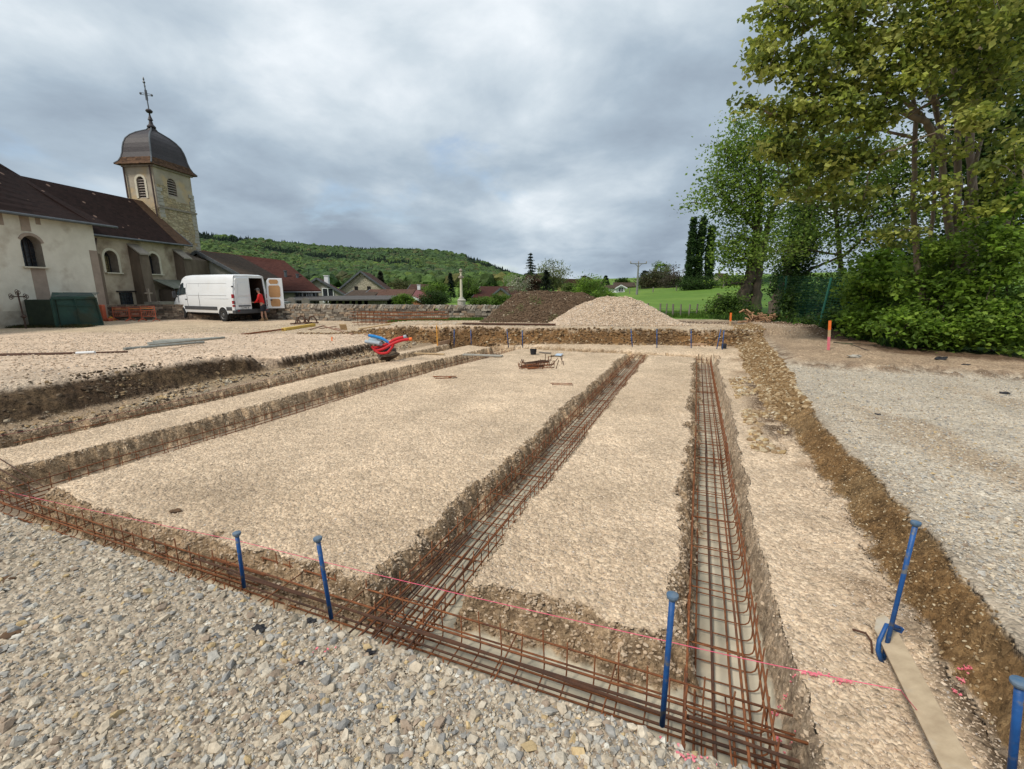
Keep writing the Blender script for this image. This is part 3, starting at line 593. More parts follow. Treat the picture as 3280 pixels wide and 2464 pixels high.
# chancel (near, pale)
h1 = (18.98-0, 0.42, 2.62, 3.55)
mb = MB(); rv = MB(); O1 = CH(K1, 0, 0)
wall_holes(mb, O1, N2, N1, 9.0, 21.95, -0.3, ZE1, [h1], 0.45, rv)
mb.add([CH(K1, 21.95, -0.3), CH(-31, 21.95, -0.3), CH(-31, 21.95, ZE1), CH(K1, 21.95, ZE1)], [(0, 1, 2, 3)])
mb.build('chancel_wall', M_REN, ch); rv.build('window_reveal', M_JAMB, ch)
arch_window(ch, O1, N2, N1, h1, 0.44, M_GLASSD)
mb = MB(); ap = arch_poly(O1, N2, N1, h1, -0.006); bp = arch_poly(O1, N2, N1, h1, -0.006, 0.13)
for i in range(3, len(ap)-3): mb.prism([ap[i], ap[i+1], bp[i+1], bp[i]], N1*0.03)
mb.build('arch_stone', M_PATCH, ch)
mb = MB()
for (t0, t1, z0, z1) in ((18.75, 19.35, 0.9, 2.55), (18.8, 19.45, 0.3, 0.9), (18.72, 19.1, 4.15, 4.82), (17.9, 18.1, 4.3, 4.82), (19.35, 19.55, 4.5, 4.82), (21.55, 21.95, 0.6, 3.55), (21.65, 21.95, 0, 0.6)):
    mb = MB(); mb.box(CH(K1+0.006, (t0+t1)/2, (z0+z1)/2), (0.012, t1-t0, z1-z0), Matrix.Rotation(-AC, 3, 'Z')); mb.build('bare_mortar_patch', M_PATCH, ch)
mb = MB(); mb.box(CH(K1+0.004, 17.0, 0.25), (0.008, 9.5, 0.9), Matrix.Rotation(-AC, 3, 'Z')); mb.build('damp_base', mat('damp_render', (0.50, 0.46, 0.38), (0.33, 0.29, 0.23), scale=1.8, rough=0.95, bump=0.03, bscale=7, detail=9), ch)
# nave
h2 = (23.50, 0.38, 2.52, 3.32); h3 = (26.22, 0.36, 2.52, 3.38)
mb = MB(); rv = MB(); O2 = CH(K2, 0, 0)
wall_holes(mb, O2, N2, N1, 21.95, 25.0, -0.3, ZE2, [h2], 0.5, rv); rv2 = MB(); wall_holes(mb, O2, N2, N1, 25.0, 28.7, -0.3, ZE2, [h3], 0.5, rv2)
mb.add([CH(K2, 28.7, -0.3), CH(-29.6, 28.7, -0.3), CH(-29.6, 28.7, ZE2), CH(KR, 28.7, ZR-0.1), CH(K2, 28.7, ZE2)], [(0, 1, 2, 3, 4)])
mb.build('nave_wall', M_REN2, ch); rv.build('window_reveal', M_JAMB, ch); rv2.build('window_reveal', M_JAMB, ch)
w = arch_window(ch, O2, N2, N1, h2, 0.49, M_GLASSD, surround=M_SURR)
arch_window(ch, O2, N2, N1, h3, 0.49, M_GLASSD, surround=M_SURR)
mb = MB(); mb.box(CH(K2-0.46, 23.62, 3.0), (0.02, 0.3, 0.85), Matrix.Rotation(-AC, 3, 'Z')); mb.build('stained_pane', M_STAINED, w)
RC = Matrix.Rotation(-AC, 3, 'Z')
def buttress(t0, t1, kk, zt, dz=0.5, out=0.75, m=M_BROWN):
    mb = MB(); z0 = -0.3
    sec = [(kk, z0), (kk+out, z0), (kk+out-0.12, zt-dz), (kk, zt)]
    mb.prism([CH(a, t0, b) for a, b in sec], N2*(t1-t0)); b = mb.build('buttress', m, ch)
    mb = MB(); mb.prism([CH(kk+0.0, t0-0.04, zt+0.05), CH(kk+out-0.02, t0-0.04, zt-dz+0.0), CH(kk+out-0.02, t0-0.04, zt-dz+0.08), CH(kk, t0-0.04, zt+0.13)], N2*(t1-t0+0.08)); mb.build('cap_stone', M_JAMB, b)
buttress(24.62, 25.25, K2, 4.05); buttress(27.75, 28.35, K2, 4.0)
mb = MB(); mb.box(CH(K2+0.35, 22.35, 1.65), (0.3, 0.28, 3.6), RC); mb.build('corner_pilaster', M_BROWN, ch)
mb = MB(); mb.prism([CH(K2-1.4, 28.72, -0.3), CH(K2+0.15, 28.72, -0.3), CH(K2+0.15, 28.72, 3.55), CH(K2-1.4, 28.72, 4.15)], N2*1.75); mb.build('tower_base', M_BROWN, ch)
mb = MB(); mb.box(CH(K2+0.03, 24.0, 0.95), (0.06, 0.75, 1.0), RC); lw = mb.build('low_window', M_GLASSD, ch)
mb = MB(); mb.box(CH(K2+0.05, 24.15, 1.5), (0.12, 1.35, 0.07), RC)
for i in range(5): mb.bar(CH(K2+0.08, 23.65+i*0.17, 0.45), CH(K2+0.08, 23.65+i*0.17, 1.45), 0.015)
for i in range(5): mb.bar(CH(K2+0.08, 23.63, 0.55+i*0.2), CH(K2+0.08, 24.37, 0.55+i*0.2), 0.015)
mb.build('lintel_and_grille', M_IRON, lw)
# roofs
def ruled(mb, A, B, n=12, th=0.12, sag=0.0):
    """surface between polylines A and B (same length), a little thick"""
    rows = []
    for i in range(n+1):
        f = i/n; rows.append([a.lerp(b, f)-Vector((0, 0, sag*math.sin(math.pi*f))) for a, b in zip(A, B)])
    m = len(A); vs = [p for r in rows for p in r]+[p-Vector((0, 0, th)) for r in rows for p in r]; q = (n+1)*m; fs = []
    for i in range(n):
        for j in range(m-1):
            a = i*m+j; fs += [(a, a+1, a+m+1, a+m), (q+a, q+a+m, q+a+m+1, q+a+1)]
    for i in range(n): fs += [(i*m, (i+1)*m, q+(i+1)*m, q+i*m), (i*m+m-1, q+i*m+m-1, q+(i+1)*m+m-1, (i+1)*m+m-1)]
    for j in range(m-1): fs += [(j, q+j, q+j+1, j+1), (n*m+j, n*m+j+1, q+n*m+j+1, q+n*m+j)]
    mb.add(vs, fs)
mb = MB(); eN, eR = [CH(K2+0.3, 21.9, ZE2), CH(K2+0.3, 27.9, ZE2)], [CH(KR, 21.9, ZR), CH(KR, 28.0, ZR)]
ruled(mb, eN, eR, 8); ruled(mb, [CH(-30.0, 21.9, ZE2), CH(-30.0, 28.7, ZE2)], [CH(KR, 21.9, ZR), CH(KR, 28.7, ZR)], 4)
mb.build('nave_roof', M_CHROOF, ch, uv=True)
mb = MB(); ruled(mb, [CH(K2+0.32, 27.9, ZE2+0.02), CH(K2+0.32, 28.95, ZE2+0.02)], [CH(KR, 28.0, ZR+0.02), CH(KR, 28.72, ZR+0.02)], 6); mb.build('verge_roof', M_CHROOF2, ch, uv=True)
A_ = [CH(K1+0.35, t, ZE1) for t in (9, 13, 17, 20, 22.85)]
pa, pb = plane(45, 380, N1, -27.0), plane(0, 353, N1, -27.4); ta_, tb_ = pa.dot(N2), pb.dot(N2)
B_ = [CH(-27.9, 9, 10.2), CH(-27.9, 13, 9.9), CH(-27.7, 17, 9.2), CH(-27.4, tb_, pb.z), CH(-27.0, ta_, pa.z)]
mb = MB(); ruled(mb, A_, B_, 10, sag=0.15); ruled(mb, [CH(-31.6, t, ZE1) for t in (9, 15, 21.9)], [B_[0], B_[2], B_[4]], 4)
mb.prism([A_[-1]-N2*0.9, B_[-1]-N2*0.05, CH(-31.6, 21.9, ZE1)], -N2*0.3); mb.build('chancel_roof', M_CHROOF, ch, uv=True)
mb = MB()
mb.tube([CH(K1+0.42, 9, ZE1-0.06), CH(K1+0.42, 22.9, ZE1-0.06)], 0.06, 8); mb.build('gutter', M_ZINC, ch)
mb = MB(); mb.tube([CH(K2+0.38, 22.0, ZE2-0.06), CH(K2+0.38, 28.95, ZE2-0.06)], 0.055, 8); mb.build('gutter', M_ZINC, ch)
mb = MB(); mb.bar(CH(K2+0.36, 28.98, ZE2), CH(KT0, 28.98, 5.85), 0.05, 0.16); mb.build('zinc_flashing', M_ZINC, ch)
mb = MB(); p = plane(197, 470, N1, -26.2); mb.lathe(p-Vector((0, 0, 0.3)), [(0.13, 0), (0.12, 0.55), (0.14, 0.56), (0.14, 0.62), (0.05, 0.63), (0.05, 0.72), (0.13, 0.73), (0.10, 0.82), (0.0, 0.83)], 10); mb.build('roof_vent', M_BROWN, ch)
mb = MB(); mb.tube([CH(K2+0.3, 22.6, ZE2-0.2), CH(K2+0.15, 22.6, ZE2-0.6), CH(K2+0.15, 22.6, 0.1)], 0.05, 8); mb.build('downpipe', M_PIPE, ch)
# tower: square, k from KT0 inwards
KT1 = -28.07; ZT = 9.42
hb1 = (30.02, 0.36, 7.72, 8.46)                       # belfry opening on the right face
Otw = CH(KT0, 0, 0)
mb = MB(); rv = MB(); wall_holes(mb, Otw, N2, N1, TT0, TT1, 6.82, ZT, [hb1], 0.3, rv)
hb2u = 1.00                                            # belfry opening on the near face
Otn = CH(KT0, TT0, 0); ud2 = -N1; nd2 = -N2
hb2 = (hb2u, 0.27, 7.38, 8.42)
rv2 = MB(); wall_holes(mb, Otn, ud2, nd2, 0, KT0-KT1, 6.82, ZT, [hb2], 0.3, rv2)
mb.add([CH(KT1, TT0, 0), CH(KT1, TT1, 0), CH(KT1, TT1, ZT), CH(KT1, TT0, ZT)], [(0, 1, 2, 3)])
mb.add([CH(KT0, TT1, 0), CH(KT1, TT1, 0), CH(KT1, TT1, ZT), CH(KT0, TT1, ZT)], [(0, 1, 2, 3)])
mb.build('tower_wall', M_TOWREN, ch); rv.build('belfry_reveal', M_JAMB, ch); rv2.build('belfry_reveal', M_JAMB, ch)
mb = MB(); mb.box(CH((KT0+KT1)/2+0.02, (TT0+TT1)/2, 3.3), (KT0-KT1+0.06, TT1-TT0+0.04, 7.1), RC); mb.build('tower_lower_wall', M_TOWSTONE, ch)
mb = MB(); mb.box(CH(KT0+0.04, (TT0+TT1)/2, 6.85), (0.14, TT1-TT0+0.12, 0.12), RC); mb.build('string_course', M_JAMB, ch); mb = MB(); mb.box(CH(KT0+0.05, (TT0+TT1)/2, ZT-0.08), (0.14, TT1-TT0+0.2, 0.16), RC)
mb.box(CH((KT0+KT1)/2, TT0-0.05, ZT-0.08), (KT0-KT1+0.1, 0.13, 0.16), RC); mb.build('cornice', M_JAMB, ch)
mb = MB(); rr_ = random.Random(3)
z = 0.2
while z < 8.0:
    l = 0.22+0.25*rr_.random(); hq = 0.2+0.06*rr_.random()
    mb.box(CH(KT0+0.035, TT1-l/2+0.012, z+hq/2), (0.06, l, hq-0.03), RC)
    if z > 6.2: mb.box(CH(KT0+0.03, TT0+l/2-0.012, z+hq/2), (0.05, l, hq-0.03), RC)
    z += hq
mb.build('quoin_stones', M_QUOIN, ch)['kind'] = 'stuff'
mb = MB(); mb.box(CH(KT0+0.006, 29.5, 7.2), (0.012, 1.4, 0.7), RC); mb.box(CH(KT0+0.008, 29.2, 7.9), (0.012, 0.75, 0.75), RC); mb.box(CH(KT0+0.007, 30.9, 7.15), (0.012, 1.4, 0.5), RC)
mb.build('bare_stone_patch', M_TOWSTONE, ch)
for (O_, ud_, nd_, hh) in ((Otw, N2, N1, hb1), (Otn, ud2, nd2, hb2)):
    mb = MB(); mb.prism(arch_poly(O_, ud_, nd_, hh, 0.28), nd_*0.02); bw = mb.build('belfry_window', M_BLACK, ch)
    mb = MB(); z = hh[2]+0.06
    while z < hh[3]+hh[1]*0.8:
        hw = hh[1] if z < hh[3] else math.sqrt(max(0, hh[1]**2-(z-hh[3])**2))
        a = O_+ud_*(hh[0]-hw)+Vector((0, 0, z))-nd_*0.1; b = O_+ud_*(hh[0]+hw)+Vector((0, 0, z))-nd_*0.1
        mb.bar(a, b, 0.2, 0.035, up=(Vector((0, 0, 1))+nd_*0.7).normalized()); z += 0.155
    mb.build('louvers', M_LOUV, bw)
mb = MB(); a = arch_poly(Otn, ud2, nd2, hb2, -0.004); b = arch_poly(Otn, ud2, nd2, hb2, -0.004, 0.14)
for i in range(len(a)-1): mb.prism([a[i], a[i+1], b[i+1], b[i]], -N2*0.03)
mb.build('window_surround', M_SURR, ch)
mb = MB(); mb.tube([CH(KT0-0.12, TT0-0.12, ZT-0.1), CH(KT0-0.1, TT0-0.1, 6.2)], 0.05, 8); mb.build('downpipe', M_PIPE, ch); mb = MB(); mb.tube([CH(KT1+0.1, TT0-0.1, ZT-0.1), CH(KT1+0.1, TT0-0.1, 7.4)], 0.05, 8); mb.build('downpipe', M_PIPE, ch)
# dome: four curved faces (square cloister dome with flared skirt)
KC, TC = (KT0+KT1)/2, (TT0+TT1)/2; HW = 1.0
HK, HT = 1.03, 1.50
prof = [(1.27, ZT-0.05), (1.25, ZT+0.0), (1.12, ZT+0.2), (1.03, ZT+0.5), (0.97, ZT+0.85), (0.94, ZT+1.2), (0.90, ZT+1.5), (0.82, ZT+1.85), (0.68, ZT+2.15), (0.50, ZT+2.40), (0.32, ZT+2.58), (0.17, ZT+2.72), (0.10, ZT+2.9), (0.07, ZT+3.1)]
prof = [(r_, ZT+(z-ZT)*0.88) for r_, z in prof]
def sq_dome(mb, prof, ca=0.0):
    k = len(prof); vs = []
    for r_, z in prof:
        for (i, j) in ((1, -1), (1, 1), (-1, 1), (-1, -1)): vs.append(CH(KC+i*HK*r_, TC+j*HT*r_, z))
    mb.add(vs, [(i*4+j, i*4+(j+1) % 4, (i+1)*4+(j+1) % 4, (i+1)*4+j) for i in range(k-1) for j in range(4)]+[(0, 3, 2, 1), tuple(range((k-1)*4, k*4))])
mb = MB(); sq_dome(mb, prof[:4]); mb.build('dome_skirt', M_DOMESK, ch, uv=True)
mb = MB(); sq_dome(mb, prof[3:]); dm = mb.build('dome', M_SLATE, ch)
for (i, j) in ((1, -1), (1, 1), (-1, -1)):
    mb = MB(); mb.tube([CH(KC+i*HK*r_, TC+j*HT*r_, z+0.01) for r_, z in prof[1:-1]], 0.045, 6); mb.build('hip_ridge', M_ZINC, dm)
zt = ZT+2.52; cc = CH(KC, TC, 0)
mb = MB(); mb.lathe(cc, [(0.20, zt-0.2), (0.15, zt+0.05), (0.25, zt+0.08), (0.25, zt+0.14), (0.13, zt+0.28), (0.09, zt+0.50), (0.15, zt+0.53), (0.13, zt+0.58), (0.06, zt+0.78), (0.04, zt+0.95)], 14)
mb.lathe(cc+Vector((0, 0, zt+0.93)), [(0.04, 0), (0.14, 0.04), (0.20, 0.12), (0.20, 0.16), (0.12, 0.25), (0.03, 0.28)], 14); mb.build('finial', M_SLATE, ch, smooth=False)
zb = zt+1.2; lean = Vector((-0.06, 0, 0))
mb = MB(); mb.tube([cc+Vector((0, 0, zb)), cc+lean+Vector((0, 0, zb+1.75))], 0.035, 6)
zx = zb+0.86; cxp = cc+lean*0.5+Vector((0, 0, zx)); d_ = N1*0.8+N2*0.6
for w_ in (-0.05, 0.05):
    mb.bar(cxp-d_*0.27+Vector((0, 0, w_)), cxp+d_*0.27+Vector((0, 0, w_)), 0.025); mb.bar(cxp+d_*w_-Vector((0, 0, 0.36)), cxp+d_*w_+Vector((0, 0, 0.26)), 0.025)
for w_ in (-0.29, 0.29): mb.lathe(cxp+d_*w_, [(0.0, -0.09), (0.07, -0.03), (0.07, 0.03), (0.0, 0.09)], 6)
mb.lathe(cxp+Vector((0, 0, 0.5))+lean*0.2, [(0.0, -0.08), (0.06, 0), (0.0, 0.1)], 6)
mb.lathe(cxp+Vector((0, 0, 0.78))+lean*0.5, [(0.0, -0.16), (0.09, -0.08), (0.03, 0.02), (0.06, 0.12), (0.0, 0.28)], 6)
mb.build('cross', M_ZINC, ch)
# lean-to against the tower foot
p = CH(K2+0.9, 27.9, 0)
sh = empty('lean_to', p, 'small lean-to with a mossy sheet roof against the church behind the van', 'shed')
mb = MB(); a = plane(376, 628, N1, -23.2); b = plane(425, 616, N1, -23.2)
ta, tb = a.dot(N2), a.dot(N2)+2.6
mb.prism([CH(-23.2, ta, 1.65), CH(-23.2, tb, 1.65), CH(-24.5, tb, 2.15), CH(-24.5, ta, 2.15)], Vector((0, 0, 0.05))); mb.build('roof', mat('mossy_sheet', (0.13, 0.14, 0.10), (0.20, 0.20, 0.17), scale=3, rough=0.8), sh)
mb = MB(); mb.box(CH(-23.85, (ta+tb)/2+0.1, 0.8), (1.2, 2.2, 1.6), RC); mb.build('wall', M_BROWN, sh)
mb = MB(); mb.bar(CH(-23.25, ta+0.05, 0), CH(-23.25, ta+0.05, 1.62), 0.07); mb.build('post', M_IRON, sh)

# ================================================================== BOUNDARY WALL
M_DRY = mat('dry_stone', (1, 1, 1), (0.6, 0.58, 0.55), scale=9, rough=0.95, bump=0.015, bscale=25, attr='Col')
def dry_wall(name, label, pts, h, thick=0.42, pal=None, caps=True, seed=1, base=None, group=None):
    """coursed rubble: real stones laid in courses along a polyline, one mesh per part"""
    r_ = random.Random(seed); pal = pal or [(0.30, 0.265, 0.22), (0.24, 0.215, 0.185), (0.38, 0.34, 0.28), (0.17, 0.145, 0.12), (0.33, 0.25, 0.18)]
    e_ = empty(name, pts[0], label, 'wall', group)
    V_, F_, Cc = [], [], []; V2, F2, C2 = [], [], []
    def stone(V, F, Cl, c, d, M):
        b = len(V); x, y, z = d[0]/2, d[1]/2, d[2]/2
        for i in (-1, 1):
            for j in (-1, 1):
                for k in (-1, 1):
                    V.append(tuple(Vector(c)-Vector(pts[0])+M @ Vector((i*x*r_.uniform(0.86, 1), j*y*r_.uniform(0.86, 1.02), k*z*r_.uniform(0.86, 1)))))
        F.extend([(b+q[0], b+q[1], b+q[2], b+q[3]) for q in ((0, 1, 3, 2), (4, 6, 7, 5), (0, 4, 5, 1), (2, 3, 7, 6), (0, 2, 6, 4), (1, 5, 7, 3))])
        p_ = pal[r_.randrange(len(pal))]; f = r_.uniform(0.7, 1.2); Cl.extend([(p_[0]*f, p_[1]*f, p_[2]*f)]*8)
    for a, b in zip(pts, pts[1:]):
        a, b = Vector(a), Vector(b); L_ = (b-a).length; d = (b-a)/L_; ang = math.atan2(d.y, d.x); z = -0.12
        while z < h-0.02:
            ch_ = r_.uniform(0.07, 0.13); x = -r_.random()*0.1
            while x < L_:
                l = r_.uniform(0.14, 0.42); M = Matrix.Rotation(ang+r_.uniform(-.03, .03), 3, 'Z') @ Matrix.Rotation(r_.uniform(-.03, .03), 3, 'Y')
                if r_.random() > 0.03:
                    p_ = a+d*(x+l/2); stone(V_, F_, Cc, (p_.x, p_.y, p_.z+z+ch_/2), (l, thick*r_.uniform(0.86, 1.06), ch_), M)
                x += l
            z += ch_
        if caps:
            x = 0
            while x < L_:
                w_ = r_.uniform(0.07, 0.13); p_ = a+d*x
                M = Matrix.Rotation(ang, 3, 'Z') @ Matrix.Rotation(0.55+r_.uniform(-.15, .15), 3, 'Y')
                stone(V2, F2, C2, (p_.x, p_.y, p_.z+h+0.05), (w_, thick*1.05, r_.uniform(0.17, 0.24)), M); x += w_*r_.uniform(1.0, 1.35)
    np_mesh('stonework', np.array(V_), np.array(F_), M_DRY, col=np.array(Cc), parent=e_)
    if caps: np_mesh('coping', np.array(V2), np.array(F2), M_DRY, col=np.array(C2)*1.15, parent=e_)
    mb = MB()
    for a, b in zip(pts, pts[1:]): mb.bar(Vector(a)+Vector((0, 0, h/2-0.08)), Vector(b)+Vector((0, 0, h/2-0.08)), thick*0.78, h-0.06)
    mb.build('core', mat('wall_core', (0.05, 0.042, 0.035), (0.08, 0.07, 0.055), scale=6), e_)
    return e_
WP = [U(212, 694, 0.0)+Vector((-1.0, 0.4, 0)), U(390, 690, 0.0), U(600, 690, 0)]
dry_wall('stone_wall', 'low dry stone wall behind the orange barriers and the white van', WP, 0.78, pal=[(0.26, 0.20, 0.155), (0.20, 0.155, 0.12), (0.32, 0.26, 0.20), (0.14, 0.11, 0.09)], caps=False, seed=2)
dry_wall('stone_wall', 'grey dry stone wall with slanted coping running from the van to the dark earth mound', [U(600, 690, 0)+Vector((0.2, 0, 0)), U(760, 694, 0), U(1085, 696, 0)], 0.70, seed=5)

# ================================================================== VILLAGE
M_RED = mat_tiles('red_tiles', [(0.03, 0.012, 0.010), (0.048, 0.018, 0.015), (0.075, 0.03, 0.023)], 4, 6)
M_BRT = mat_tiles('brown_tiles', [(0.03, 0.018, 0.015), (0.052, 0.028, 0.022), (0.085, 0.045, 0.033)], 4, 6)
M_MOSS = mat_tiles('mossy_tiles', [(0.032, 0.027, 0.022), (0.058, 0.045, 0.034), (0.085, 0.058, 0.042)], 4, 6)
M_GREYW = mat('grey_render', (0.36, 0.335, 0.295), (0.27, 0.245, 0.21), scale=1.0, rough=0.95, c3=(0.17, 0.14, 0.11), scale3=0.5, ramp3=(0.55, 0.7))
M_CREAM = mat('cream_render', (0.46, 0.43, 0.32), (0.36, 0.33, 0.24), scale=1.2, rough=0.95, c3=(0.24, 0.20, 0.15), scale3=0.6, ramp3=(0.55, 0.7))
M_STONEW = mat_masonry('house_stone', [(0.44, 0.38, 0.28), (0.36, 0.31, 0.23), (0.52, 0.46, 0.35)], (0.42, 0.37, 0.28), 2.5, 4)
M_WHITE = mat('white_paint', (0.72, 0.73, 0.74), (0.62, 0.63, 0.64), scale=3, rough=0.5)
M_OLDWOOD = mat('weathered_wood', (0.23, 0.205, 0.175), (0.13, 0.11, 0.095), scale=5, rough=0.9, stretch=(4, 4, 0.6))
M_ORW = mat('orange_brick', (0.40, 0.17, 0.09), (0.32, 0.13, 0.07), scale=5, rough=0.9)
M_YELW = mat('yellow_render', (0.55, 0.42, 0.17), (0.46, 0.35, 0.15), scale=2, rough=0.9)
UP = Vector((0, 0, 1))
def gable_house(name, label, apex, el, er, depthv, wallm, roofm, base=-0.2, over=0.35, wins=(), chim=None, cat='house', group=None, verge=M_ZINC):
    """gable wall given by three points; roof runs back along depthv; wins = (x fraction, z, w, h)"""
    apex, el, er = Vector(apex), Vector(el), Vector(er); c = (el+er)/2; dv = Vector(depthv)
    e_ = empty(name, (c.x, c.y, base), label, cat, group)
    fl = Vector((el.x, el.y, base)); fr = Vector((er.x, er.y, base)); mb = MB(); mb.prism([fl, fr, er, apex, el], dv); mb.build('wall', wallm, e_)
    mb = MB(); f = dv.normalized()*-over; th = UP*0.12
    for q in (el, er):
        ext = q+(q-apex).normalized()*over
        mb.prism([apex+f+th*0.3, ext+f+th*0.3, ext+dv-f+th*0.3, apex+dv-f+th*0.3], th)
    rf = mb.build('roof', roofm, e_, uv=True)
    mb = MB()
    for q in (el, er):
        ext = q+(q-apex).normalized()*over; mb.bar(apex+f*1.12+th*0.6, ext+f*1.12+th*0.6, 0.06, 0.2)
        n_ = 5
        for i in range(n_): p_ = apex.lerp(ext, (i+0.6)/n_); mb.bar(p_-UP*0.08+f, p_-UP*0.08-f*0.2, 0.12, 0.14)
    mb.build('barge_board', verge, rf)
    ux = (er-el); ux.z = 0; W_ = ux.length; ux.normalize(); nn = ux.cross(UP)
    for (fx, z, w_, h_) in wins:
        p_ = fl+ux*(W_*fx)+UP*(z-base)+nn*0.03
        M = Matrix((ux, nn, UP)).transposed()
        mb = MB(); mb.box(p_, (w_, 0.05, h_), M); wd = mb.build('window', M_BLACK if w_ < 0.5 else M_GLASSD, e_)
        if w_ >= 0.5:
            mb = MB()
            for q in (-1, 0, 1): mb.box(p_+ux*q*w_/2+nn*0.03, (0.09, 0.06, h_+0.09), M)
            for q in (-1, 1): mb.box(p_+UP*q*h_/2+nn*0.031, (w_+0.05, 0.055, 0.09), M)
            mb.build('frame', M_WHITE, wd)
    if chim:
        mb = MB(); mb.box(chim, (0.45, 0.45, 1.0)); mb.box(chim+UP*0.53, (0.55, 0.55, 0.08)); mb.build('chimney', M_WHITE, rf)
    return e_
# grey-gabled barn beyond the tower
ap = D(431, 547, 33); er = D(530, 601, 33); el = ap+Vector((-3, 0, -1.9))
gable_house('barn', 'barn with a grey rendered gable and mossy tile roof just beyond the church tower', ap, el, er, (0.2, 4.0, 0), M_GREYW, M_MOSS, over=0.3)
# long red roof
b0 = D(575, 631, 38)
e_ = empty('barn', (-20, 38, -0.2), 'long farm building with a big dark red hipped roof behind the white van', 'barn')
zE = D(695, 631, 38).z; xR = D(694, 631, 38).x; rd = D(613, 566, 43.5); rl = D(495, 553, 43.5)
mb = MB(); mb.prism([Vector((-29, 38.4, -0.2)), Vector((xR-0.4, 38.4, -0.2)), Vector((xR-5.4, 48.6, -0.2)), Vector((-29, 48.6, -0.2))], UP*(zE+0.15)); mb.build('wall', M_CREAM, e_)
mb = MB(); mb.prism([Vector((-29, 38, zE)), Vector((xR, 38, zE)), Vector((rd.x, 43.5, rd.z)), Vector((-29, 43.5, rl.z+0.4))], UP*0.14)
mb.prism([Vector((xR, 38, zE)), Vector((xR-5, 49, zE)), Vector((rd.x, 43.5, rd.z))], UP*0.14)
mb.prism([Vector((-29, 49, zE)), Vector((xR-5, 49, zE)), Vector((rd.x, 43.5, rd.z)), Vector((-29, 43.5, rl.z+0.4))], UP*0.14); rf = mb.build('roof', M_RED, e_, uv=True)
mb = MB(); mb.tube([(-29, 37.95, zE-0.02), (xR, 37.95, zE-0.02)], 0.07, 6); mb.build('gutter', M_ZINC, rf)
for px_, py_ in ((617, 583), (643, 590)):
    p_ = D(px_, py_+12, 40.2); mb = MB(); mb.lathe(p_-UP*1.2, [(0.12, 0), (0.12, 1.5), (0.16, 1.52), (0.16, 1.6)], 8); mb.build('flue', M_ZINC, rf)
for px_, w_ in ((600, 1.0), (648, 0.7), (664, 0.7), (676, 0.55)):
    p_ = D(px_, 643, 38.35); mb = MB(); mb.box(p_, (w_, 0.08, 1.0)); wd = mb.build('window', M_GLASSD, e_)
    mb = MB(); [mb.box(p_+Vector((q*w_/2, -0.06, 0)), (0.08, 0.06, 1.05)) for q in (-1, 0, 1)]; mb.build('frame', M_WHITE if px_ > 660 else M_OLDWOOD, wd)
mb = MB(); p_ = D(705, 640, 38.3); mb.tube([D(682, 634, 37.9), D(682, 655, 37.9)], 0.06, 6); mb.build('downpipe', M_ZINC, e_)
gable_house('house', 'small grey gabled house with one white-framed window', D(684, 603, 52), D(662, 617, 52), D(752, 643, 52), (-2.6, 8, 0), M_GREYW, M_BRT, wins=((0.52, D(709, 638, 52).z, 1.2, 1.5),), chim=D(706, 606, 55))
gable_house('house', 'barn-like house with a broad bare stone gable and two tiny openings', D(779, 588, 62), D(736, 624, 62), D(838, 630, 62), (-2.0, 11, 0), M_STONEW, M_BRT, wins=((0.33, D(770, 623, 62).z, 0.45, 0.5), (0.60, D(797, 623, 62).z, 0.45, 0.5)))
# timber shed
e_ = empty('timber_shed', (D(770, 648, 36).x, 36, -0.2), 'open-fronted timber shed with grey posts behind the stone wall', 'shed')
x0, x1 = D(607, 650, 35).x, D(842, 648, 36).x; zt_ = D(770, 649, 36).z
mb = MB(); mb.prism([Vector((x0, 34.8, zt_-0.03)), Vector((x1, 35.6, zt_)), Vector((x1, 39, zt_+0.25)), Vector((x0, 38.5, zt_+0.2))], UP*0.09); mb.build('roof', mat('dark_felt', (0.06, 0.055, 0.05), (0.09, 0.08, 0.075), scale=3), e_)
for px_ in (704, 712, 727, 741, 756, 769, 783, 796):
    p_ = D(px_, 650, 36); mb = MB(); mb.bar((p_.x, 36, -0.2), (p_.x+0.05, 36, zt_), 0.14); mb.build('post', M_OLDWOOD, e_)
mb = MB(); xa, xb = D(799, 650, 36).x, D(836, 650, 36).x; n_ = 9
for i in range(n_): mb.box((xa+(xb-xa)*(i+0.5)/n_, 36+0.03*(i % 2), zt_/2-0.12), ((xb-xa)/n_*0.93, 0.03, zt_+0.16))
mb.build('plank_wall', M_OLDWOOD, e_)
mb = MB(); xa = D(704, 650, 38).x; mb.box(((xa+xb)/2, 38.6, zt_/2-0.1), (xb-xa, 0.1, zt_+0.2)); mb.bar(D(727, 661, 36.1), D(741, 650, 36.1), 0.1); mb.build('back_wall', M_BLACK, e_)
e_ = gable_house('outbuilding', 'low outbuilding with a patched red-brown tile roof right of the timber shed', D(790, 629, 41)+Vector((0, 2.2, 0)), D(786, 645, 39), D(786, 645, 43.5)+Vector((0, 1.5, 0)), (3.1+0.6, 0, 0), M_OLDWOOD, mat_tiles('patched_tiles', [(0.035, 0.02, 0.016), (0.07, 0.036, 0.026), (0.13, 0.07, 0.05)], 4, 6), over=0.25, cat='shed')
gable_house('outbuilding', 'dark low roofed lean-to between the two gabled houses', D(752, 631, 41)+Vector((0, 2, 0)), D(750, 642, 39), D(750, 642, 45), (2.1, 0.1, 0), M_OLDWOOD, M_MOSS, over=0.2, cat='shed')
gable_house('garage', 'little brick garage under a dull red metal roof with white verge', D(862, 631, 48), D(852, 645, 48), D(908, 650, 48), (0.9, 5, 0), M_ORW, mat('red_sheet', (0.20, 0.045, 0.04), (0.15, 0.035, 0.03), scale=3, rough=0.6), over=0.2, verge=M_WHITE)
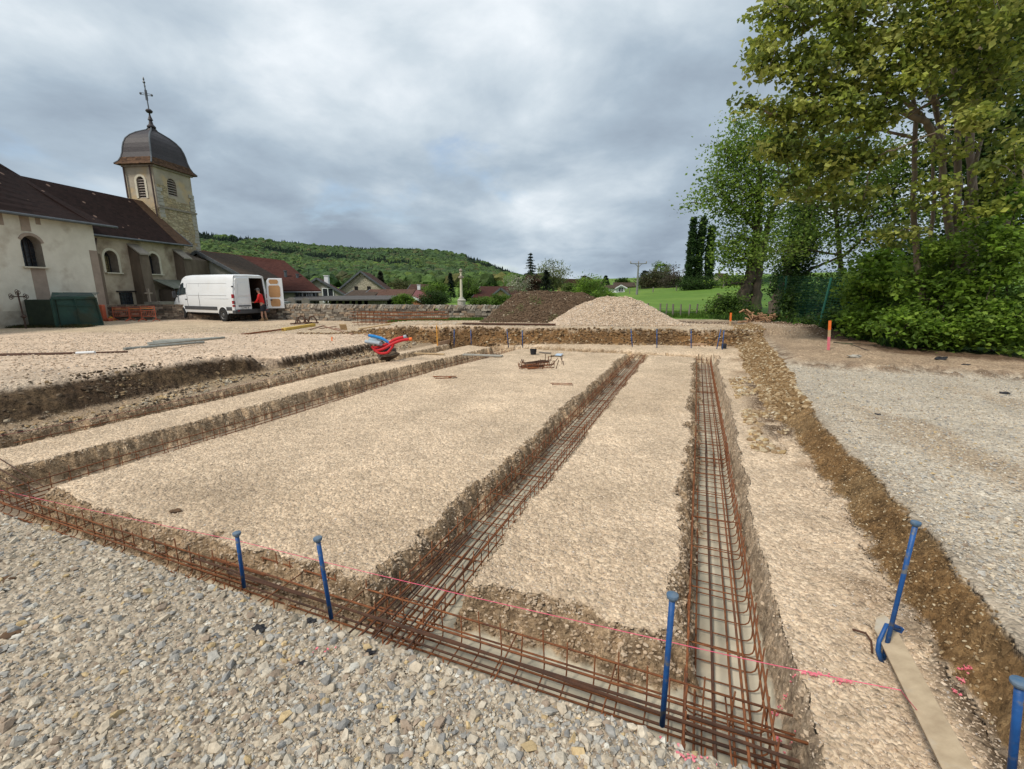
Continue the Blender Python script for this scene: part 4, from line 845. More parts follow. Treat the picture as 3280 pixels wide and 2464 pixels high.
gable_house('house', 'distant dark brown roofed house between the garage and the round green tree', D(884, 616, 75)+Vector((0, 3, 0)), D(876, 640, 72), D(876, 640, 80), (3.9, 0, 0), M_CREAM, M_BRT, chim=D(905, 623, 75))
gable_house('house', 'low house with a wide dark red roof right of the stone cross', D(1042, 621, 62)+Vector((0, 4, 0)), D(1030, 643, 60), D(1030, 643, 70), (5.0, 0, 0), M_CREAM, M_RED, over=0.5)
gable_house('house', 'peach gable end tucked behind the blossoming tree', D(1082, 624, 58), D(1068, 636, 58), D(1097, 636, 58), (0.3, 5, 0), mat('peach_render', (0.50, 0.34, 0.20), (0.44, 0.30, 0.18), scale=2), M_BRT, over=0.3)
gable_house('house', 'terracotta gable half hidden between tall dark conifer and green trees', D(927, 620, 90), D(917, 630, 90), D(937, 630, 90), (0.3, 6, 0), M_ORW, M_BRT)
gable_house('house', 'yellow rendered house with a dark roof behind the earth mound', D(1213, 604, 105), D(1204, 618, 105), D(1222, 618, 105), (7.0, 2.5, 0), M_YELW, M_BRT, base=-0.2)
gable_house('garage', 'white garden garage at the edge of the green pasture', D(1340, 617, 95), D(1331, 622, 95), D(1350, 622, 95), (-1.5, 7, 0), M_WHITE, M_MOSS, base=0.2, wins=((0.55, D(1340, 626, 95).z, 0.9, 0.9),), verge=M_WHITE)
gable_house('house', 'grey roofed bungalow behind the white garage', D(1335, 611, 120)+Vector((0, 4, 0)), D(1328, 620, 118), D(1328, 620, 128), (5.0, 0, 0), M_CREAM, M_MOSS, base=0.2)
gable_house('house', 'faint brown roof low behind the bushes left of the utility pole', D(1288, 609, 130)+Vector((0, 4, 0)), D(1284, 617, 128), D(1284, 617, 138), (3.2, 0, 0), M_CREAM, M_BRT, base=0.2)
gable_house('house', 'cream house with a brown roof peeping out right of the poplars', D(1547, 591, 120), D(1535, 606, 120), D(1561, 606, 120), (5.5, 6, 0), M_CREAM, M_BRT, base=1.5)
gable_house('house', 'white house with an orange roof seen through the trunks behind the green fence', D(1672, 594, 110), D(1660, 601, 110), D(1684, 601, 110), (4, 6, 0), M_WHITE, M_ORW, base=2.5)
# gravestones peeping over the wall
for (px_, w_, lb) in ((629, 0.26, 'weathered headstone standing just right of the open van door'), (660, 0.24, 'second weathered headstone, standing right of the first one behind the wall')):
    p_ = D(px_, 655, 28.5); mb = MB(); w2 = w_
    poly = [(-w2, -0.2), (w2, -0.2), (w2, D(px_, 650, 28.5).z)]+[(w2*math.cos(a_), D(px_, 650, 28.5).z+w2*0.8*math.sin(a_)) for a_ in (0.6, 1.2, 1.9, 2.5)]+[(-w2, D(px_, 650, 28.5).z)]
    mb.prism([Vector((p_.x+a_, 28.5, b_)) for a_, b_ in poly], Vector((0, 0.14, 0)))
    tag(mb.build('headstone', mat('headstone', (0.20, 0.18, 0.155), (0.13, 0.115, 0.10), scale=5, bump=0.01), None, org=(p_.x, 28.5, -0.2)), lb, 'headstone', 'headstones behind the wall')
mb = MB(); p_ = D(603, 655, 28); mb.box((p_.x, 28, 0.45), (0.9, 0.8, 0.75)); mb.box((p_.x, 28, 0.86), (1.0, 0.9, 0.07))
tag(mb.build('grave_slab', mat('grave_granite', (0.33, 0.33, 0.34), (0.25, 0.25, 0.26), scale=8, rough=0.5), None, org=(p_.x, 28, 0)), 'grey granite grave behind the wall beside the van', 'grave')
for px_, h_, lb in ((252, 0.55, 'low grey tomb with a stone cross against the nave wall'),):
    p_ = plane(345, 652, N1, -23.6); e_ = empty('tomb', (p_.x, p_.y, 0), 'grey tomb topped by a small pale stone cross under the third church window', 'tomb')
    mb = MB(); mb.box((p_.x, p_.y, 0.55), (0.9, 1.2, 0.7)); mb.build('slab', M_JAMB, e_)
    mb = MB(); q_ = Vector((p_.x-0.2, p_.y-0.5, 0.9)); mb.bar(q_, q_+UP*0.75, 0.10); mb.bar(q_+UP*0.5-Vector((0.05, 0.22, 0)), q_+UP*0.5+Vector((0.05, 0.22, 0)), 0.08); mb.build('cross', M_PATCH, e_)
# stone cross column
pc = D(997, 655, 27.5)
e_ = empty('wayside_cross', (pc.x, pc.y, -0.1), 'tall pale stone column with a small cross on top standing behind the wall', 'stone cross')
zb_ = D(997, 661, 27.5).z; z1_ = D(997, 646, 27.5).z; z2_ = D(997, 588, 27.5).z
mb = MB(); mb.lathe((pc.x, pc.y, 0), [(0.38, -0.1), (0.38, zb_), (0.24, zb_+0.02), (0.24, z1_-0.1), (0.28, z1_-0.08), (0.17, z1_), (0.12, z1_+0.1)], 12); mb.build('pedestal', M_QUOIN, e_)
mb = MB(); mb.lathe((pc.x, pc.y, 0), [(0.085, z1_+0.1), (0.065, z2_-0.3), (0.055, z2_-0.06), (0.09, z2_-0.03), (0.09, z2_)], 10); mb.build('shaft', M_SURR, e_)
mb = MB(); zx = D(997, 599, 27.5).z; mb.bar((pc.x-0.17, pc.y, zx), (pc.x+0.17, pc.y, zx), 0.09); mb.lathe((pc.x, pc.y, zx), [(0.0, -0.13), (0.13, -0.05), (0.13, 0.05), (0, 0.13)], 8); mb.lathe((pc.x, pc.y, z2_), [(0.05, 0), (0.11, 0.08), (0.07, 0.18), (0, 0.2)], 8); mb.build('cross', M_JAMB, e_)
# ================================================================== HILL AND FOREST
RX = np.array([-500, -200, 400, 430, 500, 600, 700, 800, 850, 950, 1000, 1060, 1100, 1135, 1200, 1300]); RY = np.array([480, 498, 511, 514, 521, 533, 543, 549, 549, 552, 563, 583, 600, 616, 627, 630])
def hill_pt(px, v):
    """px: direction across the view, v 0..1: foot to ridge"""
    px = np.asarray(px, float); v = np.asarray(v, float)
    py = np.interp(px, RX, RY); a = (px*SC-CX)/FPX; b = (CY-py*SC)/FPX
    ry = math.cos(PITCH)+b*math.sin(PITCH); rz = -math.sin(PITCH)+b*math.cos(PITCH)
    Yr = 640+0*px; zr = CAMH+rz/ry*Yr; a0 = a/1.02
    Y = 250+(Yr-250)*v; X = a/ry*Y
    z = 1.0+(zr-1.0)*(v*(0.55+0.45*v))*(1+0.06*np.sin(px*0.013+v*5)*(1-v)*v*4)
    return X, Y, z
pxs = np.linspace(-450, 1290, 220); vs = np.linspace(0, 1.0, 60)
PX, VV = np.meshgrid(pxs, vs); X, Y, Z = hill_pt(PX.ravel(), VV.ravel())
# far side falls away
X2, Y2, Z2 = hill_pt(pxs, np.ones_like(pxs)); VT = np.concatenate([np.stack([X, Y, Z], -1), np.stack([X2*1.5, Y2*1.5, Z2*0+5], -1)])
n_ = len(pxs); i = np.arange(len(vs))[:, None]; j = np.arange(n_-1)[None]; F = np.stack([i*n_+j, i*n_+j+1, (i+1)*n_+j+1, (i+1)*n_+j], -1).reshape(-1, 4)
tag(np_mesh('hill', VT, F, mat('hill_floor', (0.035, 0.065, 0.02), (0.02, 0.04, 0.015), scale=0.05), smooth=True), kind='structure')
def ico_sub():
    V_ = [tuple(p) for p in ICO]; F_ = []; cache = {}
    def mid(a, b):
        k = (min(a, b), max(a, b))
        if k not in cache:
            p = (np.array(V_[a])+np.array(V_[b]))/2; p /= np.linalg.norm(p); V_.append(tuple(p)); cache[k] = len(V_)-1
        return cache[k]
    for a, b, c in ICOF:
        ab, bc, ca = mid(a, b), mid(b, c), mid(c, a); F_ += [(a, ab, ca), (b, bc, ab), (c, ca, bc), (ab, bc, ca)]
    return np.array(V_), np.array(F_)
I2, I2F = ico_sub()
M_FOR = mat('forest_leaves', (1, 1, 1), (0.55, 0.6, 0.5), scale=0.8, rough=0.9, bump=0.5, bscale=1.0, attr='Col', detail=3)
n = 15000
p_ = rng.uniform(330, 1180, n); v = rng.uniform(0.0, 1, n)**0.85; X, Y, Z = hill_pt(p_, v)
g1 = fbm(X*0.006, Y*0.012, 3, 101); g2 = fbm(X*0.02, Y*0.02, 2, 111)
X += rng.normal(0, 2, n)
# dark conifer belts run obliquely across the slope
band = np.abs((v-0.72+(p_-650)*0.00105)) < 0.065+0.05*g2; band2 = np.abs(v-0.93) < 0.07; 
con = ((band & (p_ > 560) & (p_ < 900) & (g2 > -0.25)) | (band2 & (g2 > 0.12) & (p_ < 900)) | ((p_ > 1005) & (v > 0.75) & (g2 > -0.3)) | ((np.abs(p_-850) < 12) & (np.abs(v-0.8) < 0.05)) | (rng.uniform(0, 1, n) < 0.02))
dec = ~con
def forest(name, label, k, conifer):
    m = k.sum(); x, y, z = X[k], Y[k], Z[k]
    if not conifer:
        r = rng.uniform(2.6, 4.6, m); B, F_ = I2, I2F; nb = len(B)
        vv = np.tile(B, (m, 1, 1)); vv = vv*(1+0.22*rng.normal(0, 1, (m, nb, 1)).clip(-1.3, 1.3)); vv = vv*np.stack([r, r, r*0.95], -1)[:, None, :]
        vv += np.stack([x, y, z+r*1.0], -1)[:, None]
        base = np.stack([0.066+0.03*g1[k], 0.115+0.04*g1[k], 0.034+0*x], -1)
        q = rng.uniform(0, 1, m); base = base*rng.uniform(0.5, 1.15, (m, 1)); base[q < 0.18] *= (1.55, 1.35, 1.0); base[q > 0.93] *= (1.6, 0.95, 1.2)
        col = np.repeat(base.clip(0.01), nb, 0)
    else:
        r = rng.uniform(1.5, 2.4, m); h = rng.uniform(6, 9.5, m); a_ = np.linspace(0, 2*np.pi, 7)[:-1]
        rings = [(1.0, 0.05), (0.62, 0.4), (0.75, 0.42), (0.35, 0.72), (0.42, 0.74), (0.0, 1.0)]; B = np.array([(rr_*math.cos(t_), rr_*math.sin(t_), zz_) for rr_, zz_ in rings for t_ in a_]); nb = len(B)
        F_ = np.array([(i_*6+j_, i_*6+(j_+1) % 6, (i_+1)*6+(j_+1) % 6) for i_ in range(5) for j_ in range(6)]+[(i_*6+j_, (i_+1)*6+(j_+1) % 6, (i_+1)*6+j_) for i_ in range(5) for j_ in range(6)])
        vv = np.tile(B, (m, 1, 1))*rng.uniform(0.8, 1.2, (m, nb, 1))*np.stack([r, r, h], -1)[:, None]; vv += np.stack([x, y, z], -1)[:, None]
        col = np.repeat(np.array([(0.016, 0.032, 0.02)])*rng.uniform(0.7, 1.4, (m, 1)), nb, 0)
    f = (F_[None]+(np.arange(m)*nb)[:, None, None]).reshape(-1, 3)
    tag(np_mesh(name, vv.reshape(-1, 3), f, M_FOR, col=col, smooth=False), label, 'forest', kind='stuff')
forest('forest', 'fresh green broadleaf forest covering the far hill', dec, False)
forest('conifer_wood', 'dark belts of conifers on the far hill', con, True)

# ================================================================== TREES
M_BARK = mat('bark', (0.13, 0.10, 0.075), (0.07, 0.055, 0.042), scale=5, rough=0.95, bump=0.02, bscale=14, stretch=(1, 1, 0.3), c3=(0.06, 0.075, 0.035), scale3=1.2)
M_BARKL = mat('pale_bark', (0.24, 0.19, 0.14), (0.13, 0.10, 0.075), scale=5, rough=0.95, bump=0.015, bscale=14, stretch=(1, 1, 0.3))
M_LEAF = mat('leaf', (1, 1, 1), (0.8, 0.85, 0.75), scale=3, rough=0.55, attr='Col', trans=0.5, spec=0.3)
def leaf_mesh(cen, size, cols, droop=0.3, aspect=0.75, up=0.6):
    n = len(cen); d = rng.normal(0, 1, (n, 3)); d[:, 2] = d[:, 2]*0.5-droop; d /= np.linalg.norm(d, axis=1)[:, None]
    nn = rng.normal(0, 1, (n, 3)); nn[:, 2] += up*2; s_ = np.cross(d, nn); s_ /= np.linalg.norm(s_, axis=1)[:, None]; nn = np.cross(s_, d)
    L_ = (size*rng.uniform(0.45, 1.3, n))[:, None]; W = L_*aspect*0.5
    v = np.stack([cen, cen+d*L_*0.45+s_*W+nn*L_*0.10, cen+d*L_, cen+d*L_*0.45-s_*W+nn*L_*0.10], 1)
    return v.reshape(-1, 3), (np.arange(n*4).reshape(-1, 4)), np.repeat(cols, 4, 0)
def ball(n):
    p = rng.normal(0, 1, (n, 3)); p /= np.linalg.norm(p, axis=1)[:, None]; return p*(rng.uniform(0, 1, (n, 1))**(1/3))
def tree(name, label, base, stems, blobs, leaf, pal, per=60, bark=None, group=None, csize=0.5, cat='tree', droop=0.3, twigr=0.012, up=0.6, offs=0.5):
    """stems: [(points, r0, r1)]; blobs: (centre, (rx,ry,rz), clusters). Limbs grow from the stems to every leaf cluster."""
    base = Vector(base); e_ = empty(name, base, label, cat, group); B0 = np.array(base)
    mb = MB(); nodes = []
    for pts, r0, r1 in stems:
        pts = [Vector(p) for p in pts]; sm = []
        for a, b in zip(pts, pts[1:]):
            for q in range(6): sm.append(a.lerp(b, q/6)+Vector(tuple(rng.normal(0, 0.012, 3)*min(3, r0*12))))
        sm.append(pts[-1]); k = len(sm); rs = [r0+(r1-r0)*i/(k-1) for i in range(k)]
        mb.tube(sm, rs, 8); nodes += [(p, r) for p, r in zip(sm, rs)][k//5:]
    P = np.array([tuple(p) for p, r in nodes]); Rr = np.array([r for p, r in nodes]); NP = [P]; NR = [Rr]
    cens = []
    for c, rad, k in blobs:
        q = ball(k)*np.array(rad)*1.0+np.array(c)
        limb_pts = q[rng.integers(0, k, max(1, k//14))]
        for lp in limb_pts:                                   # main limbs reach into the blob
            P_ = np.concatenate(NP); R_ = np.concatenate(NR); w = np.linalg.norm(P_-lp, axis=1)-R_*6+np.maximum(0, P_[:, 2]-lp[2])*0.8; i = int(np.argmin(w))
            a = P_[i]; r0 = max(0.02, min(R_[i]*0.55, 0.10)); m = 8; f = np.linspace(0, 1, m)[:, None]; mid = (a+lp)/2+np.array([0, 0, 0.10*np.linalg.norm(lp-a)])
            line = (1-f)**2*a+2*f*(1-f)*mid+f*f*lp; line[1:-1] += rng.normal(0, 0.02*np.linalg.norm(lp-a), (m-2, 3)); rs = np.linspace(r0, twigr*1.3, m)
            mb.tube([Vector(x_) for x_ in line], list(rs), 5, cap=False); NP.append(line); NR.append(rs)
        cens.append(q)
    P_ = np.concatenate(NP); R_ = np.concatenate(NR); cen = np.concatenate(cens)
    for q in cen[::2]:
        i = int(np.argmin(np.linalg.norm(P_-q, axis=1))); a = P_[i]; d = q-a; l = np.linalg.norm(d)
        if l > 0.1: mb.tube([Vector(a), Vector((a+q)/2+rng.normal(0, 0.06*l, 3)+[0, 0, 0.06*l]), Vector(q)], [twigr*1.2, twigr, twigr*0.5], 3, cap=False)
    mb.build('trunk', bark or M_BARK, e_, smooth=True)
    n = len(cen)*per; idx = np.repeat(np.arange(len(cen)), per); fl = rng.normal(0, 1, (n, 3))*np.array([csize, csize, csize*0.55])*0.55
    pts = cen[idx]+fl-B0
    pal_ = np.array(pal); base_c = pal_[rng.integers(0, len(pal), len(cen))][idx]*rng.uniform(0.75, 1.25, (n, 1))*rng.uniform(0.8, 1.15, (len(cen), 1))[idx]
    v, f, c_ = leaf_mesh(pts, leaf, base_c, droop=droop, up=up)
    o = np_mesh('crown', v, f, M_LEAF, col=c_*1.12, parent=e_)
    return e_
def blobpx(lst, dens=1.0, thick=None):
    out = []
    for (x, y, Y, rx, ry, k) in lst:
        m = SC/FPX*Y; out.append((tuple(D(x, y, Y)), (rx*m, (thick or min(rx, ry)*m*1.0), ry*m), max(2, int(k*dens))))
    return out
G_LIME = [(0.34, 0.37, 0.07), (0.27, 0.32, 0.06), (0.42, 0.43, 0.12), (0.17, 0.215, 0.045), (0.12, 0.155, 0.035)]
G_MID = [(0.12, 0.20, 0.035), (0.155, 0.235, 0.04), (0.085, 0.145, 0.025)]
G_DARK = [(0.03, 0.06, 0.014), (0.04, 0.08, 0.018), (0.055, 0.10, 0.02)]
G_BRI = [(0.21, 0.33, 0.04), (0.17, 0.28, 0.035), (0.27, 0.38, 0.06), (0.13, 0.21, 0.03)]
DD = lambda x, y, Y: D(x, y, Y)
gb = lambda x, y: G(x, y, -0.1)
# A: slanting twin trunk at the left end of the fence
Y = 28
tree('tree', 'sparse green tree with two slanting trunks at the left end of the green fence', gb(DD(1612, 672, Y).x, Y), [
    ([DD(1600, 674, Y), DD(1608, 630, Y), DD(1622, 590, Y), DD(1634, 520, Y), DD(1640, 440, Y), DD(1640, 360, Y), DD(1634, 300, Y)], 0.42, 0.08),
    ([DD(1630, 674, Y), DD(1634, 620, Y), DD(1640, 560, Y), DD(1660, 480, Y), DD(1690, 400, Y)], 0.38, 0.08),
    ([DD(1636, 500, Y), DD(1600, 460, Y), DD(1560, 420, Y), DD(1515, 440, Y)], 0.12, 0.02), ([DD(1640, 540, Y), DD(1600, 560, Y), DD(1560, 570, Y)], 0.09, 0.02),
    ([DD(1640, 420, Y), DD(1600, 370, Y), DD(1565, 330, Y)], 0.09, 0.02)],
    blobpx([(1585, 330, Y, 30, 34, 40), (1566, 390, Y, 36, 32, 40), (1600, 450, Y, 50, 44, 70), (1518, 436, Y, 34, 12, 12), (1640, 360, Y, 52, 60, 80), (1610, 540, Y, 66, 42, 80), (1566, 545, Y, 20, 22, 10), (1690, 440, Y, 60, 70, 80), (1608, 270, Y, 22, 22, 16), (1660, 300, Y, 40, 40, 36), (1570, 605, Y, 22, 14, 8)]),
    0.17, G_MID[:2]+[(0.19, 0.28, 0.045), (0.24, 0.33, 0.06)]*2, per=42, csize=0.95, twigr=0.02)
# B: ivy-clad leaning tree
Y = 23.5
tree('ivy_tree', 'leaning tree thickly clad in dark ivy with a broken pale branch', gb(DD(1672, 680, Y).x, Y), [
    ([DD(1668, 684, Y), DD(1680, 645, Y), DD(1696, 610, Y), DD(1712, 565, Y), DD(1728, 500, Y), DD(1745, 420, Y), DD(1760, 330, Y)], 0.30, 0.07),
    ([DD(1706, 620, Y), DD(1745, 585, Y), DD(1790, 565, Y), DD(1850, 540, Y-1)], 0.12, 0.02),
    ([DD(1720, 540, Y), DD(1790, 500, Y-1), DD(1870, 470, Y-1.5), DD(1960, 440, Y-2)], 0.09, 0.02), ([DD(1730, 480, Y), DD(1800, 440, Y), DD(1900, 430, Y-1)], 0.08, 0.02)],
    blobpx([(1712, 590, Y, 26, 36, 60), (1728, 530, Y, 28, 44, 75), (1738, 470, Y, 22, 36, 40), (1700, 620, Y, 22, 22, 20)]),
    0.13, G_DARK, per=70, csize=0.55, twigr=0.015)
tree('tree', 'thin branching tree whose drooping sprays cross the sky right of the ivy-clad trunk', gb(DD(1800, 684, 20).x+0.6, 20.5), [
    ([DD(1815, 684, 20), DD(1818, 600, 20), DD(1810, 500, 20), DD(1800, 400, 20), DD(1790, 300, 20)], 0.13, 0.04),
    ([DD(1815, 560, 20), DD(1860, 520, 19), DD(1930, 490, 18)], 0.06, 0.015), ([DD(1812, 520, 20), DD(1870, 470, 19), DD(1950, 450, 18)], 0.06, 0.015), ([DD(1805, 470, 20), DD(1740, 430, 20), DD(1680, 410, 20)], 0.05, 0.015)],
    blobpx([(1790, 470, 20, 70, 40, 40), (1870, 510, 19, 80, 30, 26), (1900, 450, 19, 80, 34, 34), (1800, 380, 20, 80, 60, 60), (1860, 560, 19, 70, 22, 16), (1760, 330, 20, 50, 40, 40), (1900, 390, 19, 60, 40, 40), (1700, 520, 20, 50, 50, 30), (1960, 480, 18, 60, 60, 40), (1830, 300, 20, 70, 50, 40), (1960, 350, 18, 50, 60, 36), (1960, 560, 18, 50, 30, 24)]),
    0.13, G_MID+[(0.19, 0.26, 0.045), (0.15, 0.21, 0.04)], per=46, csize=0.75, twigr=0.012)
# C: big multi-stemmed tree
Y = 12.2
tree('large_tree', 'large multi-stemmed lime-green tree towering over the right side, its long branches reaching left', gb(11.6, 12.2), [
    ([DD(2075, 700, Y), DD(2066, 560, Y), DD(2062, 504, Y), DD(2071, 400, Y), DD(2068, 256, Y), DD(2058, 73, Y), DD(2050, -120, Y)], 0.11, 0.05),
    ([DD(2070, 640, Y), DD(2052, 493, Y), DD(2038, 400, Y), DD(2036, 320, Y), DD(2020, 200, Y), DD(1990, 60, Y)], 0.10, 0.04),
    ([DD(1995, 690, Y), DD(1982, 566, Y), DD(1973, 438, Y), DD(1979, 256, Y), DD(1960, 100, Y)], 0.085, 0.035),
    ([DD(2090, 700, Y+.3), DD(2100, 540, Y+.3), DD(2104, 475, Y+.3), DD(2095, 330, Y+.3), DD(2110, 150, Y+.3), DD(2120, -60, Y+.3)], 0.13, 0.06),
    ([DD(2110, 690, Y), DD(2150, 560, Y), DD(2190, 440, Y), DD(2230, 330, Y)], 0.12, 0.05),
    ([DD(2100, 700, Y-.4), DD(2082, 560, Y-.4), DD(2090, 430, Y-.4), DD(2120, 300, Y-.4)], 0.09, 0.04),
    ([DD(2015, 690, Y+.5), DD(2008, 560, Y+.5), DD(2018, 430, Y+.5), DD(2012, 300, Y+.5)], 0.07, 0.03),
    ([DD(2036, 330, Y), DD(2000, 262, Y-.3), DD(1930, 236, Y-.6), DD(1850, 234, Y-.8), DD(1760, 240, Y-.8), DD(1672, 246, Y-.8), DD(1600, 222, Y-.8)], 0.085, 0.012),
    ([DD(2036, 300, Y), DD(1960, 220, Y), DD(1880, 185, Y-.5), DD(1780, 180, Y-.5), DD(1680, 150, Y-.5)], 0.07, 0.012),
    ([DD(2025, 230, Y), DD(1960, 120, Y), DD(1860, 60, Y), DD(1740, 20, Y), DD(1650, 10, Y)], 0.07, 0.012),
    ([DD(1979, 300, Y), DD(1900, 280, Y), DD(1800, 320, Y), DD(1700, 350, Y)], 0.04, 0.01)],
    blobpx([(1690, 50, 11.5, 60, 50, 34), (1790, 50, 11.5, 80, 60, 52), (1900, 60, 11.5, 80, 70, 52), (2020, 60, 11, 90, 70, 56), (2150, 70, 11, 80, 80, 50), (1665, 130, 11.4, 46, 34, 20), (1760, 150, 11.4, 70, 42, 40), (1870, 160, 11.4, 80, 50, 46),
            (1620, 225, 11.4, 34, 14, 6), (1690, 245, 11.4, 50, 26, 18), (1780, 240, 11.4, 70, 40, 40), (1880, 250, 11.4, 66, 32, 30), (1980, 170, 11, 50, 36, 22), (2150, 180, 10.8, 70, 60, 40),
            (1700, 315, 11.8, 66, 34, 32), (1790, 345, 11.8, 80, 40, 38), (1895, 325, 11.6, 46, 26, 14), (2175, 330, 10.8, 44, 60, 22), (1740, 400, 12, 66, 30, 20), (1840, 420, 12, 70, 30, 18),
            (1800, -70, 11.5, 150, 60, 60), (2030, -80, 11, 160, 70, 70), (2180, -20, 10, 60, 80, 30), (2110, 250, 9.6, 46, 22, 12), (2010, 420, 11.6, 44, 40, 14), (1950, 500, 12, 44, 30, 12), (2130, 430, 11, 40, 40, 16), (2040, 330, 11.4, 34, 30, 8)]),
    0.135, G_LIME, per=30, csize=0.27, bark=M_BARKL, twigr=0.008, droop=0.5)
# D: darker growth behind
tree('tree', 'dense dark tree standing behind the big multi-stemmed tree at the right edge', gb(18, 17.5), [
    ([DD(2130, 660, 17.5), DD(2120, 450, 17.5), DD(2140, 250, 17.5), DD(2130, 60, 17.5)], 0.2, 0.08), ([DD(2125, 500, 17.5), DD(2060, 380, 17.5), DD(2000, 300, 17)], 0.12, 0.04), ([DD(2120, 400, 17.5), DD(2190, 300, 17.5)], 0.12, 0.05)],
    blobpx([(2170, 460, 17, 70, 100, 90), (2160, 260, 17, 80, 90, 60), (2070, 330, 17, 50, 70, 24), (2060, 120, 17, 90, 80, 40), (2160, 60, 17, 90, 90, 40), (2060, 570, 17, 80, 40, 50), (1950, 600, 18, 80, 24, 36)]),
    0.19, G_DARK+[(0.07, 0.11, 0.02)], per=60, csize=0.9, twigr=0.015)
# shrubs and hedge
def shrub(name, label, x, y, blobs, leaf, pal, per, csize, group=None, bark=None, droop=0.2, up=0.9, nst=7, cat='shrub'):
    b = gb(x, y); st = []
    for i in range(nst):
        c, r_, k = blobs[i % len(blobs)]; q = np.array(c)+rng.normal(0, 0.3, 3)*np.array(r_); st.append(([b+Vector((rng.uniform(-.4, .4), rng.uniform(-.2, .2), -0.05)), Vector((b.x*0.5+q[0]*0.5+rng.uniform(-.2, .2), b.y*0.5+q[1]*0.5, (b.z+q[2])*0.5)), Vector(q)], 0.03, 0.01))
    return tree(name, label, b, st, blobs, leaf, pal, per=per, csize=csize, group=group, bark=bark, droop=droop, twigr=0.006, up=up, cat=cat)
shrub('hazel_bush', 'bright big-leaved bush hanging over the bank just behind the pink and orange stake', 11.0, 14.2, blobpx([(1890, 600, 14, 52, 46, 46), (1868, 690, 13.6, 44, 34, 40), (1930, 650, 13.6, 60, 50, 56), (1850, 640, 14.2, 26, 20, 10), (1905, 560, 14, 50, 20, 16)]), 0.135, G_BRI, 40, 0.28)
shrub('hazel_bush', 'tall bright leafy bush at the foot of the multi-stemmed tree', 11.4, 12.0, blobpx([(1990, 600, 12.4, 60, 46, 40), (2050, 640, 11.8, 66, 50, 44), (1960, 700, 11.8, 56, 34, 40), (2030, 540, 12, 50, 34, 18), (2040, 715, 11.3, 60, 36, 44)]), 0.125, G_BRI+G_MID[:1], 40, 0.27)
shrub('hazel_bush', 'rightmost bright leafy bush, cut off by the right edge of the picture', 11.9, 10.9, blobpx([(2140, 620, 11, 66, 56, 48), (2130, 520, 11, 60, 50, 26), (2190, 560, 10.6, 50, 70, 36), (2120, 710, 10.8, 60, 40, 48), (2190, 700, 10.4, 50, 60, 50), (2180, 430, 10.8, 44, 40, 14)]), 0.12, G_BRI+G_MID[:2], 40, 0.27)
shrub('ivy_thicket', 'dark green thicket grown through the mesh between the second and third fence posts', 12.6, 19.5, blobpx([(1740, 650, 20.5, 44, 34, 80), (1790, 640, 19.5, 50, 44, 90), (1720, 690, 20, 34, 16, 30), (1780, 700, 17.5, 44, 16, 40)]), 0.12, G_DARK+G_MID[:1], 60, 0.5)
shrub('ivy_thicket', 'dark green thicket behind the fourth fence post', 12.9, 17, blobpx([(1850, 640, 17, 50, 50, 90), (1830, 700, 15.5, 40, 26, 50), (1930, 620, 17, 50, 40, 60), (2000, 660, 15, 80, 40, 70), (2120, 680, 13.5, 90, 60, 90)]), 0.12, G_DARK+G_MID[:1], 60, 0.5)
shrub('bramble', 'tangled dark bramble in front of the slanting trunks beside the pasture', 11.4, 26, blobpx([(1570, 655, 26, 38, 22, 60), (1600, 672, 25, 30, 14, 30), (1545, 675, 25.5, 30, 10, 20)]), 0.12, G_DARK+G_MID, 50, 0.45)
# poplars
PLEAF = [(0.03, 0.06, 0.024), (0.045, 0.085, 0.03), (0.06, 0.105, 0.035)]
for xt, yt, xb, yb_, lb in ((1499, 476, 1488, 622, 'leftmost of the three dark columnar poplars beyond the pasture'), (1520, 476, 1506, 620, 'middle one of the three dark columnar poplars beyond the pasture'), (1538, 490, 1530, 618, 'rightmost and shortest of the three dark columnar poplars beyond the pasture')):
    Y = 88; bl = []
    for i in range(11):
        f = i/10; bl.append((xb+(xt-xb)*f**1.4, yb_-6+(yt+4-yb_+6)*f, Y, (6.0-3.2*f**1.8)*(0.8+0.25*math.sin(i*2.1)), 8.5, 22 if i < 9 else 9))
    tree('poplar', lb, G(DD(xb, yb_, Y).x, Y, -0.2), [([G(DD(xb, yb_, Y).x, Y, -0.2), DD(xb, yb_-50, Y), DD(xt, yt+6, Y)], 0.35, 0.05)], blobpx(bl), 0.42, PLEAF, per=60, csize=0.42, group='poplars beyond the pasture', droop=-0.6, twigr=0.03)
# middle-distance trees
def far_tree(lb, x, yt, yb_, Y, hw, pal, name='tree', leaf=None, per=40, k=60, bark=None, dens=1.0, cat='tree', shape=None):
    m = SC/FPX*Y; h = (yb_-yt); leaf = leaf or 2.9*m; per = int(per*1.7)
    b = G(DD(x, yb_, Y).x, Y, -0.2); top = DD(x, yt, Y)
    bl = [(x, yt+h*0.5, Y, hw*1.1, h*0.46, int(k*0.7)), (x-hw*0.35, yt+h*0.62, Y, hw*0.6, h*0.25, int(k*0.2)), (x+hw*0.4, yt+h*0.55, Y, hw*0.6, h*0.26, int(k*0.2)), (x, yt+h*0.85, Y, hw*0.85, h*0.16, int(k*0.2))] if not shape else shape
    return tree(name, lb, b, [([b, (b+top)/2, top-Vector((0, 0, h*m*0.15))], h*m*0.03, h*m*0.008)], blobpx(bl, dens), leaf, pal, per=per, csize=hw*m*0.36, bark=bark, twigr=m*0.25, cat=cat)
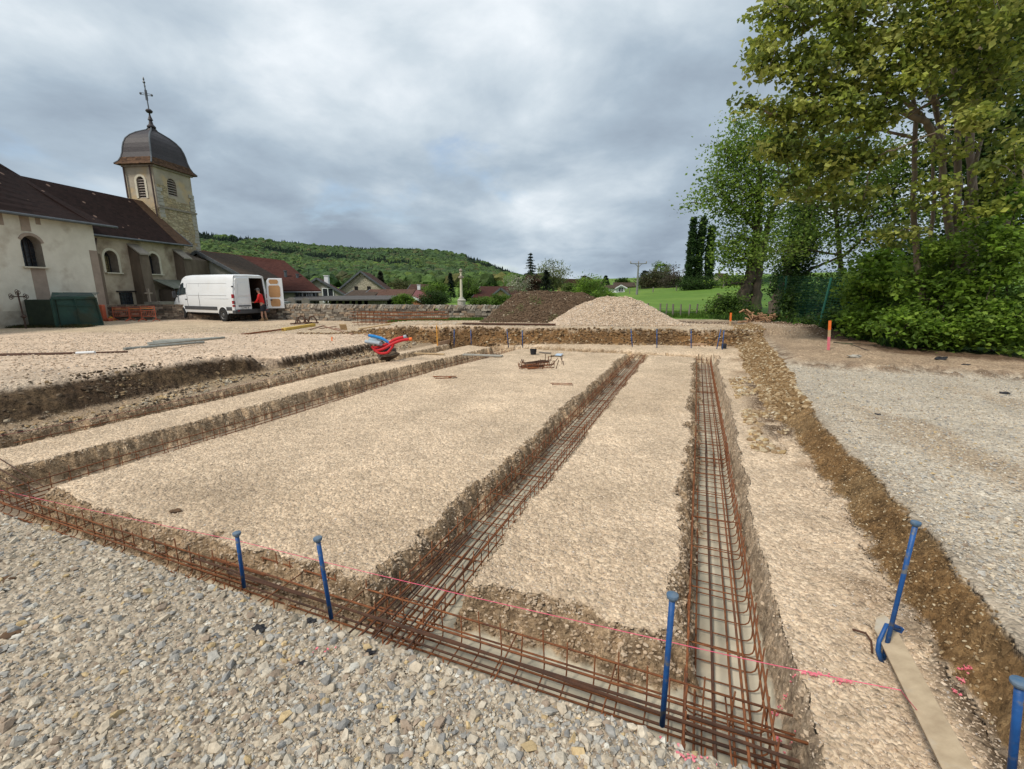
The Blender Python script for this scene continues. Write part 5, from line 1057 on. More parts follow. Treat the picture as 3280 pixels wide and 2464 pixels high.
def conifer(lb, x, yt, yb_, Y, hw, pal, gaps=0.15):
    m = SC/FPX*Y; b = G(DD(x, yb_, Y).x, Y, -0.2); zb_, zt_ = DD(x, yb_, Y).z, DD(x, yt, Y).z; e_ = empty('conifer', b, lb, 'tree')
    mb = MB(); mb.tube([b, (b.x, b.y, zt_)], [hw*m*0.12, 0.02], 6); mb.build('trunk', M_BARK, e_)
    cen = []; cols = []; n = 15
    for i in range(n):
        z = zb_+(zt_-zb_)*(i+0.3)/n; R_ = hw*m*(1-(i/n)**1.15)+0.15
        for j in range(9):
            if rng.uniform() < gaps: continue
            a = rng.uniform(0, 6.283); rr_ = R_*rng.uniform(0.75, 1.1)
            for q in range(26):
                f = (q/26)**0.8; cen.append((rr_*f*math.cos(a)+rng.normal(0, 0.06*R_), rr_*f*math.sin(a)+rng.normal(0, 0.06*R_), z-b.z-f*rr_*0.25+rng.normal(0, 0.05*R_))); cols.append(pal[rng.integers(0, len(pal))])
    v, f, c_ = leaf_mesh(np.array(cen), 3.2*m, np.array(cols)*rng.uniform(0.7, 1.3, (len(cols), 1)), droop=0.3, aspect=0.5); np_mesh('crown', v, f, M_LEAF, col=c_, parent=e_)
CON = [(0.014, 0.028, 0.022), (0.02, 0.04, 0.028), (0.028, 0.05, 0.03)]
YG = [(0.14, 0.20, 0.05), (0.11, 0.16, 0.04), (0.17, 0.21, 0.07)]
conifer('tall blue-green spruce standing highest in the middle of the horizon', 1145, 545, 630, 85, 24, CON, 0.05)
conifer('dark pointed conifer in front of the pale willow-like tree', 1180, 582, 634, 70, 19, [(0.012, 0.02, 0.012), (0.018, 0.03, 0.016)], 0.05)
conifer('slim dark conifer left of the stone cross', 974, 589, 640, 60, 10, CON, 0.05)
conifer('small conifer right of the dark maroon crown', 1308, 596, 614, 110, 8, CON, 0.05)
conifer('dark broad conifer behind the stone-gabled house', 824, 585, 632, 75, 15, [(0.03, 0.035, 0.022), (0.04, 0.045, 0.028)], 0.05)
far_tree('pale yellow-green rounded tree right of the spruce', 1195, 559, 630, 90, 31, [(0.19, 0.21, 0.09), (0.15, 0.17, 0.07)], k=90, per=26)
far_tree('reddish brown bare-looking tree between spruce and dark conifer', 1151, 590, 632, 72, 17, [(0.09, 0.055, 0.04), (0.12, 0.075, 0.05)], k=60)
far_tree('white blossoming tree left of the spruce', 1120, 592, 634, 50, 26, [(0.50, 0.46, 0.40), (0.36, 0.34, 0.27), (0.25, 0.24, 0.17)], k=44, per=14)
far_tree('round bright green tree between the garage and the slim conifer', 942, 606, 660, 55, 26, G_MID+G_BRI[1:2], k=90)
far_tree('dark low bush in front of the round bright green tree', 938, 630, 664, 42, 30, G_DARK+[(0.06, 0.085, 0.03)], name='shrub', cat='shrub', k=80)
far_tree('green bush hiding the corner of the little brick garage', 872, 634, 664, 36, 20, G_MID+G_BRI[1:2], name='shrub', cat='shrub', k=60)
far_tree('loose light green tree just right of the stone cross', 1012, 594, 656, 62, 20, YG[:1]+G_MID, k=70)
far_tree('leafy shrub under the wide dark red roof', 1040, 640, 664, 45, 26, YG+G_MID, name='shrub', cat='shrub', k=70)
far_tree('green hedge-like shrub left of the dark earth mound', 1080, 634, 664, 40, 22, G_MID, name='shrub', cat='shrub', k=60)
far_tree('small green treetop peeping over the wide dark red roof', 1054, 609, 626, 75, 10, G_DARK+G_MID, k=30)
far_tree('olive-brown budding tree behind the stone-gabled house roof', 866, 602, 640, 90, 22, [(0.10, 0.11, 0.045), (0.12, 0.12, 0.05)], k=60)
far_tree('yellow-green tree left of the slim conifer', 902, 612, 634, 95, 18, YG, k=50)
far_tree('big rounded green bush behind the right end of the earth mound', 1275, 592, 660, 48, 33, G_MID+G_BRI[:1], name='shrub', cat='shrub', k=130)
far_tree('low bright bush between the two mounds and the pasture', 1302, 624, 664, 40, 26, G_MID+G_BRI[:2], name='shrub', cat='shrub', k=70)
far_tree('dark maroon crown behind the big rounded bush', 1264, 595, 626, 80, 12, [(0.03, 0.015, 0.018), (0.045, 0.02, 0.022)], k=40)
far_tree('small yellowish bush beside the yellow house', 1228, 610, 634, 70, 13, YG, name='shrub', cat='shrub', k=30)
far_tree('low dark green tree behind the white garage', 1346, 601, 618, 125, 14, G_DARK+G_MID, k=40)
far_tree('dark slender tree just right of the utility pole', 1393, 580, 630, 110, 9, CON, k=60)
far_tree('brownish budding tree behind the bright green one right of the pole', 1410, 582, 632, 105, 30, [(0.10, 0.085, 0.045), (0.08, 0.09, 0.04)], k=80)
far_tree('bright spring-green tree right of the utility pole', 1427, 563, 630, 115, 19, YG+G_BRI[:1], k=70)
far_tree('bare grey-brown tree between the spring-green tree and the poplars', 1456, 570, 630, 100, 24, [(0.11, 0.09, 0.07), (0.08, 0.065, 0.05)], k=90, per=20)
far_tree('dark hedge tree at the foot of the poplars', 1510, 602, 630, 84, 40, G_DARK, name='shrub', cat='shrub', k=70)
far_tree('dark hedge tree right of the poplars along the far side of the pasture', 1600, 600, 622, 88, 46, G_DARK, name='shrub', cat='shrub', k=80)
far_tree('dark hedge tree seen behind the ivy-clad trunk', 1700, 596, 620, 92, 60, G_DARK, name='shrub', cat='shrub', k=90)
# broken stump
p = DD(1552, 650, 27); mb = MB(); mb.tube([p-UP*1.0, p-UP*0.2, p+Vector((0.12, 0, 0.25)), p+Vector((-0.1, 0, 0.42))], [0.28, 0.22, 0.15, 0.03], 7)
tag(mb.build('tree_stump', M_BARK, None, org=p-UP*0.9), 'dark broken stump among the brambles at the edge of the pasture', 'stump')

# ================================================================== HEAPS
def heap(name, label, cx_, cy_, prof, ry, pal, size, col, nst, seed, yskew=0.0, cat='heap', tuftcol=None):
    """prof: (display x, display y) outline seen from the site -> profile of heights along x"""
    pts = [DD(a, b, cy_) for a, b in prof]; xs = np.array([p.x for p in pts]); g0 = gz(cx_, cy_); hs_ = np.array([max(0, p.z-g0) for p in pts])
    e_ = empty(name, (cx_, cy_, g0), label, cat)
    NX, NY = 260, 150; X, Yv = np.meshgrid(np.linspace(xs[0]-0.3, xs[-1]+0.3, NX), np.linspace(-1, 1, NY)); X = X.ravel(); Vn = Yv.ravel()
    def H_(X, Vn):
        y = cy_+Vn*ry; w = 0.22*fbm(X*0.8, y*0.8, 3, seed); hx = np.interp(X, xs, hs_)
        q = 1-np.clip(np.abs(Vn+0.08*w), 0, 1)**1.35
        h = hx*q*(1+0.10*fbm(X*1.6, y*1.6, 3, seed+3)*(np.abs(Vn) > .05))+0.05*fbm(X*5, y*5, 3, seed+6)*np.minimum(1, hx*q*3)
        return y, np.where(hx*q > 0.015, macro(X, y)+h, macro(X, y)-0.12)
    y, z = H_(X, Vn)
    i = np.arange(NY-1)[:, None]; j = np.arange(NX-1)[None]; F = np.stack([i*NX+j, i*NX+j+1, (i+1)*NX+j+1, (i+1)*NX+j], -1).reshape(-1, 4)
    c = np.tile(C(*col), (len(X), 1))*(1+0.25*fbm(X*2.5, y*2.5, 4, seed+9))[:, None]
    if tuftcol is not None:
        f = ss(0.0, 0.35, fbm(X*1.1, y*1.1, 3, seed+20)-0.25+0.9*ss(xs[0]+1.6, xs[0], X)); c = c*(1-f[:, None]*0.7)+np.array(tuftcol)*f[:, None]*0.7
    m = mat(name+'_mat', (1, 1, 1), (0.72, 0.70, 0.68), scale=14, rough=0.95, bump=0.03, bscale=20, attr='Col', spec=0.1)
    o = np_mesh('body', np.stack([X-cx_, y-cy_, z-g0], -1), F, m, col=c, smooth=True, parent=e_)
    X = rng.uniform(xs[0], xs[-1], nst); Vn = rng.uniform(-1, 0.35, nst); y, z = H_(X, Vn); k = z > macro(X, y)-0.05
    s_ = stones('stones', X[k]-cx_, y[k]-cy_, rng.uniform(size[0], size[1], k.sum()), pal, None, zs=z[k]-g0, sink=0.1, oct_=False); del s_['category']; s_.parent = e_
    return e_
heap('earth_mound', 'broad flat-topped mound of dark brown topsoil behind the excavation', DD(1170, 690, 20.8).x, 20.8, [(1040, 700), (1050, 690), (1080, 664), (1108, 640), (1125, 632), (1160, 630), (1210, 631), (1262, 634), (1290, 646), (1320, 668), (1350, 700)], 2.6,
     [((0.12, 0.078, 0.048), 6), ((0.17, 0.115, 0.072), 3), ((0.38, 0.31, 0.22), 0.25)], (0.015, 0.06), (0.125, 0.082, 0.052), 9000, 201, tuftcol=(0.07, 0.10, 0.03))
heap('gravel_heap', 'pale beige heap of crushed stone in front of the green pasture', DD(1320, 700, 18.6).x, 18.6, [(1178, 707), (1190, 697), (1230, 672), (1262, 656), (1300, 645), (1325, 641), (1350, 642), (1385, 651), (1420, 672), (1450, 694), (1468, 706)], 2.1,
     PAL_BEIGE, (0.012, 0.045), (0.50, 0.395, 0.29), 16000, 231)
# ================================================================== GRASS
def grass(name, label, xs, ys, h, cols, w=0.012):
    n = len(xs); z = macro(xs, ys); a = rng.uniform(0, 6.283, n); d = np.stack([np.cos(a), np.sin(a), 0*a], -1); hh = h*rng.uniform(0.5, 1.3, n); le = rng.normal(0, 0.35, (n, 2))*hh[:, None]
    b = np.stack([xs, ys, z-0.01], -1); tip = b+np.stack([le[:, 0], le[:, 1], hh], -1); W = (w*rng.uniform(0.7, 1.5, n))[:, None]
    v = np.stack([b-d*W, b+d*W, tip], 1).reshape(-1, 3); c_ = np.array(cols)[rng.integers(0, len(cols), n)]*rng.uniform(0.7, 1.3, (n, 1))
    tag(np_mesh(name, v, np.arange(n*3).reshape(-1, 3), M_LEAF, col=np.repeat(c_, 3, 0)), label, 'grass', kind='stuff')
GC = [(0.10, 0.20, 0.025), (0.07, 0.15, 0.02), (0.14, 0.23, 0.04)]
x = rng.uniform(5, 13, 26000); y = rng.uniform(22.5, 29, 26000); k = y > 25.2-0.5*(x-9)*0.6+rng.normal(0, 0.4, 26000); grass('grass', 'rough grass along the near edge of the pasture', x[k], y[k], 0.26, GC)
x = rng.uniform(-6, -1.4, 9000); y = 22.4+rng.normal(0, 0.18, 9000); grass('grass', 'strip of weeds at the foot of the grey stone wall', x, y, 0.12, GC)
x = rng.uniform(8.5, 13.5, 30000); y = rng.uniform(12, 25, 30000); xx = np.interp(y, [10, 11, 14.7, 20, 24], [11, 9.9, 10.9, 11.6, 10.8]); k = x > xx+rng.normal(0, 0.15, len(x)); grass('grass', 'weeds and ivy leaves along the foot of the hedge', x[k], y[k], 0.2, G_DARK+GC[:1], w=0.03)
# ================================================================== SITE OBJECTS
def mat_rust():
    return mat('rusty_steel', (0.26, 0.095, 0.035), (0.12, 0.045, 0.022), scale=22, rough=0.85, c3=(0.055, 0.03, 0.022), scale3=3.0, ramp3=(0.55, 0.72), spec=0.3)
M_RUST = mat_rust(); M_RUSTD = mat('dark_rusty_steel', (0.10, 0.045, 0.025), (0.05, 0.028, 0.02), scale=14, rough=0.85)
M_BLUE = mat('blue_paint', (0.012, 0.085, 0.28), (0.008, 0.06, 0.20), scale=9, rough=0.5, c3=(0.12, 0.12, 0.12), scale3=16, ramp3=(0.56, 0.64), spec=0.4, bump=0.003)
M_BLUEH = mat('scuffed_blue', (0.06, 0.12, 0.20), (0.16, 0.19, 0.22), scale=18, rough=0.6)
M_PINK = mat('pink_string', (0.80, 0.13, 0.22), (0.70, 0.10, 0.18), scale=5, rough=0.7)
M_PINKP = mat('pink_paint', (0.70, 0.14, 0.19), (0.66, 0.22, 0.24), scale=9, rough=0.8)
M_ORA = mat('orange_paint', (0.85, 0.20, 0.035), (0.75, 0.16, 0.03), scale=6, rough=0.6)
M_WOOD = mat('board_wood', (0.50, 0.39, 0.26), (0.36, 0.27, 0.175), scale=9, rough=0.85, bump=0.002, bscale=40, c3=(0.47, 0.44, 0.38), scale3=3.5, ramp3=(0.48, 0.62), detail=9)
M_WOODL = mat('pale_wood', (0.50, 0.36, 0.20), (0.40, 0.28, 0.16), scale=4, rough=0.8)
M_YEL = mat('yellow_beam', (0.58, 0.40, 0.09), (0.50, 0.33, 0.07), scale=4, rough=0.7)
# ---- rebar cages
def cage(label, p0, p1, zb, width=0.42, h=0.18, pitch=0.155, top=True, dark=0.0, nb=4, seed=0):
    """U-shaped footing cage lying from p0 to p1 (s,t pairs); bars and every stirrup are parts"""
    r_ = random.Random(seed); a = V(p0[0], p0[1], zb); b = V(p1[0], p1[1], zb); L_ = (b-a).length; d = (b-a)/L_; sd_ = d.cross(UP)
    e_ = empty('rebar_cage', a, label, 'rebar cage', 'rebar cages lying in the footing trenches'); ang = math.atan2(d.y, d.x)
    def bar(u, z, r=0.0062, l0=-0.1, l1=0.1, name='longitudinal_bar', m=M_RUST):
        n = max(3, int(L_/1.2)); pts = [a+d*(l0+(L_+l1-l0)*i/n)+sd_*(u+r_.uniform(-.006, .006))+UP*(z+r_.uniform(-.005, .005)) for i in range(n+1)]
        mb = MB(); mb.tube(pts, r, 6); return mb.build(name, m, e_, smooth=True)
    for i in range(nb): bar(-width*0.36+width*0.72*i/(nb-1), 0.012, 0.0065)
    for q in (-1, 1):
        bar(q*width*0.5, 0.085, 0.0058); bar(q*width*0.5, h, 0.0062, l0=r_.uniform(-.2, 0), l1=r_.uniform(0, .2))
    if top: bar(-width*0.16, h*0.9, 0.007, m=M_RUSTD); bar(width*0.20, h*0.95, 0.007)
    # one stirrup mesh in local coordinates (x across, y along), shared by its copies
    def stir(tall):
        w = width/2; rr = 0.045; pts = [Vector((-w, 0, tall)), Vector((-w, 0, rr))]
        pts += [Vector((-w+rr*(1-math.cos(t_)), 0, rr*(1-math.sin(t_)))) for t_ in (0.5, 1.05)]+[Vector((-w+rr, 0, 0)), Vector((w-rr, 0, 0))]
        pts += [Vector((w-rr*(1-math.cos(t_)), 0, rr*(1-math.sin(t_)))) for t_ in (1.05, 0.5)]+[Vector((w, 0, rr)), Vector((w, 0, tall*r_.uniform(.9, 1.1)))]
        mb = MB(); mb.tube(pts, 0.0045, 5); return mb
    def tie():
        w = width/2; mb = MB(); mb.tube([Vector((-w*1.05, 0, h-0.01)), Vector((w*1.05, 0, h-0.012))], 0.0045, 5); return mb
    protos = []
    for k in range(3):
        o = stir(h*(1.15+0.14*k)).build('stirrup', M_RUST, None, org=(0, 0, 0), smooth=True); protos.append(o)
    tp = tie().build('cross_tie', M_RUST, None, org=(0, 0, 0), smooth=True)
    n = int(L_/pitch); used = {}
    def put(o, loc, rz, tilt=0):
        if o.name not in used: c = o; used[o.name] = 1
        else: c = o.copy(); COL.objects.link(c)
        c.parent = e_; c.location = loc; c.rotation_euler = (tilt, 0, rz)
    for i in range(min(n, 96)):
        loc = d*(pitch*(i+0.5)+r_.uniform(-.012, .012)); put(protos[i % 3], loc, ang-math.pi/2+r_.uniform(-.03, .03), r_.uniform(-.06, .06))
        if top and i % 4 == 1: put(tp, loc+d*0.03, ang-math.pi/2+r_.uniform(-.04, .04))
    for o in protos+[tp]:
        if o.name not in used: bpy.data.objects.remove(o)
ZB = FLOOR+0.03
CW3, CW2 = 0.38, 0.37
cage('cage with tall upturned stirrups filling the near end of the rightmost long trench', (0.28, 1.75), (0.28, 6.4), ZB, CW3, 0.20, 0.135, seed=1)
cage('middle length of rusty cage in the rightmost long trench', (0.29, 6.1), (0.26, 10.7), ZB, CW3, 0.19, 0.14, seed=2)
cage('far length of rusty cage in the rightmost long trench, ending under the back bank', (0.26, 10.4), (0.24, 14.7), ZB, CW3, 0.19, 0.15, seed=3)
cage('near length of cage in the second long trench, running over the front cage', (-1.62, 2.0), (-1.62, 6.5), ZB, CW2, 0.18, 0.14, seed=4)
cage('middle length of cage in the second long trench from the right', (-1.62, 6.2), (-1.62, 10.8), ZB, CW2, 0.18, 0.15, seed=5)
cage('far length of cage in the second long trench from the right', (-1.62, 10.5), (-1.62, 14.7), ZB, CW2, 0.18, 0.16, seed=6)
cage('right half of the front cage, crossing the foreground below the pink string', (0.52, 1.98), (-3.2, 1.98), ZB+0.012, 0.40, 0.19, 0.14, seed=7)
cage('left half of the front cage, running out of the picture at the left', (-2.9, 1.84), (-7.6, 1.84), ZB+0.012, 0.38, 0.19, 0.14, seed=8)
cage('cage half hidden in the third long trench from the right, nearer length', (-6.3, 2.2), (-6.3, 8.4), ZB, 0.38, 0.17, 0.17, seed=9, top=False)
cage('cage half hidden in the third long trench from the right, farther length', (-6.3, 8.1), (-5.95, 14.4), ZB, 0.38, 0.16, 0.19, seed=10, top=False)
cage('mostly hidden cage at the bottom of the leftmost long trench', (-8.2, 3.0), (-8.2, 10.5), ZB, 0.38, 0.17, 0.2, seed=11, top=False)
# loose bars laid over the front cage
def loose_bars(label, segs, r=0.007, m=None, name='rebar_bundle'):
    c0 = segs[0][0]; e_ = empty(name, c0, label, 'steel bars')
    for s_ in segs: mb = MB(); mb.tube(s_, r, 6); mb.build('bar', m or M_RUST, e_)
    return e_
loose_bars('pair of dark ribbed bars tied along the top of the front cage', [[V(0.55, 1.93, ZB+0.215), V(-1.2, 1.99, ZB+0.20), V(-3.0, 1.96, ZB+0.2)], [V(0.53, 1.99, ZB+0.21), V(-1.5, 1.97, ZB+0.205), V(-3.4, 1.99, ZB+0.2)]], 0.008, M_RUSTD)
loose_bars('fan of starter bars slanting across the corner where front and second cages meet', [[V(-1.78+0.08*i, 1.76, ZB+0.20), V(-1.72+0.05*i, 2.9+0.1*(i % 3), ZB+0.2)] for i in range(6)], 0.006, M_RUSTD)
loose_bars('three dark bars lying on the front cage under the left blue stake', [[V(-3.0, 1.74, ZB+0.2), V(-5.1, 1.72+0.02*i, ZB+0.21+0.01*i)] for i in range(3)], 0.007, M_RUSTD)
loose_bars('handful of loose bars crossing where the front cage meets the third trench', [[V(-5.6-0.1*i, 1.9+0.08*i, ZB+0.24), V(-7.4, 2.0+0.1*i, ZB+0.26+.01*i)] for i in range(5)], 0.006, M_RUSTD)
# ---- blue steel stakes
def stake(label, foot, top, r=0.011, group='blue steel stakes', scale=1.0):
    foot, top = Vector(foot), Vector(top); d = (top-foot).normalized(); e_ = empty('steel_stake', foot, label, 'steel stake', group)
    mb = MB(); mb.tube([foot-d*0.08, foot+(top-foot)*0.5, top-d*0.012], [r, r, r*1.05], 10); mb.build('shaft', M_BLUE, e_, smooth=True)
    mb = MB(); q = d; mb.lathe(top-d*0.025, [(r, 0), (r*1.9, 0.012), (r*2.1, 0.020), (r*2.0, 0.027), (r*0.6, 0.032)], 12, axis=d); mb.build('head', M_BLUEH, e_)
    return e_
def st_px(label, fx, fy, tx, ty, z=None, **k):
    f = U(fx, fy, z if z is not None else 0.0); t = D(tx, ty, f.y+0.0); return stake(label, f, t, **k)
st_px('short blue stake leaning left of the other near stakes at the front trench edge', 524, 1243, 511, 1151, 0.0)
st_px('blue stake with a grey mushroom head, second from the left at the front trench edge', 711, 1308, 686, 1162, 0.0)
st_px('upright blue stake with a blue button head beside the corner of the front trench', 1433, 1532, 1453, 1285, 0.0)
st_px('long blue stake leaning right and holding the board with a clamp', 1908, 1425, 1979, 1128, PAD)
f = U(2182, 1700, -0.12); stake('thick blue stake cut off by the lower right corner', f, D(2203, 1472, f.y), r=0.0125)
# board and clamp
bp = [U(1893, 1335, PAD+0.05), U(1975, 1480, PAD+0.12), U(2110, 1760, -0.10)]
e_ = empty('formwork_board', bp[0], 'long pale plank leaning on edge at the lower right, held by a blue clamp', 'board')
mb = MB(); a, b = bp[0], bp[2]; dd = (b-a).normalized(); sx_ = dd.cross(UP).normalized(); wv = (sx_*0.93+UP*0.36*(1 if sx_.x > 0 else -1)).normalized(); nv = dd.cross(wv)
W0 = 0.055
poly = [a+dd*0.0-wv*0.03, a+dd*0.10-wv*W0*0.9, b-wv*W0*0.9, b+wv*W0*0.9, a+dd*0.16+wv*W0*0.9, a+dd*0.04+wv*W0*0.25]
mb.prism([p+UP*0.03 for p in poly], nv*0.027); mb.build('plank', M_WOOD, e_, bevel=0.003)
cl = U(1925, 1365, PAD+0.14); e_ = empty('board_clamp', cl, 'blue steel clamp hooked over the pale plank', 'clamp')
q0 = D(1912, 1350, cl.y); q1 = D(1931, 1348, cl.y+0.03); 
mb = MB(); mb.tube([D(1942, 1357, cl.y+.02), D(1915, 1350, cl.y), D(1899, 1385, cl.y-.02), D(1897, 1405, cl.y-.04), D(1905, 1432, cl.y-.05)], [0.011, 0.011, 0.011, 0.013, 0.012], 8); mb.build('hook', M_BLUE, e_, smooth=True)
mb = MB(); mb.bar(D(1925, 1352, cl.y+.03), D(1948, 1362, cl.y+.03), 0.018, 0.03); mb.build('jaw', M_BLUE, e_)
mb = MB(); mb.tube([U(1842, 1360, PAD+.03), U(1870, 1368, PAD+.05), U(1882, 1385, PAD+.04), U(1884, 1410, PAD+.02)], 0.006, 6)
tag(mb.build('bent_bar', M_RUSTD, None, org=U(1842, 1360, PAD)), 'short hooked rusty bar sticking out of the gravel left of the clamp', 'steel bar')
# ---- strings
def string(label, pts, r=0.0018, m=None):
    mb = MB(); out = []
    for a, b in zip(pts, pts[1:]):
        a, b = Vector(a), Vector(b)
        for i in range(8): f = i/8; out.append(a.lerp(b, f)-UP*0.010*math.sin(math.pi*f)*min(1, (b-a).length/3))
    out.append(Vector(pts[-1])); mb.tube(out, r, 5); tag(mb.build('string_line', m or M_PINK, None, org=pts[0]), label, 'string', 'pink setting-out strings')
S1 = [D(-60, 1046, 3.7), D(512, 1168, 2.62), D(1452, 1388, 1.72), U(1672, 1437, -0.13), U(1938, 1490, -0.06)]
t_s = 2.1
def on_t(x, y, t):       # point of the pixel ray with that depth t in the trench frame
    r = ray(x, y); k = t/(r.x*SN+r.y*CS); return Vector((r.x*k, r.y*k, CAMH+r.z*k))
string('long pink string stretched above the front trench', [on_t(-70, 1043, 2.05), on_t(512, 1168, 2.05), on_t(1452, 1388, 2.05), on_t(1672, 1437, 2.05), on_t(1945, 1491, 2.02)])
def on_s(x, y, s):
    r = ray(x, y); k = s/(r.x*CS-r.y*SN); return Vector((r.x*k, r.y*k, CAMH+r.z*k))
string('pink string running away along the right side of the rightmost trench', [on_s(1712, 1625, 0.60), on_s(1672, 1437, 0.60), on_s(1610, 1120, 0.60), on_s(1562, 880, 0.60), on_s(1545, 775, 0.60)])
string('doubled pink string sagging from the plank corner to the gravel', [on_t(1945, 1491, 2.02), U(1990, 1545, -0.2), U(2010, 1600, -0.28)])
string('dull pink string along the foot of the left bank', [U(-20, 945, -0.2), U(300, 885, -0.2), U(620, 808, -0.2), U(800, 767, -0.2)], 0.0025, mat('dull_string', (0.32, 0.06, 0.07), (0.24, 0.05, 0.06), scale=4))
def TG(x, y, z0=0.0):
    p = U(x, y, z0)
    for _ in range(12): p = U(x, y, 0.5*p.z+0.5*gz(p.x, p.y))
    return p
# splashes of pink marking paint on the stones
def paint(label, spots):
    V_, F_ = [], []; c0 = spots[0][0]
    for c, rx, ry, n in spots:
        for i in range(n):
            x = c.x+random.gauss(0, rx); y = c.y+random.gauss(0, ry); z = gz(x, y)+0.014; r_ = random.uniform(0.003, 0.008); b = len(V_); a0 = random.uniform(0, 6)
            for k in range(5): a_ = a0+k*1.2566; V_.append((x+r_*math.cos(a_)*random.uniform(.6, 1.3)-c0.x, y+r_*math.sin(a_)*random.uniform(.6, 1.3)-c0.y, z+random.uniform(-.002, .004)-c0.z))
            V_.append((x-c0.x, y-c0.y, z-0.008-c0.z)); F_ += [(b, b+1, b+2, b+3, b+4)]+[(b+5, b+(k+1) % 5, b+k) for k in range(5)]
    me = bpy.data.meshes.new('m'); me.from_pydata(V_, [], F_); me.materials.append(M_PINKP); o = bpy.data.objects.new('paint_mark', me); COL.objects.link(o); o.location = c0; tag(o, label, 'paint mark', kind='stuff')
random.seed(4)
paint('pink paint spray on the stones at the corner of the foreground', [(U(1450, 1590, 0), 0.03, 0.03, 26), (U(1500, 1640, 0), 0.02, 0.02, 10), (U(1480, 1650, 0), 0.03, 0.02, 8)])
paint('few pink painted stones in the middle foreground', [(U(1050, 1400, 0), 0.03, 0.015, 4), (U(695, 1405, 0), 0.03, 0.02, 6), (U(1105, 1425, 0), 0.006, 0.006, 1)])
paint('streak of pink paint on the strip beside the rightmost trench', [(U(1700, 1450, PAD), 0.035, 0.008, 26), (U(1760, 1462, PAD), 0.04, 0.008, 34), (U(1820, 1478, PAD), 0.03, 0.008, 22), (U(1700, 1500, PAD), .02, .008, 10), (U(1712, 1530, PAD), .02, .008, 10)])
paint('pink paint streak down the cut face of the right bank', [(TG(2083, 1450, -.1), 0.006, 0.012, 18), (TG(2074, 1475, -.1), 0.006, 0.012, 14), (TG(2066, 1500, -.1), .006, .01, 8)])
# black lumps of old asphalt
BLK = mat('asphalt', (0.012, 0.012, 0.014), (0.03, 0.03, 0.034), scale=30, rough=0.7, bump=0.01, bscale=60)
def lump(label, p, r, seed, m=None, name='asphalt_lump', cat='asphalt lump', flat=0.55, group='black asphalt lumps in the gravel'):
    r_ = np.random.default_rng(seed); v = I2*(1+0.4*r_.normal(0, 1, (len(I2), 1)).clip(-1.5, 1.5))*r*np.array([1.1, 0.9, flat]); o = np_mesh(name, v, I2F, m or BLK, loc=(p.x, p.y, p.z+r*flat*0.5)); tag(o, label, cat, group)
for i, (x, y, r, lb) in enumerate([(800, 1408, 0.024, 'largest black asphalt lump in the middle of the foreground gravel'), (562, 1357, 0.026, 'black asphalt lump nearer the left in the foreground gravel'), (672, 1340, 0.018, 'flat sliver of black asphalt below the second blue stake'), (897, 1324, 0.012, 'tiny black asphalt piece below and right of the second blue stake'),
                                   (856, 1560, 0.016, 'small black asphalt piece near the bottom edge left of centre'), (655, 1430, 0.014, 'dark grey asphalt chip left of the small pink marks'), (1582, 1390, 0.012, 'black chip by the cage')][:6]):
    lump(lb, G(U(x, y, 0).x, U(x, y, 0).y), r, 50+i)
for i, (x, y, r, lb) in enumerate([(2170, 852, 0.06, 'black asphalt lump alone on the right terrace'), (2030, 790, 0.10, 'broad black asphalt patch at the foot of the hedge'), (2085, 801, 0.06, 'black lump near the hedge, rightmost of the row'), (1895, 896, 0.03, 'dark clod on the right terrace near the cut edge')]):
    p = U(x, y, 0); lump(lb, G(p.x, p.y), r, 70+i, flat=0.35)
M_CLOD = mat('earth_clod', (0.13, 0.075, 0.04), (0.08, 0.048, 0.028), scale=10, rough=0.95, bump=0.01)
for i, (x, y, r, lb) in enumerate([(22, 1249, 0.035, 'brown earth clod on the gravel at the left edge'), (22, 1370, 0.032, 'darker brown clod at the left edge, below the other one'), (1650, 1655, 0.035, 'ochre stone at the bottom edge near the corner of the trench')]):
    p = U(x, y, 0); lump(lb, G(p.x, p.y), r, 90+i, m=M_CLOD, name='earth_clod', cat='clod', flat=0.3, group='clods on the foreground gravel')
lump('brown lump of clay lying on the big gravel panel near the front trench', G(U(380, 1105, PAD).x, U(380, 1105, PAD).y), 0.035, 99, m=M_CLOD, name='earth_clod', cat='clod', flat=0.4, group=None)
# ---- far edge: batter boards and blue stakes
def board_px(label, x0, y0, x1, y1, h_px, zb=PAD, name='batter_board', group='batter boards along the back bank', m=None):
    a = U(x0, y0, zb); b = U(x1, y1, zb); b = Vector((b.x, b.y, zb)); hh = h_px*SC/FPX*a.y
    mb = MB(); mb.bar(a+UP*hh/2, b+UP*hh/2, 0.03, hh); tag(mb.build(name, m or mat('batter_wood', (0.52, 0.34, 0.22), (0.42, 0.27, 0.17), scale=5), None, org=a, bevel=0.004), label, 'board', group)
board_px('leftmost batter board, turned towards the corner', 946, 748, 976, 741, 9)
board_px('second batter board from the left, held by two blue stakes', 976, 741, 1017, 741, 9)
board_px('short batter board in the middle of the back bank', 1098, 744, 1128, 744, 9)
board_px('long batter board right of the middle of the back bank', 1362, 749, 1420, 749, 9)
board_px('rightmost long batter board in front of the back bank', 1488, 752, 1555, 752, 10)
far = [(981, 744, 981, 712, 'far blue stake at the left end of the second batter board'), (1018, 744, 1017, 712, 'far blue stake at the right end of the second batter board'), (1098, 746, 1095, 712, 'far blue stake at the left end of the short batter board'), (1129, 747, 1128, 714, 'far blue stake at the right end of the short batter board'),
       (1366, 751, 1363, 711, 'far blue stake left of the long batter board'), (1419, 752, 1419, 711, 'far blue stake right of the long batter board'), (1493, 754, 1493, 712, 'far blue stake at the left end of the rightmost batter board'), (1548, 755, 1557, 712, 'crossed blue stake leaning right at the back right corner'), (1560, 757, 1564, 714, 'upright blue stake at the back right corner')]
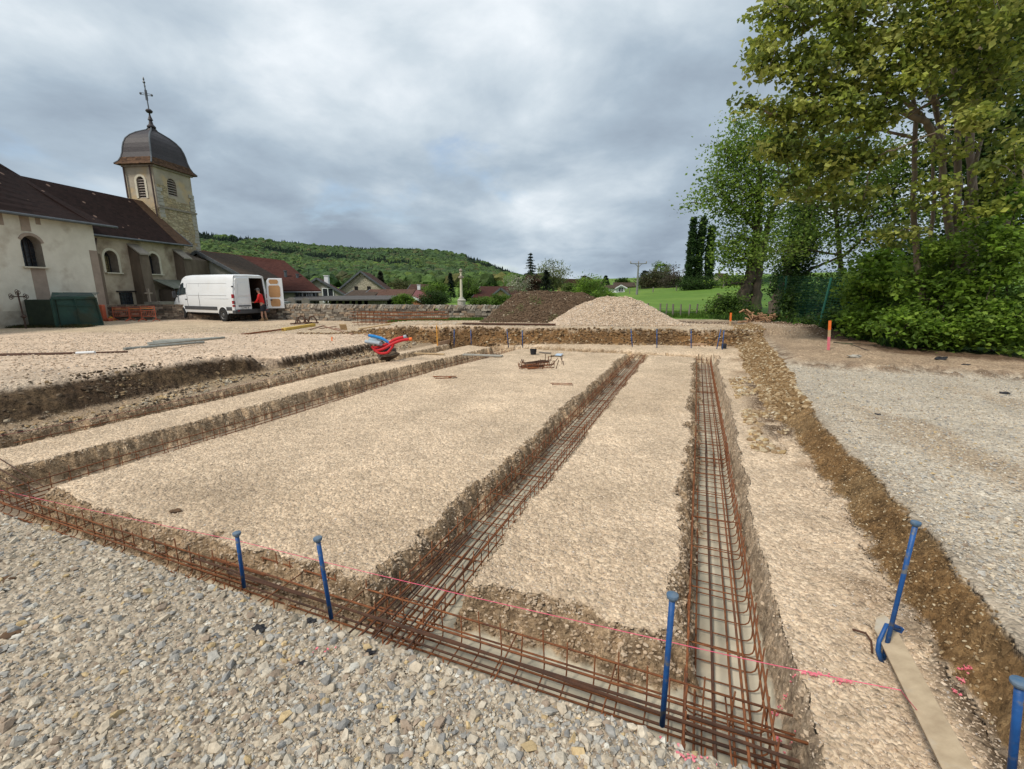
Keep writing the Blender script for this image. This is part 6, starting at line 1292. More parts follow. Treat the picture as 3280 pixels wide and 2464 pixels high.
for fx, fy, tx, ty, lb in far: st_px(lb, fx, fy, tx, ty, PAD+.05, r=0.015, group='far blue stakes at the back bank')
mb = MB(); f = U(1563, 758, PAD); mb.box(f+UP*0.12, (0.14, 0.1, 0.22)); tag(mb.build('stake_clamp', mat('dark_clamp', (0.02, 0.022, 0.03), (0.04, 0.04, 0.05), scale=9), None, org=f, bevel=0.02), 'dark clamp at the foot of the stakes in the back right corner', 'clamp')
# orange and wooden stakes
def wood_stake(label, fx, fy, tx, ty, z, w, bands, group='marker stakes'):
    f = U(fx, fy, z); t = D(tx, ty, f.y); e_ = empty('marker_stake', f, label, 'stake', group)
    for (a, b, m, nm) in bands:
        mb = MB(); mb.bar(f.lerp(t, a), f.lerp(t, b), w); mb.build(nm, m, e_)
wood_stake('wooden stake with an orange top and bright pink foot on the right terrace', 1789, 759, 1793, 693, 0.10, 0.045, [(-0.05, 0.48, M_PINKP, 'pink_foot'), (0.48, 0.70, M_WOODL, 'bare_wood'), (0.70, 1.0, M_ORA, 'orange_top')])
wood_stake('orange-topped stake at the back right corner below the slanting trunks', 1577, 709, 1579, 676, 0.2, 0.05, [(-0.05, 0.45, M_WOODL, 'bare_wood'), (0.45, 1.0, M_ORA, 'orange_top')])
wood_stake('yellow-orange rod standing left of the batter boards', 945, 748, 943, 703, PAD, 0.03, [(-0.02, 1.0, mat('yellow_orange', (0.75, 0.36, 0.06), (0.6, 0.28, 0.05), scale=5), 'rod')])
wood_stake('small orange stake behind the red ducts', 717, 741+3, 717, 728, -0.1, 0.03, [(-0.02, 1.0, M_ORA, 'rod')])
wood_stake('short split wooden stake at the foot of the bright hedge', 1958, 744, 1960, 702, 0.08, 0.05, [(-0.05, 1.0, M_WOODL, 'bare_wood')])
# cut branch heap
p = U(1642, 699, 0.15); e_ = empty('branch_heap', p, 'small heap of freshly cut branches at the foot of the fence', 'branch heap'); random.seed(9)
mb = MB()
for i in range(110):
    c = p+Vector((random.gauss(0, .42), random.gauss(0, .25), abs(random.gauss(0.15, .15)))); d_ = Vector((random.gauss(0, 1), random.gauss(0, 1), random.gauss(0, .5))).normalized()*random.uniform(.08, .2); mb.tube([c-d_, c+d_], random.uniform(.015, .04), 5)
o = mb.build('branches', mat('cut_branch', (0.42, 0.24, 0.13), (0.24, 0.14, 0.08), scale=5), e_); o['kind'] = 'stuff'
mb = MB(); q = [U(1800, 742, .14), U(1835, 745, .14), U(1870, 758, .12), U(1900, 762, .12)]; mb.tube([a+UP*0.03 for a in q], [.018, .015, .01, .005], 5); mb.tube([q[1]+UP*.04, U(1860, 743, .16), U(1900, 748, .14)], [.012, .01, .004], 4); mb.tube([q[2]+UP*.03, U(1890, 770, .12)], [.01, .004], 4)
tag(mb.build('fallen_branch', M_BARK, None, org=q[0]), 'thin fallen branch on the spoil right of the pink and orange stake', 'branch')
lump('pale flat stone on the edge of the spoil before the hedge', G(U(1845, 773, .1).x, U(1845, 773, .1).y), 0.13, 120, m=M_QUOIN, name='flat_stone', cat='stone', flat=0.35, group=None)
# ---- on the pad
def bars_px(label, segs, r=0.01, z=PAD+0.015):
    loose_bars(label, [[U(a, b, z), U(c, d, z)] for a, b, c, d in segs], r)
bars_px('thin rusty bars lying on the gravel left of the rebar pile', [(937, 815, 985, 813), (940, 818, 988, 816), (935, 813, 975, 815)])
bars_px('two thin rusty bars lying on the gravel below the rebar pile', [(1189, 828, 1236, 829), (1192, 831, 1238, 832)])
p = U(1160, 795, PAD); e_ = empty('rebar_pile', p, 'pile of short rusty bent starter bars lying on the gravel panel', 'rebar pile'); random.seed(12)
for i in range(16):
    x0, y0 = random.uniform(1118, 1140), random.uniform(781, 797); l = random.uniform(40, 75); zz = PAD+0.02+random.uniform(0, .11)
    a = U(x0, y0, zz); b = U(x0+l, y0-random.uniform(1, 7), zz+random.uniform(0, .03)); mb = MB(); mb.tube([a+UP*0.09+Vector((-.02, .03, 0)), a, b, b+UP*random.uniform(.05, .16)], 0.011, 5); mb.build('starter_bar', M_RUSTD if i % 2 else M_RUST, e_)
for i in range(12):
    c = U(random.uniform(1150, 1222), random.uniform(778, 799), PAD+.03); mb = MB(); mb.tube([c, c+Vector((random.gauss(0, .07), random.gauss(0, .07), random.uniform(.08, .25)))], 0.009, 5); mb.build('starter_bar', M_RUSTD, e_)
p = U(1152, 766, PAD); e_ = empty('bucket', p, 'small black bucket standing near the back trench', 'bucket'); mb = MB(); mb.lathe(p, [(.08, 0), (.10, .15), (.105, .15), (.105, .165), (.09, .165), (.07, .02)], 14); mb.build('pail', BLK, e_)
mb = MB(); mb.tube([p+Vector((-.10, 0, .15)), p+Vector((-.06, -.02, .21)), p+Vector((.06, -.02, .21)), p+Vector((.10, 0, .15))], .006, 5); mb.build('handle', M_ZINC, e_)
def plank_px(label, x0, y0, x1, y1, w, z=PAD+0.03, m=None, name='plank', th=0.03):
    a, b = U(x0, y0, z), U(x1, y1, z); mb = MB(); mb.bar(a, b, w, th); tag(mb.build(name, m or M_OLDWOOD, None, org=a, bevel=.003), label, 'plank', None)
plank_px('grey plank bridging the far end of the third trench', 1000, 766, 1085, 769, 0.22, m=mat('grey_plank', (0.36, 0.33, 0.28), (0.27, 0.25, 0.21), scale=5))
plank_px('thin pale lath across the far end of the leftmost trench', 895, 763, 960, 765, 0.10, m=M_WOODL)
plank_px('short brown plank beside the papers behind the rebar pile', 1186, 769, 1208, 765, 0.10, m=M_WOOD)
plank_px('thin dark slat lying near the black bucket', 1165, 761, 1190, 763, 0.06)
mb = MB(); a = U(1200, 768, PAD+.03); mb.prism([U(1198, 768, PAD+.03), U(1212, 769, PAD+.03), U(1217, 764.5, PAD+.05), U(1203, 764, PAD+.05)], UP*.006); tag(mb.build('plastic_sheet', mat('pale_blue_plastic', (0.45, 0.55, 0.65), (0.36, 0.46, 0.58), scale=5, rough=.4), None, org=a), 'pale blue plastic sheet near the far end of the gravel panel', 'plastic sheet')
# ---- ducts
def duct(label, pts, r, m, group='electrical ducts', cap=None):
    e_ = empty('duct', pts[0], label, 'duct', group); P_ = [Vector(p) for p in pts]; out = []
    n = len(P_)
    for i in range(n-1):
        p0, p1, p2, p3 = P_[max(i-1, 0)], P_[i], P_[i+1], P_[min(i+2, n-1)]
        for k in range(10):
            t = k/10; out.append(0.5*((2*p1)+(p2-p0)*t+(2*p0-5*p1+4*p2-p3)*t*t+(3*p1-p0-3*p2+p3)*t**3))
    out.append(P_[-1]); fine = []
    for a, b in zip(out, out[1:]): fine += [a.lerp(b, q/3) for q in range(3)]
    fine.append(out[-1]); mb = MB(); mb.tube(fine, [r*(1.0 if i % 2 else 0.88) for i in range(len(fine))], 12); mb.build('pipe', m, e_)
    if cap: d = (fine[-1]-fine[-2]).normalized(); mb = MB(); mb.lathe(fine[-1]-d*.02, [(r*1.15, 0), (r*1.15, .07), (r*.6, .07)], 12, axis=d); mb.build('plug', cap, e_)
M_DRED = mat('red_duct', (0.62, 0.025, 0.03), (0.5, 0.02, 0.025), scale=4, rough=0.45, spec=0.5); M_DBLU = mat('blue_duct', (0.02, 0.25, 0.60), (0.015, 0.2, 0.5), scale=4, rough=0.45, spec=.5); M_GPVC = mat('grey_pvc', (0.36, 0.40, 0.44), (0.30, 0.34, 0.38), scale=4, rough=0.4)
Yd = 12.6
duct('upper red corrugated duct with a grey plug curving up out of the bank', [D(806, 752, Yd), D(818, 750, Yd), D(835, 744, Yd), D(855, 733, Yd), D(874, 728, Yd)], 0.045, M_DRED, cap=M_GPVC)
duct('lower red corrugated duct with an orange plug, looping to the right', [D(803, 748, Yd-.2), D(812, 757, Yd-.2), D(828, 754, Yd-.2), D(850, 742, Yd-.2), D(870, 735, Yd-.2), D(886, 733, Yd-.2)], 0.042, M_DRED, cap=M_ORA)
duct('small red loop of duct below the other two', [D(808, 756, Yd-.35), D(820, 763, Yd-.35), D(836, 762, Yd-.35), D(846, 752, Yd-.35), D(850, 745, Yd-.3)], 0.035, M_DRED)
duct('bright blue corrugated duct arching down from the terrace', [D(797, 725, Yd+.2), D(810, 727, Yd+.1), D(828, 733, Yd), D(843, 744, Yd), D(846, 754, Yd)], 0.042, M_DBLU)
duct('dark blue duct curled under the red ones', [D(812, 755, Yd), D(830, 755, Yd), D(842, 748, Yd), D(846, 738, Yd+.1)], 0.045, mat('navy_duct', (0.02, 0.05, 0.15), (0.015, 0.04, 0.12), scale=4, rough=.5))
e_ = empty('drain_pipe', D(792, 740, Yd+.1), 'grey plastic drain pipe end beside the blue duct', 'pipe'); mb = MB(); a, b = D(790, 738, Yd+.2), D(818, 742, Yd-.1); mb.tube([a, b], .05, 14); mb.build('pipe', M_GPVC, e_)
mb = MB(); mb.tube([b-(b-a).normalized()*.01, b+(b-a).normalized()*.09], .06, 14); mb.build('socket', M_GPVC, e_)
mb = MB(); c = D(806, 735, Yd+.1); r2 = random.Random(3); mb.prism([c+Vector((r2.uniform(.15, .25)*math.cos(a_), 0.0, r2.uniform(.05, .10)*math.sin(a_)-.02)) for a_ in (0, .8, 1.6, 2.4, 3.2, 4.0, 4.8, 5.6)], Vector((0.05, .2, .05)))
tag(mb.build('plastic_sheet', mat('crumpled_plastic', (0.36, 0.52, 0.62), (0.5, 0.5, 0.46), scale=8, rough=.4, bump=.01), None, org=c), 'crumpled pale blue plastic wrapped round the pipe ends', 'plastic sheet')
# earth plug under the ducts
lump('dark crumbly earth piled round the pipe ends', D(835, 760, Yd+.1)-UP*.16, 0.30, 130, m=mat('dark_earth', (0.07, .05, .035), (.12, .09, .06), scale=6, bump=.02), name='earth_clod', cat='earth', flat=.5, group=None)
# ---- on the left terrace
def terr(x, y, dz=0.0):
    p = U(x, y, 0.0)
    for _ in range(8): p = U(x, y, gz(p.x, p.y)+dz)
    return p
M_TUBE = mat('grey_tube', (0.34, 0.34, 0.30), (0.25, 0.25, 0.22), scale=6, rough=0.6)
def tubes_px(label, segs, r, m, name='pipe_bundle', part='pipe', cat='pipes'):
    e_ = empty(name, terr(segs[0][0], segs[0][1]), label, cat)
    for a, b, c, d in segs: mb = MB(); mb.tube([terr(a, b, r), terr(c, d, r)], r, 8); mb.build(part, m, e_)
tubes_px('bundle of grey tubes lying on the pale terrace', [(318, 742, 468, 730), (320, 745, 485, 729), (268, 754, 440, 739), (330, 738, 440, 733), (345, 736, 420, 733)], 0.035, M_TUBE)
tubes_px('dark rusty tube lying along the left edge of the terrace', [(-30, 769, 275, 760), (-30, 766, 200, 762)], 0.022, M_RUSTD, cat='tube')
mb = MB(); a, b = terr(165, 763, .045), terr(205, 761, .045); mb.tube([a, b], .03, 8); tag(mb.build('white_sleeve', M_WHITE, None, org=a), 'white sleeve wrapped on the dark tube at the left', 'sleeve')
e_ = empty('lattice_girder', terr(528, 722), 'flat rusty lattice girder lying on the terrace in front of the van', 'rebar')
a, b = terr(528, 722, .03), terr(640, 708, .03); nrm = (b-a).cross(UP).normalized()*0.14
for q in (-1, 0, 1): mb = MB(); mb.tube([a+nrm*q, b+nrm*q], .014, 5); mb.build('bar', M_RUST, e_)
mb = MB(); N_ = 26; mb.tube([a.lerp(b, i/N_)+nrm*(1 if i % 2 else -1)+UP*(.03 if i % 2 else 0) for i in range(N_+1)], .012, 5); mb.build('lacing', M_RUST, e_)
mb = MB(); a, b = terr(612, 712, .06), terr(678, 702, .06); mb.bar(a, b, .18, .12); tag(mb.build('beam', M_YEL, None, org=a, bevel=.008), 'yellow timber beam lying beside the rusty lattice', 'beam')
e_ = empty('scaffold_clamps', terr(655, 700), 'rusty bent steel clamps piled on the end of the yellow beam', 'clamps')
for i, (x, y) in enumerate(((644, 700), (652, 699), (662, 699), (676, 699))):
    c = terr(x, y, .05); k = .35 if i in (1, 3) else .2; mb = MB(); mb.tube([c+Vector((-k*.6, 0, 0)), c+Vector((-k*.4, 0, k*.8)), c+Vector((k*.1, .02, k)), c+Vector((k*.45, 0, k*.6)), c+Vector((k*.6, 0, 0))], .03, 6); mb.tube([c+Vector((-.4, .1, 0)), c+Vector((.3, -.1, .05))], .035, 6); mb.build('clamp', M_RUSTD, e_)
for i, (x0, y0, x1, y1, lb) in enumerate(((668, 712, 700, 703, 'reddish lath nearest the yellow beam'), (690, 710, 726, 705, 'second reddish lath, further right'), (700, 705, 762, 722, 'long lath pointing at the blue duct'), (724, 709, 800, 725, 'dark lath ending at the blue duct'))):
    a, b = terr(x0, y0, .02), terr(x1, y1, .03); mb = MB(); mb.bar(a, b, .07, .025); tag(mb.build('lath', mat('reddish_wood', (0.30, 0.17, 0.11), (0.22, 0.13, 0.09), scale=5), None, org=a), lb, 'lath', 'loose laths on the terrace')
mb = MB(); c = terr(742, 712, 0.05); mb.box(c+UP*.1, (.26, .03, .26), Matrix.Rotation(.5, 3, 'X')); tag(mb.build('board_offcut', M_WOODL, None, org=c), 'small square offcut of pale board standing on the lip of the terrace', 'board')
# rebar mats leaning before the wall
p = U(860, 697, 0.05); e_ = empty('rebar_mats', (p.x, p.y-0.3, 0.0), 'stack of rusty reinforcement cages lying in front of the grey stone wall', 'rebar')
xa, xb = D(765, 690, 21.3).x, D(972, 690, 21.3).x
for j, zz in enumerate((0.13, 0.30, 0.46, 0.60)):
    for q in (0, 0.5): mb = MB(); mb.tube([(xa+.3*math.sin(j*2+q*5), 21.0+q, zz+.02), ((xa+xb)/2, 21.0+q, zz-.03), (xb-.5*abs(math.sin(j*3)), 21.0+q, zz+.01)], .016, 5); mb.build('long_bar', M_RUST, e_)
mb = MB(); mb.tube([Vector((0, -.02, 0)), Vector((0, 0, .62)), Vector((0, .5, .62)), Vector((0, .5, 0)), Vector((0, -.02, 0))], .008, 4); st0 = mb.build('stirrup', M_RUST, None, org=(0, 0, 0))
for i in range(24):
    c = st0 if i == 0 else st0.copy()
    if i: COL.objects.link(c)
    c.parent = e_; c.location = Vector((xa+(xb-xa)*(i+.5)/24-p.x, 21.0-(p.y-.3), 0.02))
for i, (x0, x1, y0, y1, lb) in enumerate(((775, 850, 700, 697, 'pale board lying at the left foot of the rusty cages'), (830, 1000, 697, 700, 'long thin brown board along the top of the back bank'), (1000, 1200, 701, 703, 'long dark rusty tube lying on the top of the back bank'))):
    a = U(x0, y0, .35); b = U(x1, y1, .35); a.z, b.z = gz(a.x, a.y)+.04, gz(b.x, b.y)+.04; mb = MB(); (mb.bar(a, b, .22, .05) if i < 2 else mb.tube([a, b], .04, 7)); tag(mb.build('board' if i < 2 else 'steel_tube', (M_WOODL, M_WOOD, M_RUSTD)[i], None, org=a), lb, 'board' if i < 2 else 'tube')
# ---- green container, iron cross, barriers
GR = mat('green_sheet', (0.018, 0.055, 0.042), (0.012, 0.036, 0.03), scale=2.5, rough=0.6, bump=0.01, c3=(0.028, 0.04, 0.025), scale3=1.1)
GR2 = mat('dark_green_mesh', (0.02, 0.032, 0.02), (0.013, 0.022, 0.015), scale=5, rough=.85, c3=(0.035, 0.045, 0.02), scale3=1.3)
f0, f1, f2 = U(64, 707, 0.0), U(133, 708, 0), U(224, 703, 0)
e_ = empty('green_container', (f1.x, f1.y, 0), 'dark green sheet-metal container with a sloping lid beside the pale church wall', 'container')
def topz(f, y): return D(0, y, f.y).z
z0, z1, z2 = 1.17, 1.21, 1.02
back = Vector((-1.7, 1.9, 0))
mb = MB(); mb.prism([f0, f1, f1+UP*z0, f0+UP*z0], Vector((-1.2, 1.2, 0))); mb.build('side_screen', GR2, e_)
fA = f1+Vector((-.1, -.05, 0)); zl = D(130, 645, fA.y).z; zr2 = D(212, 643, f2.y).z
mb = MB(); mb.prism([fA, f2, Vector((f2.x-.15, f2.y, zr2)), Vector((fA.x, fA.y, zl))], back); mb.build('body', GR, e_)
mb = MB(); a, b = Vector((fA.x, fA.y-.05, zl)), Vector((f2.x-.12, f2.y-.05, zr2)); d_ = (b-a).normalized()
mb.bar(a, b, .08, .09); mb.bar(fA+UP*.06-Vector((0, .05, 0)), f2+UP*.06-Vector((0, .05, 0)), .08, .1)
for f in (.0, .5, 1.0): q = fA.lerp(f2, f); q2 = a.lerp(b, f); mb.bar(q-Vector((0, .04, 0)), q2, .06, .08)
mb.bar(fA.lerp(f2, .12)+UP*.95-Vector((0, .05, 0)), fA.lerp(f2, .9)+UP*.9-Vector((0, .05, 0)), .03); mb.build('frame', GR, e_)
mb = MB(); tl, tr2 = D(130, 645, fA.y+.6), D(196, 637, fA.y+1.6)
mb.prism([a, b, b+Vector((-1.0, 1.0, .15)), a+Vector((-.9, 1.0, .2))], UP*.05); ld = mb.build('lid', GR, e_)
mb = MB()
for q in (0.25, .5, .75): mb.bar(a.lerp(a+Vector((-.3, 1.1, .22)), q)+UP*.07, (b.lerp(b+Vector((-.7, 1.1, .17)), q))+UP*.07, .035)
mb.build('rail', mat('grey_rail', (0.13, 0.16, 0.15), (.1, .12, .11), scale=5), ld)
# overgrowth at its foot
x = rng.uniform(f0.x-1.3, f2.x+.4, 5000); y = f0.y+rng.normal(-0.1, 0.15, 5000)+(x-f0.x)*0.0; grass('grass', 'dry brown weeds and grass at the foot of the green container and church wall', x, y, .13, [(0.06, .07, .025), (.10, .07, .035), (.05, .06, .02)], w=.012)
# wrought iron cross
q = U(57, 711, 0.0); e_ = empty('iron_cross', q, 'rusty wrought iron cross with trefoil arms in front of the church wall', 'iron cross'); ht = D(43, 632, q.y).z; zc_ = D(45, 641, q.y).z
M_RI = mat('rusty_wrought_iron', (0.07, 0.04, 0.03), (0.04, 0.028, 0.022), scale=9, rough=.8)
ln = Vector((-.04, 0, 0)); mb = MB(); mb.tube([q, q+ln+UP*ht], .028, 6); mb.bar(q+ln*.9+Vector((-.26, 0, zc_)), q+ln*.9+Vector((.26, 0, zc_)), .04); mb.build('shaft', M_RI, e_)
mb = MB()
for c in (q+ln+UP*ht, q+ln*.9+Vector((-.30, 0, zc_)), q+ln*.9+Vector((.30, 0, zc_))):
    for a_ in (0, 2.1, 4.2): mb.tube([c+Vector((.075*math.cos(a_+t_), 0, .075*math.sin(a_+t_)))+Vector((.045*math.cos(a_), 0, .045*math.sin(a_))) for t_ in np.linspace(0, 6.28, 9)], .014, 4)
mb.lathe(q+UP*.45, [(.03, 0), (.10, .06), (.05, .14), (.03, .16)], 8); mb.build('trefoil_ornament', M_RI, e_)
# orange barriers
M_BAR = mat('faded_orange', (0.50, 0.12, 0.06), (0.40, 0.10, 0.05), scale=5, rough=.6)
def barrier(label, x0, x1, yf, ytop):
    a, b = U(x0, yf, 0), U(x1, yf, 0); b.y = a.y; zt = D(x0, ytop, a.y).z; e_ = empty('crowd_barrier', (a+b)/2, label, 'barrier', 'orange barriers before the wall')
    mb = MB(); mb.tube([a+UP*.08, a+UP*zt, b+UP*zt, b+UP*.08], .022, 6); mb.tube([a+UP*.25, b+UP*.25], .018, 6); mb.tube([a+UP*zt*.72, b+UP*zt*.72], .018, 6); mb.build('frame', M_BAR, e_)
    n = 7
    for i in range(n): q = a.lerp(b, (i+1)/(n+1)); mb = MB(); mb.tube([q+UP*.25, q+UP*zt*.72], .010, 5); mb.build('upright', M_BAR, e_)
    for q in (a, b): mb = MB(); mb.tube([q+Vector((0, -.3, .0)), q+Vector((0, -.05, .12)), q+Vector((0, .05, .12)), q+Vector((0, .3, 0))], .02, 5); mb.build('foot', M_BAR, e_)
    mb = MB(); c = a.lerp(b, .5); mb.box(c+UP*(zt*.88)-Vector((0, .03, 0)), ((b-a).length*.9, .02, zt*.06)); mb.build('striped_plank', mat('orange_white_plank', (0.72, 0.28, 0.08), (0.62, 0.14, 0.05), scale=2), e_)
barrier('left orange barrier, standing beyond the solid orange post', 247, 281, 693.5, 664)
barrier('middle orange barrier in front of the dry stone wall', 283, 308, 693.5, 663.5)
barrier('right orange barrier, its end turned towards the van', 308, 338, 694.5, 662)
a = U(224, 694, 0); mb = MB(); mb.box(a+UP*.42, (.26, .22, .84)); mb.box(a+UP*.08+Vector((.2, 0, 0)), (.4, .3, .14)); tag(mb.build('barrier_post', M_BAR, None, org=a, bevel=.03), 'solid orange plastic barrier block beside the green container', 'barrier')
mb = MB(); a = U(240, 693, 0); mb.lathe(a, [(.2, 0), (.2, .04), (.13, .05), (.08, .2), (.0, .22)], 10); tag(mb.build('warning_lamp', mat('amber', (.7, .35, .05), (.6, .3, .04), scale=4), None, org=a), 'small amber warning lamp on the ground by the barrier block', 'lamp')
# ---- utility pole
p = D(1376, 629, 78); p.z = gz(p.x, p.y); zt = D(1376, 571, 78).z; e_ = empty('utility_pole', p, 'grey utility pole with a forked crossarm at the edge of the pasture', 'utility pole')
M_CONCP = mat('pole_grey', (0.20, 0.20, 0.19), (0.15, 0.15, 0.14), scale=3)
mb = MB(); mb.tube([p-UP*.2, (p.x, p.y, zt)], [.2, .12], 8); mb.build('pole', M_CONCP, e_)
mb = MB(); mb.tube([(p.x-1.35, p.y, zt+.15), (p.x-.5, p.y, zt+.05), (p.x, p.y, zt-.5), (p.x+.5, p.y, zt+.05), (p.x+1.35, p.y, zt+.15)], .07, 5); mb.bar((p.x-1.3, p.y, zt+.1), (p.x+1.3, p.y, zt+.1), .1); arm = mb.build('crossarm', M_CONCP, e_)
for q in (-1.3, 0, 1.3): mb = MB(); mb.lathe((p.x+q, p.y, zt+.15), [(.05, 0), (.12, .08), (.05, .16), (.1, .24), (.02, .34)], 8); mb.build('insulator', M_JAMB, arm)
# ---- mesh fence with green posts
M_GPOST = mat('green_post', (0.02, 0.10, 0.07), (0.015, 0.08, 0.055), scale=5, rough=.4)
e_ = empty('mesh_fence', U(1640, 679, .1), 'green wire mesh fence with slim green posts between the trees and the site', 'fence')
posts = [(U(1640, 679, .1), D(1642, 598, U(1640, 679, .1).y)), (U(1691, 697, .1), D(1699, 597, U(1691, 697, .1).y))]
g3 = D(1774, 676, 16.6); posts.append((g3-UP*.3, D(1796, 600, 16.6))); g4 = D(1872, 672, 14.9); posts.append((g4-UP*.6, D(1886, 604, 14.9)))
for a, b in posts: mb = MB(); mb.tube([a-UP*.1, b], .04, 8); mb.build('post', M_GPOST, e_)
for (a, b), (c, d) in zip(posts, posts[1:]):
    mb = MB()
    for i in range(0, 19): f = i/18; mb.tube([a.lerp(b, f), c.lerp(d, f)], .0035, 3)
    L_ = (c-a).length; n = int(L_/.12)
    for i in range(n): f = i/n; mb.tube([a.lerp(c, f), b.lerp(d, f)], .0025, 3)
    o = mb.build('wire_mesh', M_GPOST, e_)
# ---- pasture fences
def post_fence(label, pts, h, gh=None, wires=3, r=.05):
    e_ = empty('pasture_fence', pts[0], label, 'fence', None)
    for p in pts: mb = MB(); mb.tube([p-UP*.15, p+UP*h+Vector((random.uniform(-.04, .04), 0, 0))], r*random.uniform(.8, 1.2), 6); mb.build('post', M_OLDWOOD, e_)
    for i in range(wires):
        mb = MB(); z = h*(.35+.28*i)
        mb.tube([p+UP*z for p in pts], .008, 3); mb.build('wire', M_ZINC, e_)
pp = []
for x, y in ((1400, 672), (1426, 676), (1439, 678), (1454, 680), (1470, 684), (1487, 688), (1504, 682), (1524, 679), (1546, 676)):
    p = D(x, y, 25.5 if x < 1490 else 26.5); pp.append(G(p.x, p.y))
random.seed(3); post_fence('weathered stake fence along the near edge of the pasture', pp, 0.72, wires=2, r=.045)
pp = [G(x_, 84+0.0*x_) for x_ in np.arange(17, 62, 4.2)]
post_fence('row of dark stakes crossing the upper pasture', pp, 0.95, r=.09)
# ---- van
def build_van():
    rl = U(487, 695, 0); fl_ = U(405, 690, 0); fwd = (fl_-rl).normalized(); fwd = Vector((-0.885, 0.465, 0)).normalized(); left = UP.cross(fwd)
    Lw, W, Hh, Lb = 3.75, 1.84, 2.36, 5.95
    rear_over = 1.02; org = rl+left*-(W/2-.05)-fwd*rear_over; org.z = 0.0
    e_ = empty('delivery_van', org, 'white high-roofed delivery van with its right rear door swung open', 'van'); P = lambda x, y, z: org+fwd*x+left*y+UP*z   # x from rear bumper
    RT = Matrix((fwd, left, UP)).transposed()
    M_VW = mat('van_white', (0.74, 0.76, 0.78), (0.70, 0.72, 0.74), scale=1.5, rough=0.28, spec=0.5, c3=(0.68, 0.68, 0.67), scale3=1.6, ramp3=(.6, .8)); M_VG = mat('bumper_grey', (0.05, 0.052, 0.056), (0.07, 0.07, 0.075), scale=6, rough=.6)
    M_TY = mat('tyre', (0.018, 0.018, 0.019), (0.03, 0.03, 0.03), scale=9, rough=.85); M_RIM = mat('rim', (0.10, 0.10, 0.105), (0.16, 0.16, 0.16), scale=6, rough=.5, metal=.5)
    M_GL = mat('car_glass', (0.02, 0.03, 0.035), (0.03, 0.045, 0.05), scale=2, rough=.08, spec=.8); M_PLY = mat('plywood', (0.46, 0.26, 0.12), (0.40, 0.22, 0.10), scale=4, rough=.7); M_DK = mat('dark_interior', (0.07, 0.04, 0.028), (0.05, 0.03, 0.02), scale=4)
    # body loft: stations (x, z bottom, z top, half width at belt, half width at roof)
    sta = [(0.10, .46, Hh-.06, .90, .78), (0.16, .44, Hh-.02, .92, .80), (1.2, .42, Hh, .92, .80), (3.9, .42, Hh, .92, .80), (4.35, .42, Hh-.03, .92, .79), (4.68, .42, Hh-.12, .92, .76), (4.90, .42, Hh-.32, .91, .73), (5.12, .42, 1.74, .90, .72), (5.32, .42, 1.40, .88, .74), (5.42, .42, 1.20, .87, .78), (5.70, .42, 1.03, .83, .74), (5.88, .44, .82, .72, .66), (5.95, .48, .66, .62, .58)]
    def sect(x, zb, zt, wb, wr):
        pts = []; zbelt = min(1.25, zb+(zt-zb)*.55)
        half = [(wb*.96, zb), (wb, zb+.08), (wb, zbelt), (wb*.985, zbelt+(zt-zbelt)*.25), (wr+(wb-wr)*.35, zbelt+(zt-zbelt)*.72), (wr, zt-.10 if zt > 1.3 else zt-.03), (wr-.07, zt-.025), (wr-.2, zt), (0, zt+.012)]
        pts = [(y, z) for y, z in half]+[(-y, z) for y, z in reversed(half[:-1])]
        return [P(x, y, z) for y, z in pts]
    secs = [sect(*s_) for s_ in sta]; n = len(secs[0]); mb = MB(); mb.v = [tuple(p) for s_ in secs for p in s_]; k = len(secs)
    mb.f = [(i*n+j, i*n+(j+1), (i+1)*n+j+1, (i+1)*n+j) for i in range(k-1) for j in range(n-1)]+[tuple(range((k-1)*n, k*n))]
    o = mb.build('body', M_VW, e_, smooth=True); sm = o.modifiers.new('s', 'SOLIDIFY'); sm.thickness = .02; sm.offset = -1
    m_ = o.modifiers.new('e', 'EDGE_SPLIT'); m_.split_angle = R(40)
    # rear frame
    mb = MB(); X = .10
    mb.prism([P(X, -.90, .46), P(X, .90, .46), P(X, .90, .60), P(X, -.90, .60)], -fwd*.03); mb.prism([P(X, -.78, Hh-.18), P(X, .78, Hh-.18), P(X, .76, Hh-.06), P(X, -.76, Hh-.06)], -fwd*.03)
    for q in (1, -1): mb.prism([P(X, q*.84, .60), P(X, q*.905, .60), P(X, q*.905, 1.25), P(X, q*.79, Hh-.1), P(X, q*.72, Hh-.1), P(X, q*.80, 1.25)], -fwd*.03)
    mb.build('rear_frame', M_VW, e_)
    mb = MB(); mb.add([P(.14, -.8, .6), P(.14, .8, .6), P(.14, .72, Hh-.15), P(.14, -.72, Hh-.15), P(3.2, -.8, .6), P(3.2, .8, .6), P(3.2, .72, Hh-.15), P(3.2, -.72, Hh-.15)], [(4, 5, 6, 7), (0, 1, 5, 4), (2, 3, 7, 6), (1, 2, 6, 5), (0, 3, 7, 4)]); mb.build('cargo_lining', M_DK, e_)
    # closed left door
    mb = MB(); mb.prism([P(.06, .845, .62), P(.06, .02, .62), P(.06, .02, Hh-.17), P(.06, .70, Hh-.17), P(.06, .76, Hh-.26), P(.06, .845, 1.25)], -fwd*.045); ld = mb.build('left_rear_door', M_VW, e_, bevel=.018)
    mb = MB(); mb.prism([P(.0, .70, 1.30), P(.0, .12, 1.30), P(.0, .12, Hh-.42), P(.0, .62, Hh-.42)], -fwd*.008); mb.prism([P(.0, .76, .90), P(.0, .12, .90), P(.0, .12, 1.20), P(.0, .76, 1.20)], -fwd*.006); mb.build('pressed_panel', M_VW, ld, bevel=.004)
    mb = MB(); mb.box(P(.0, .40, .80), (.03, .62, .055), RT); mb.build('handle_strip', M_VG, ld)
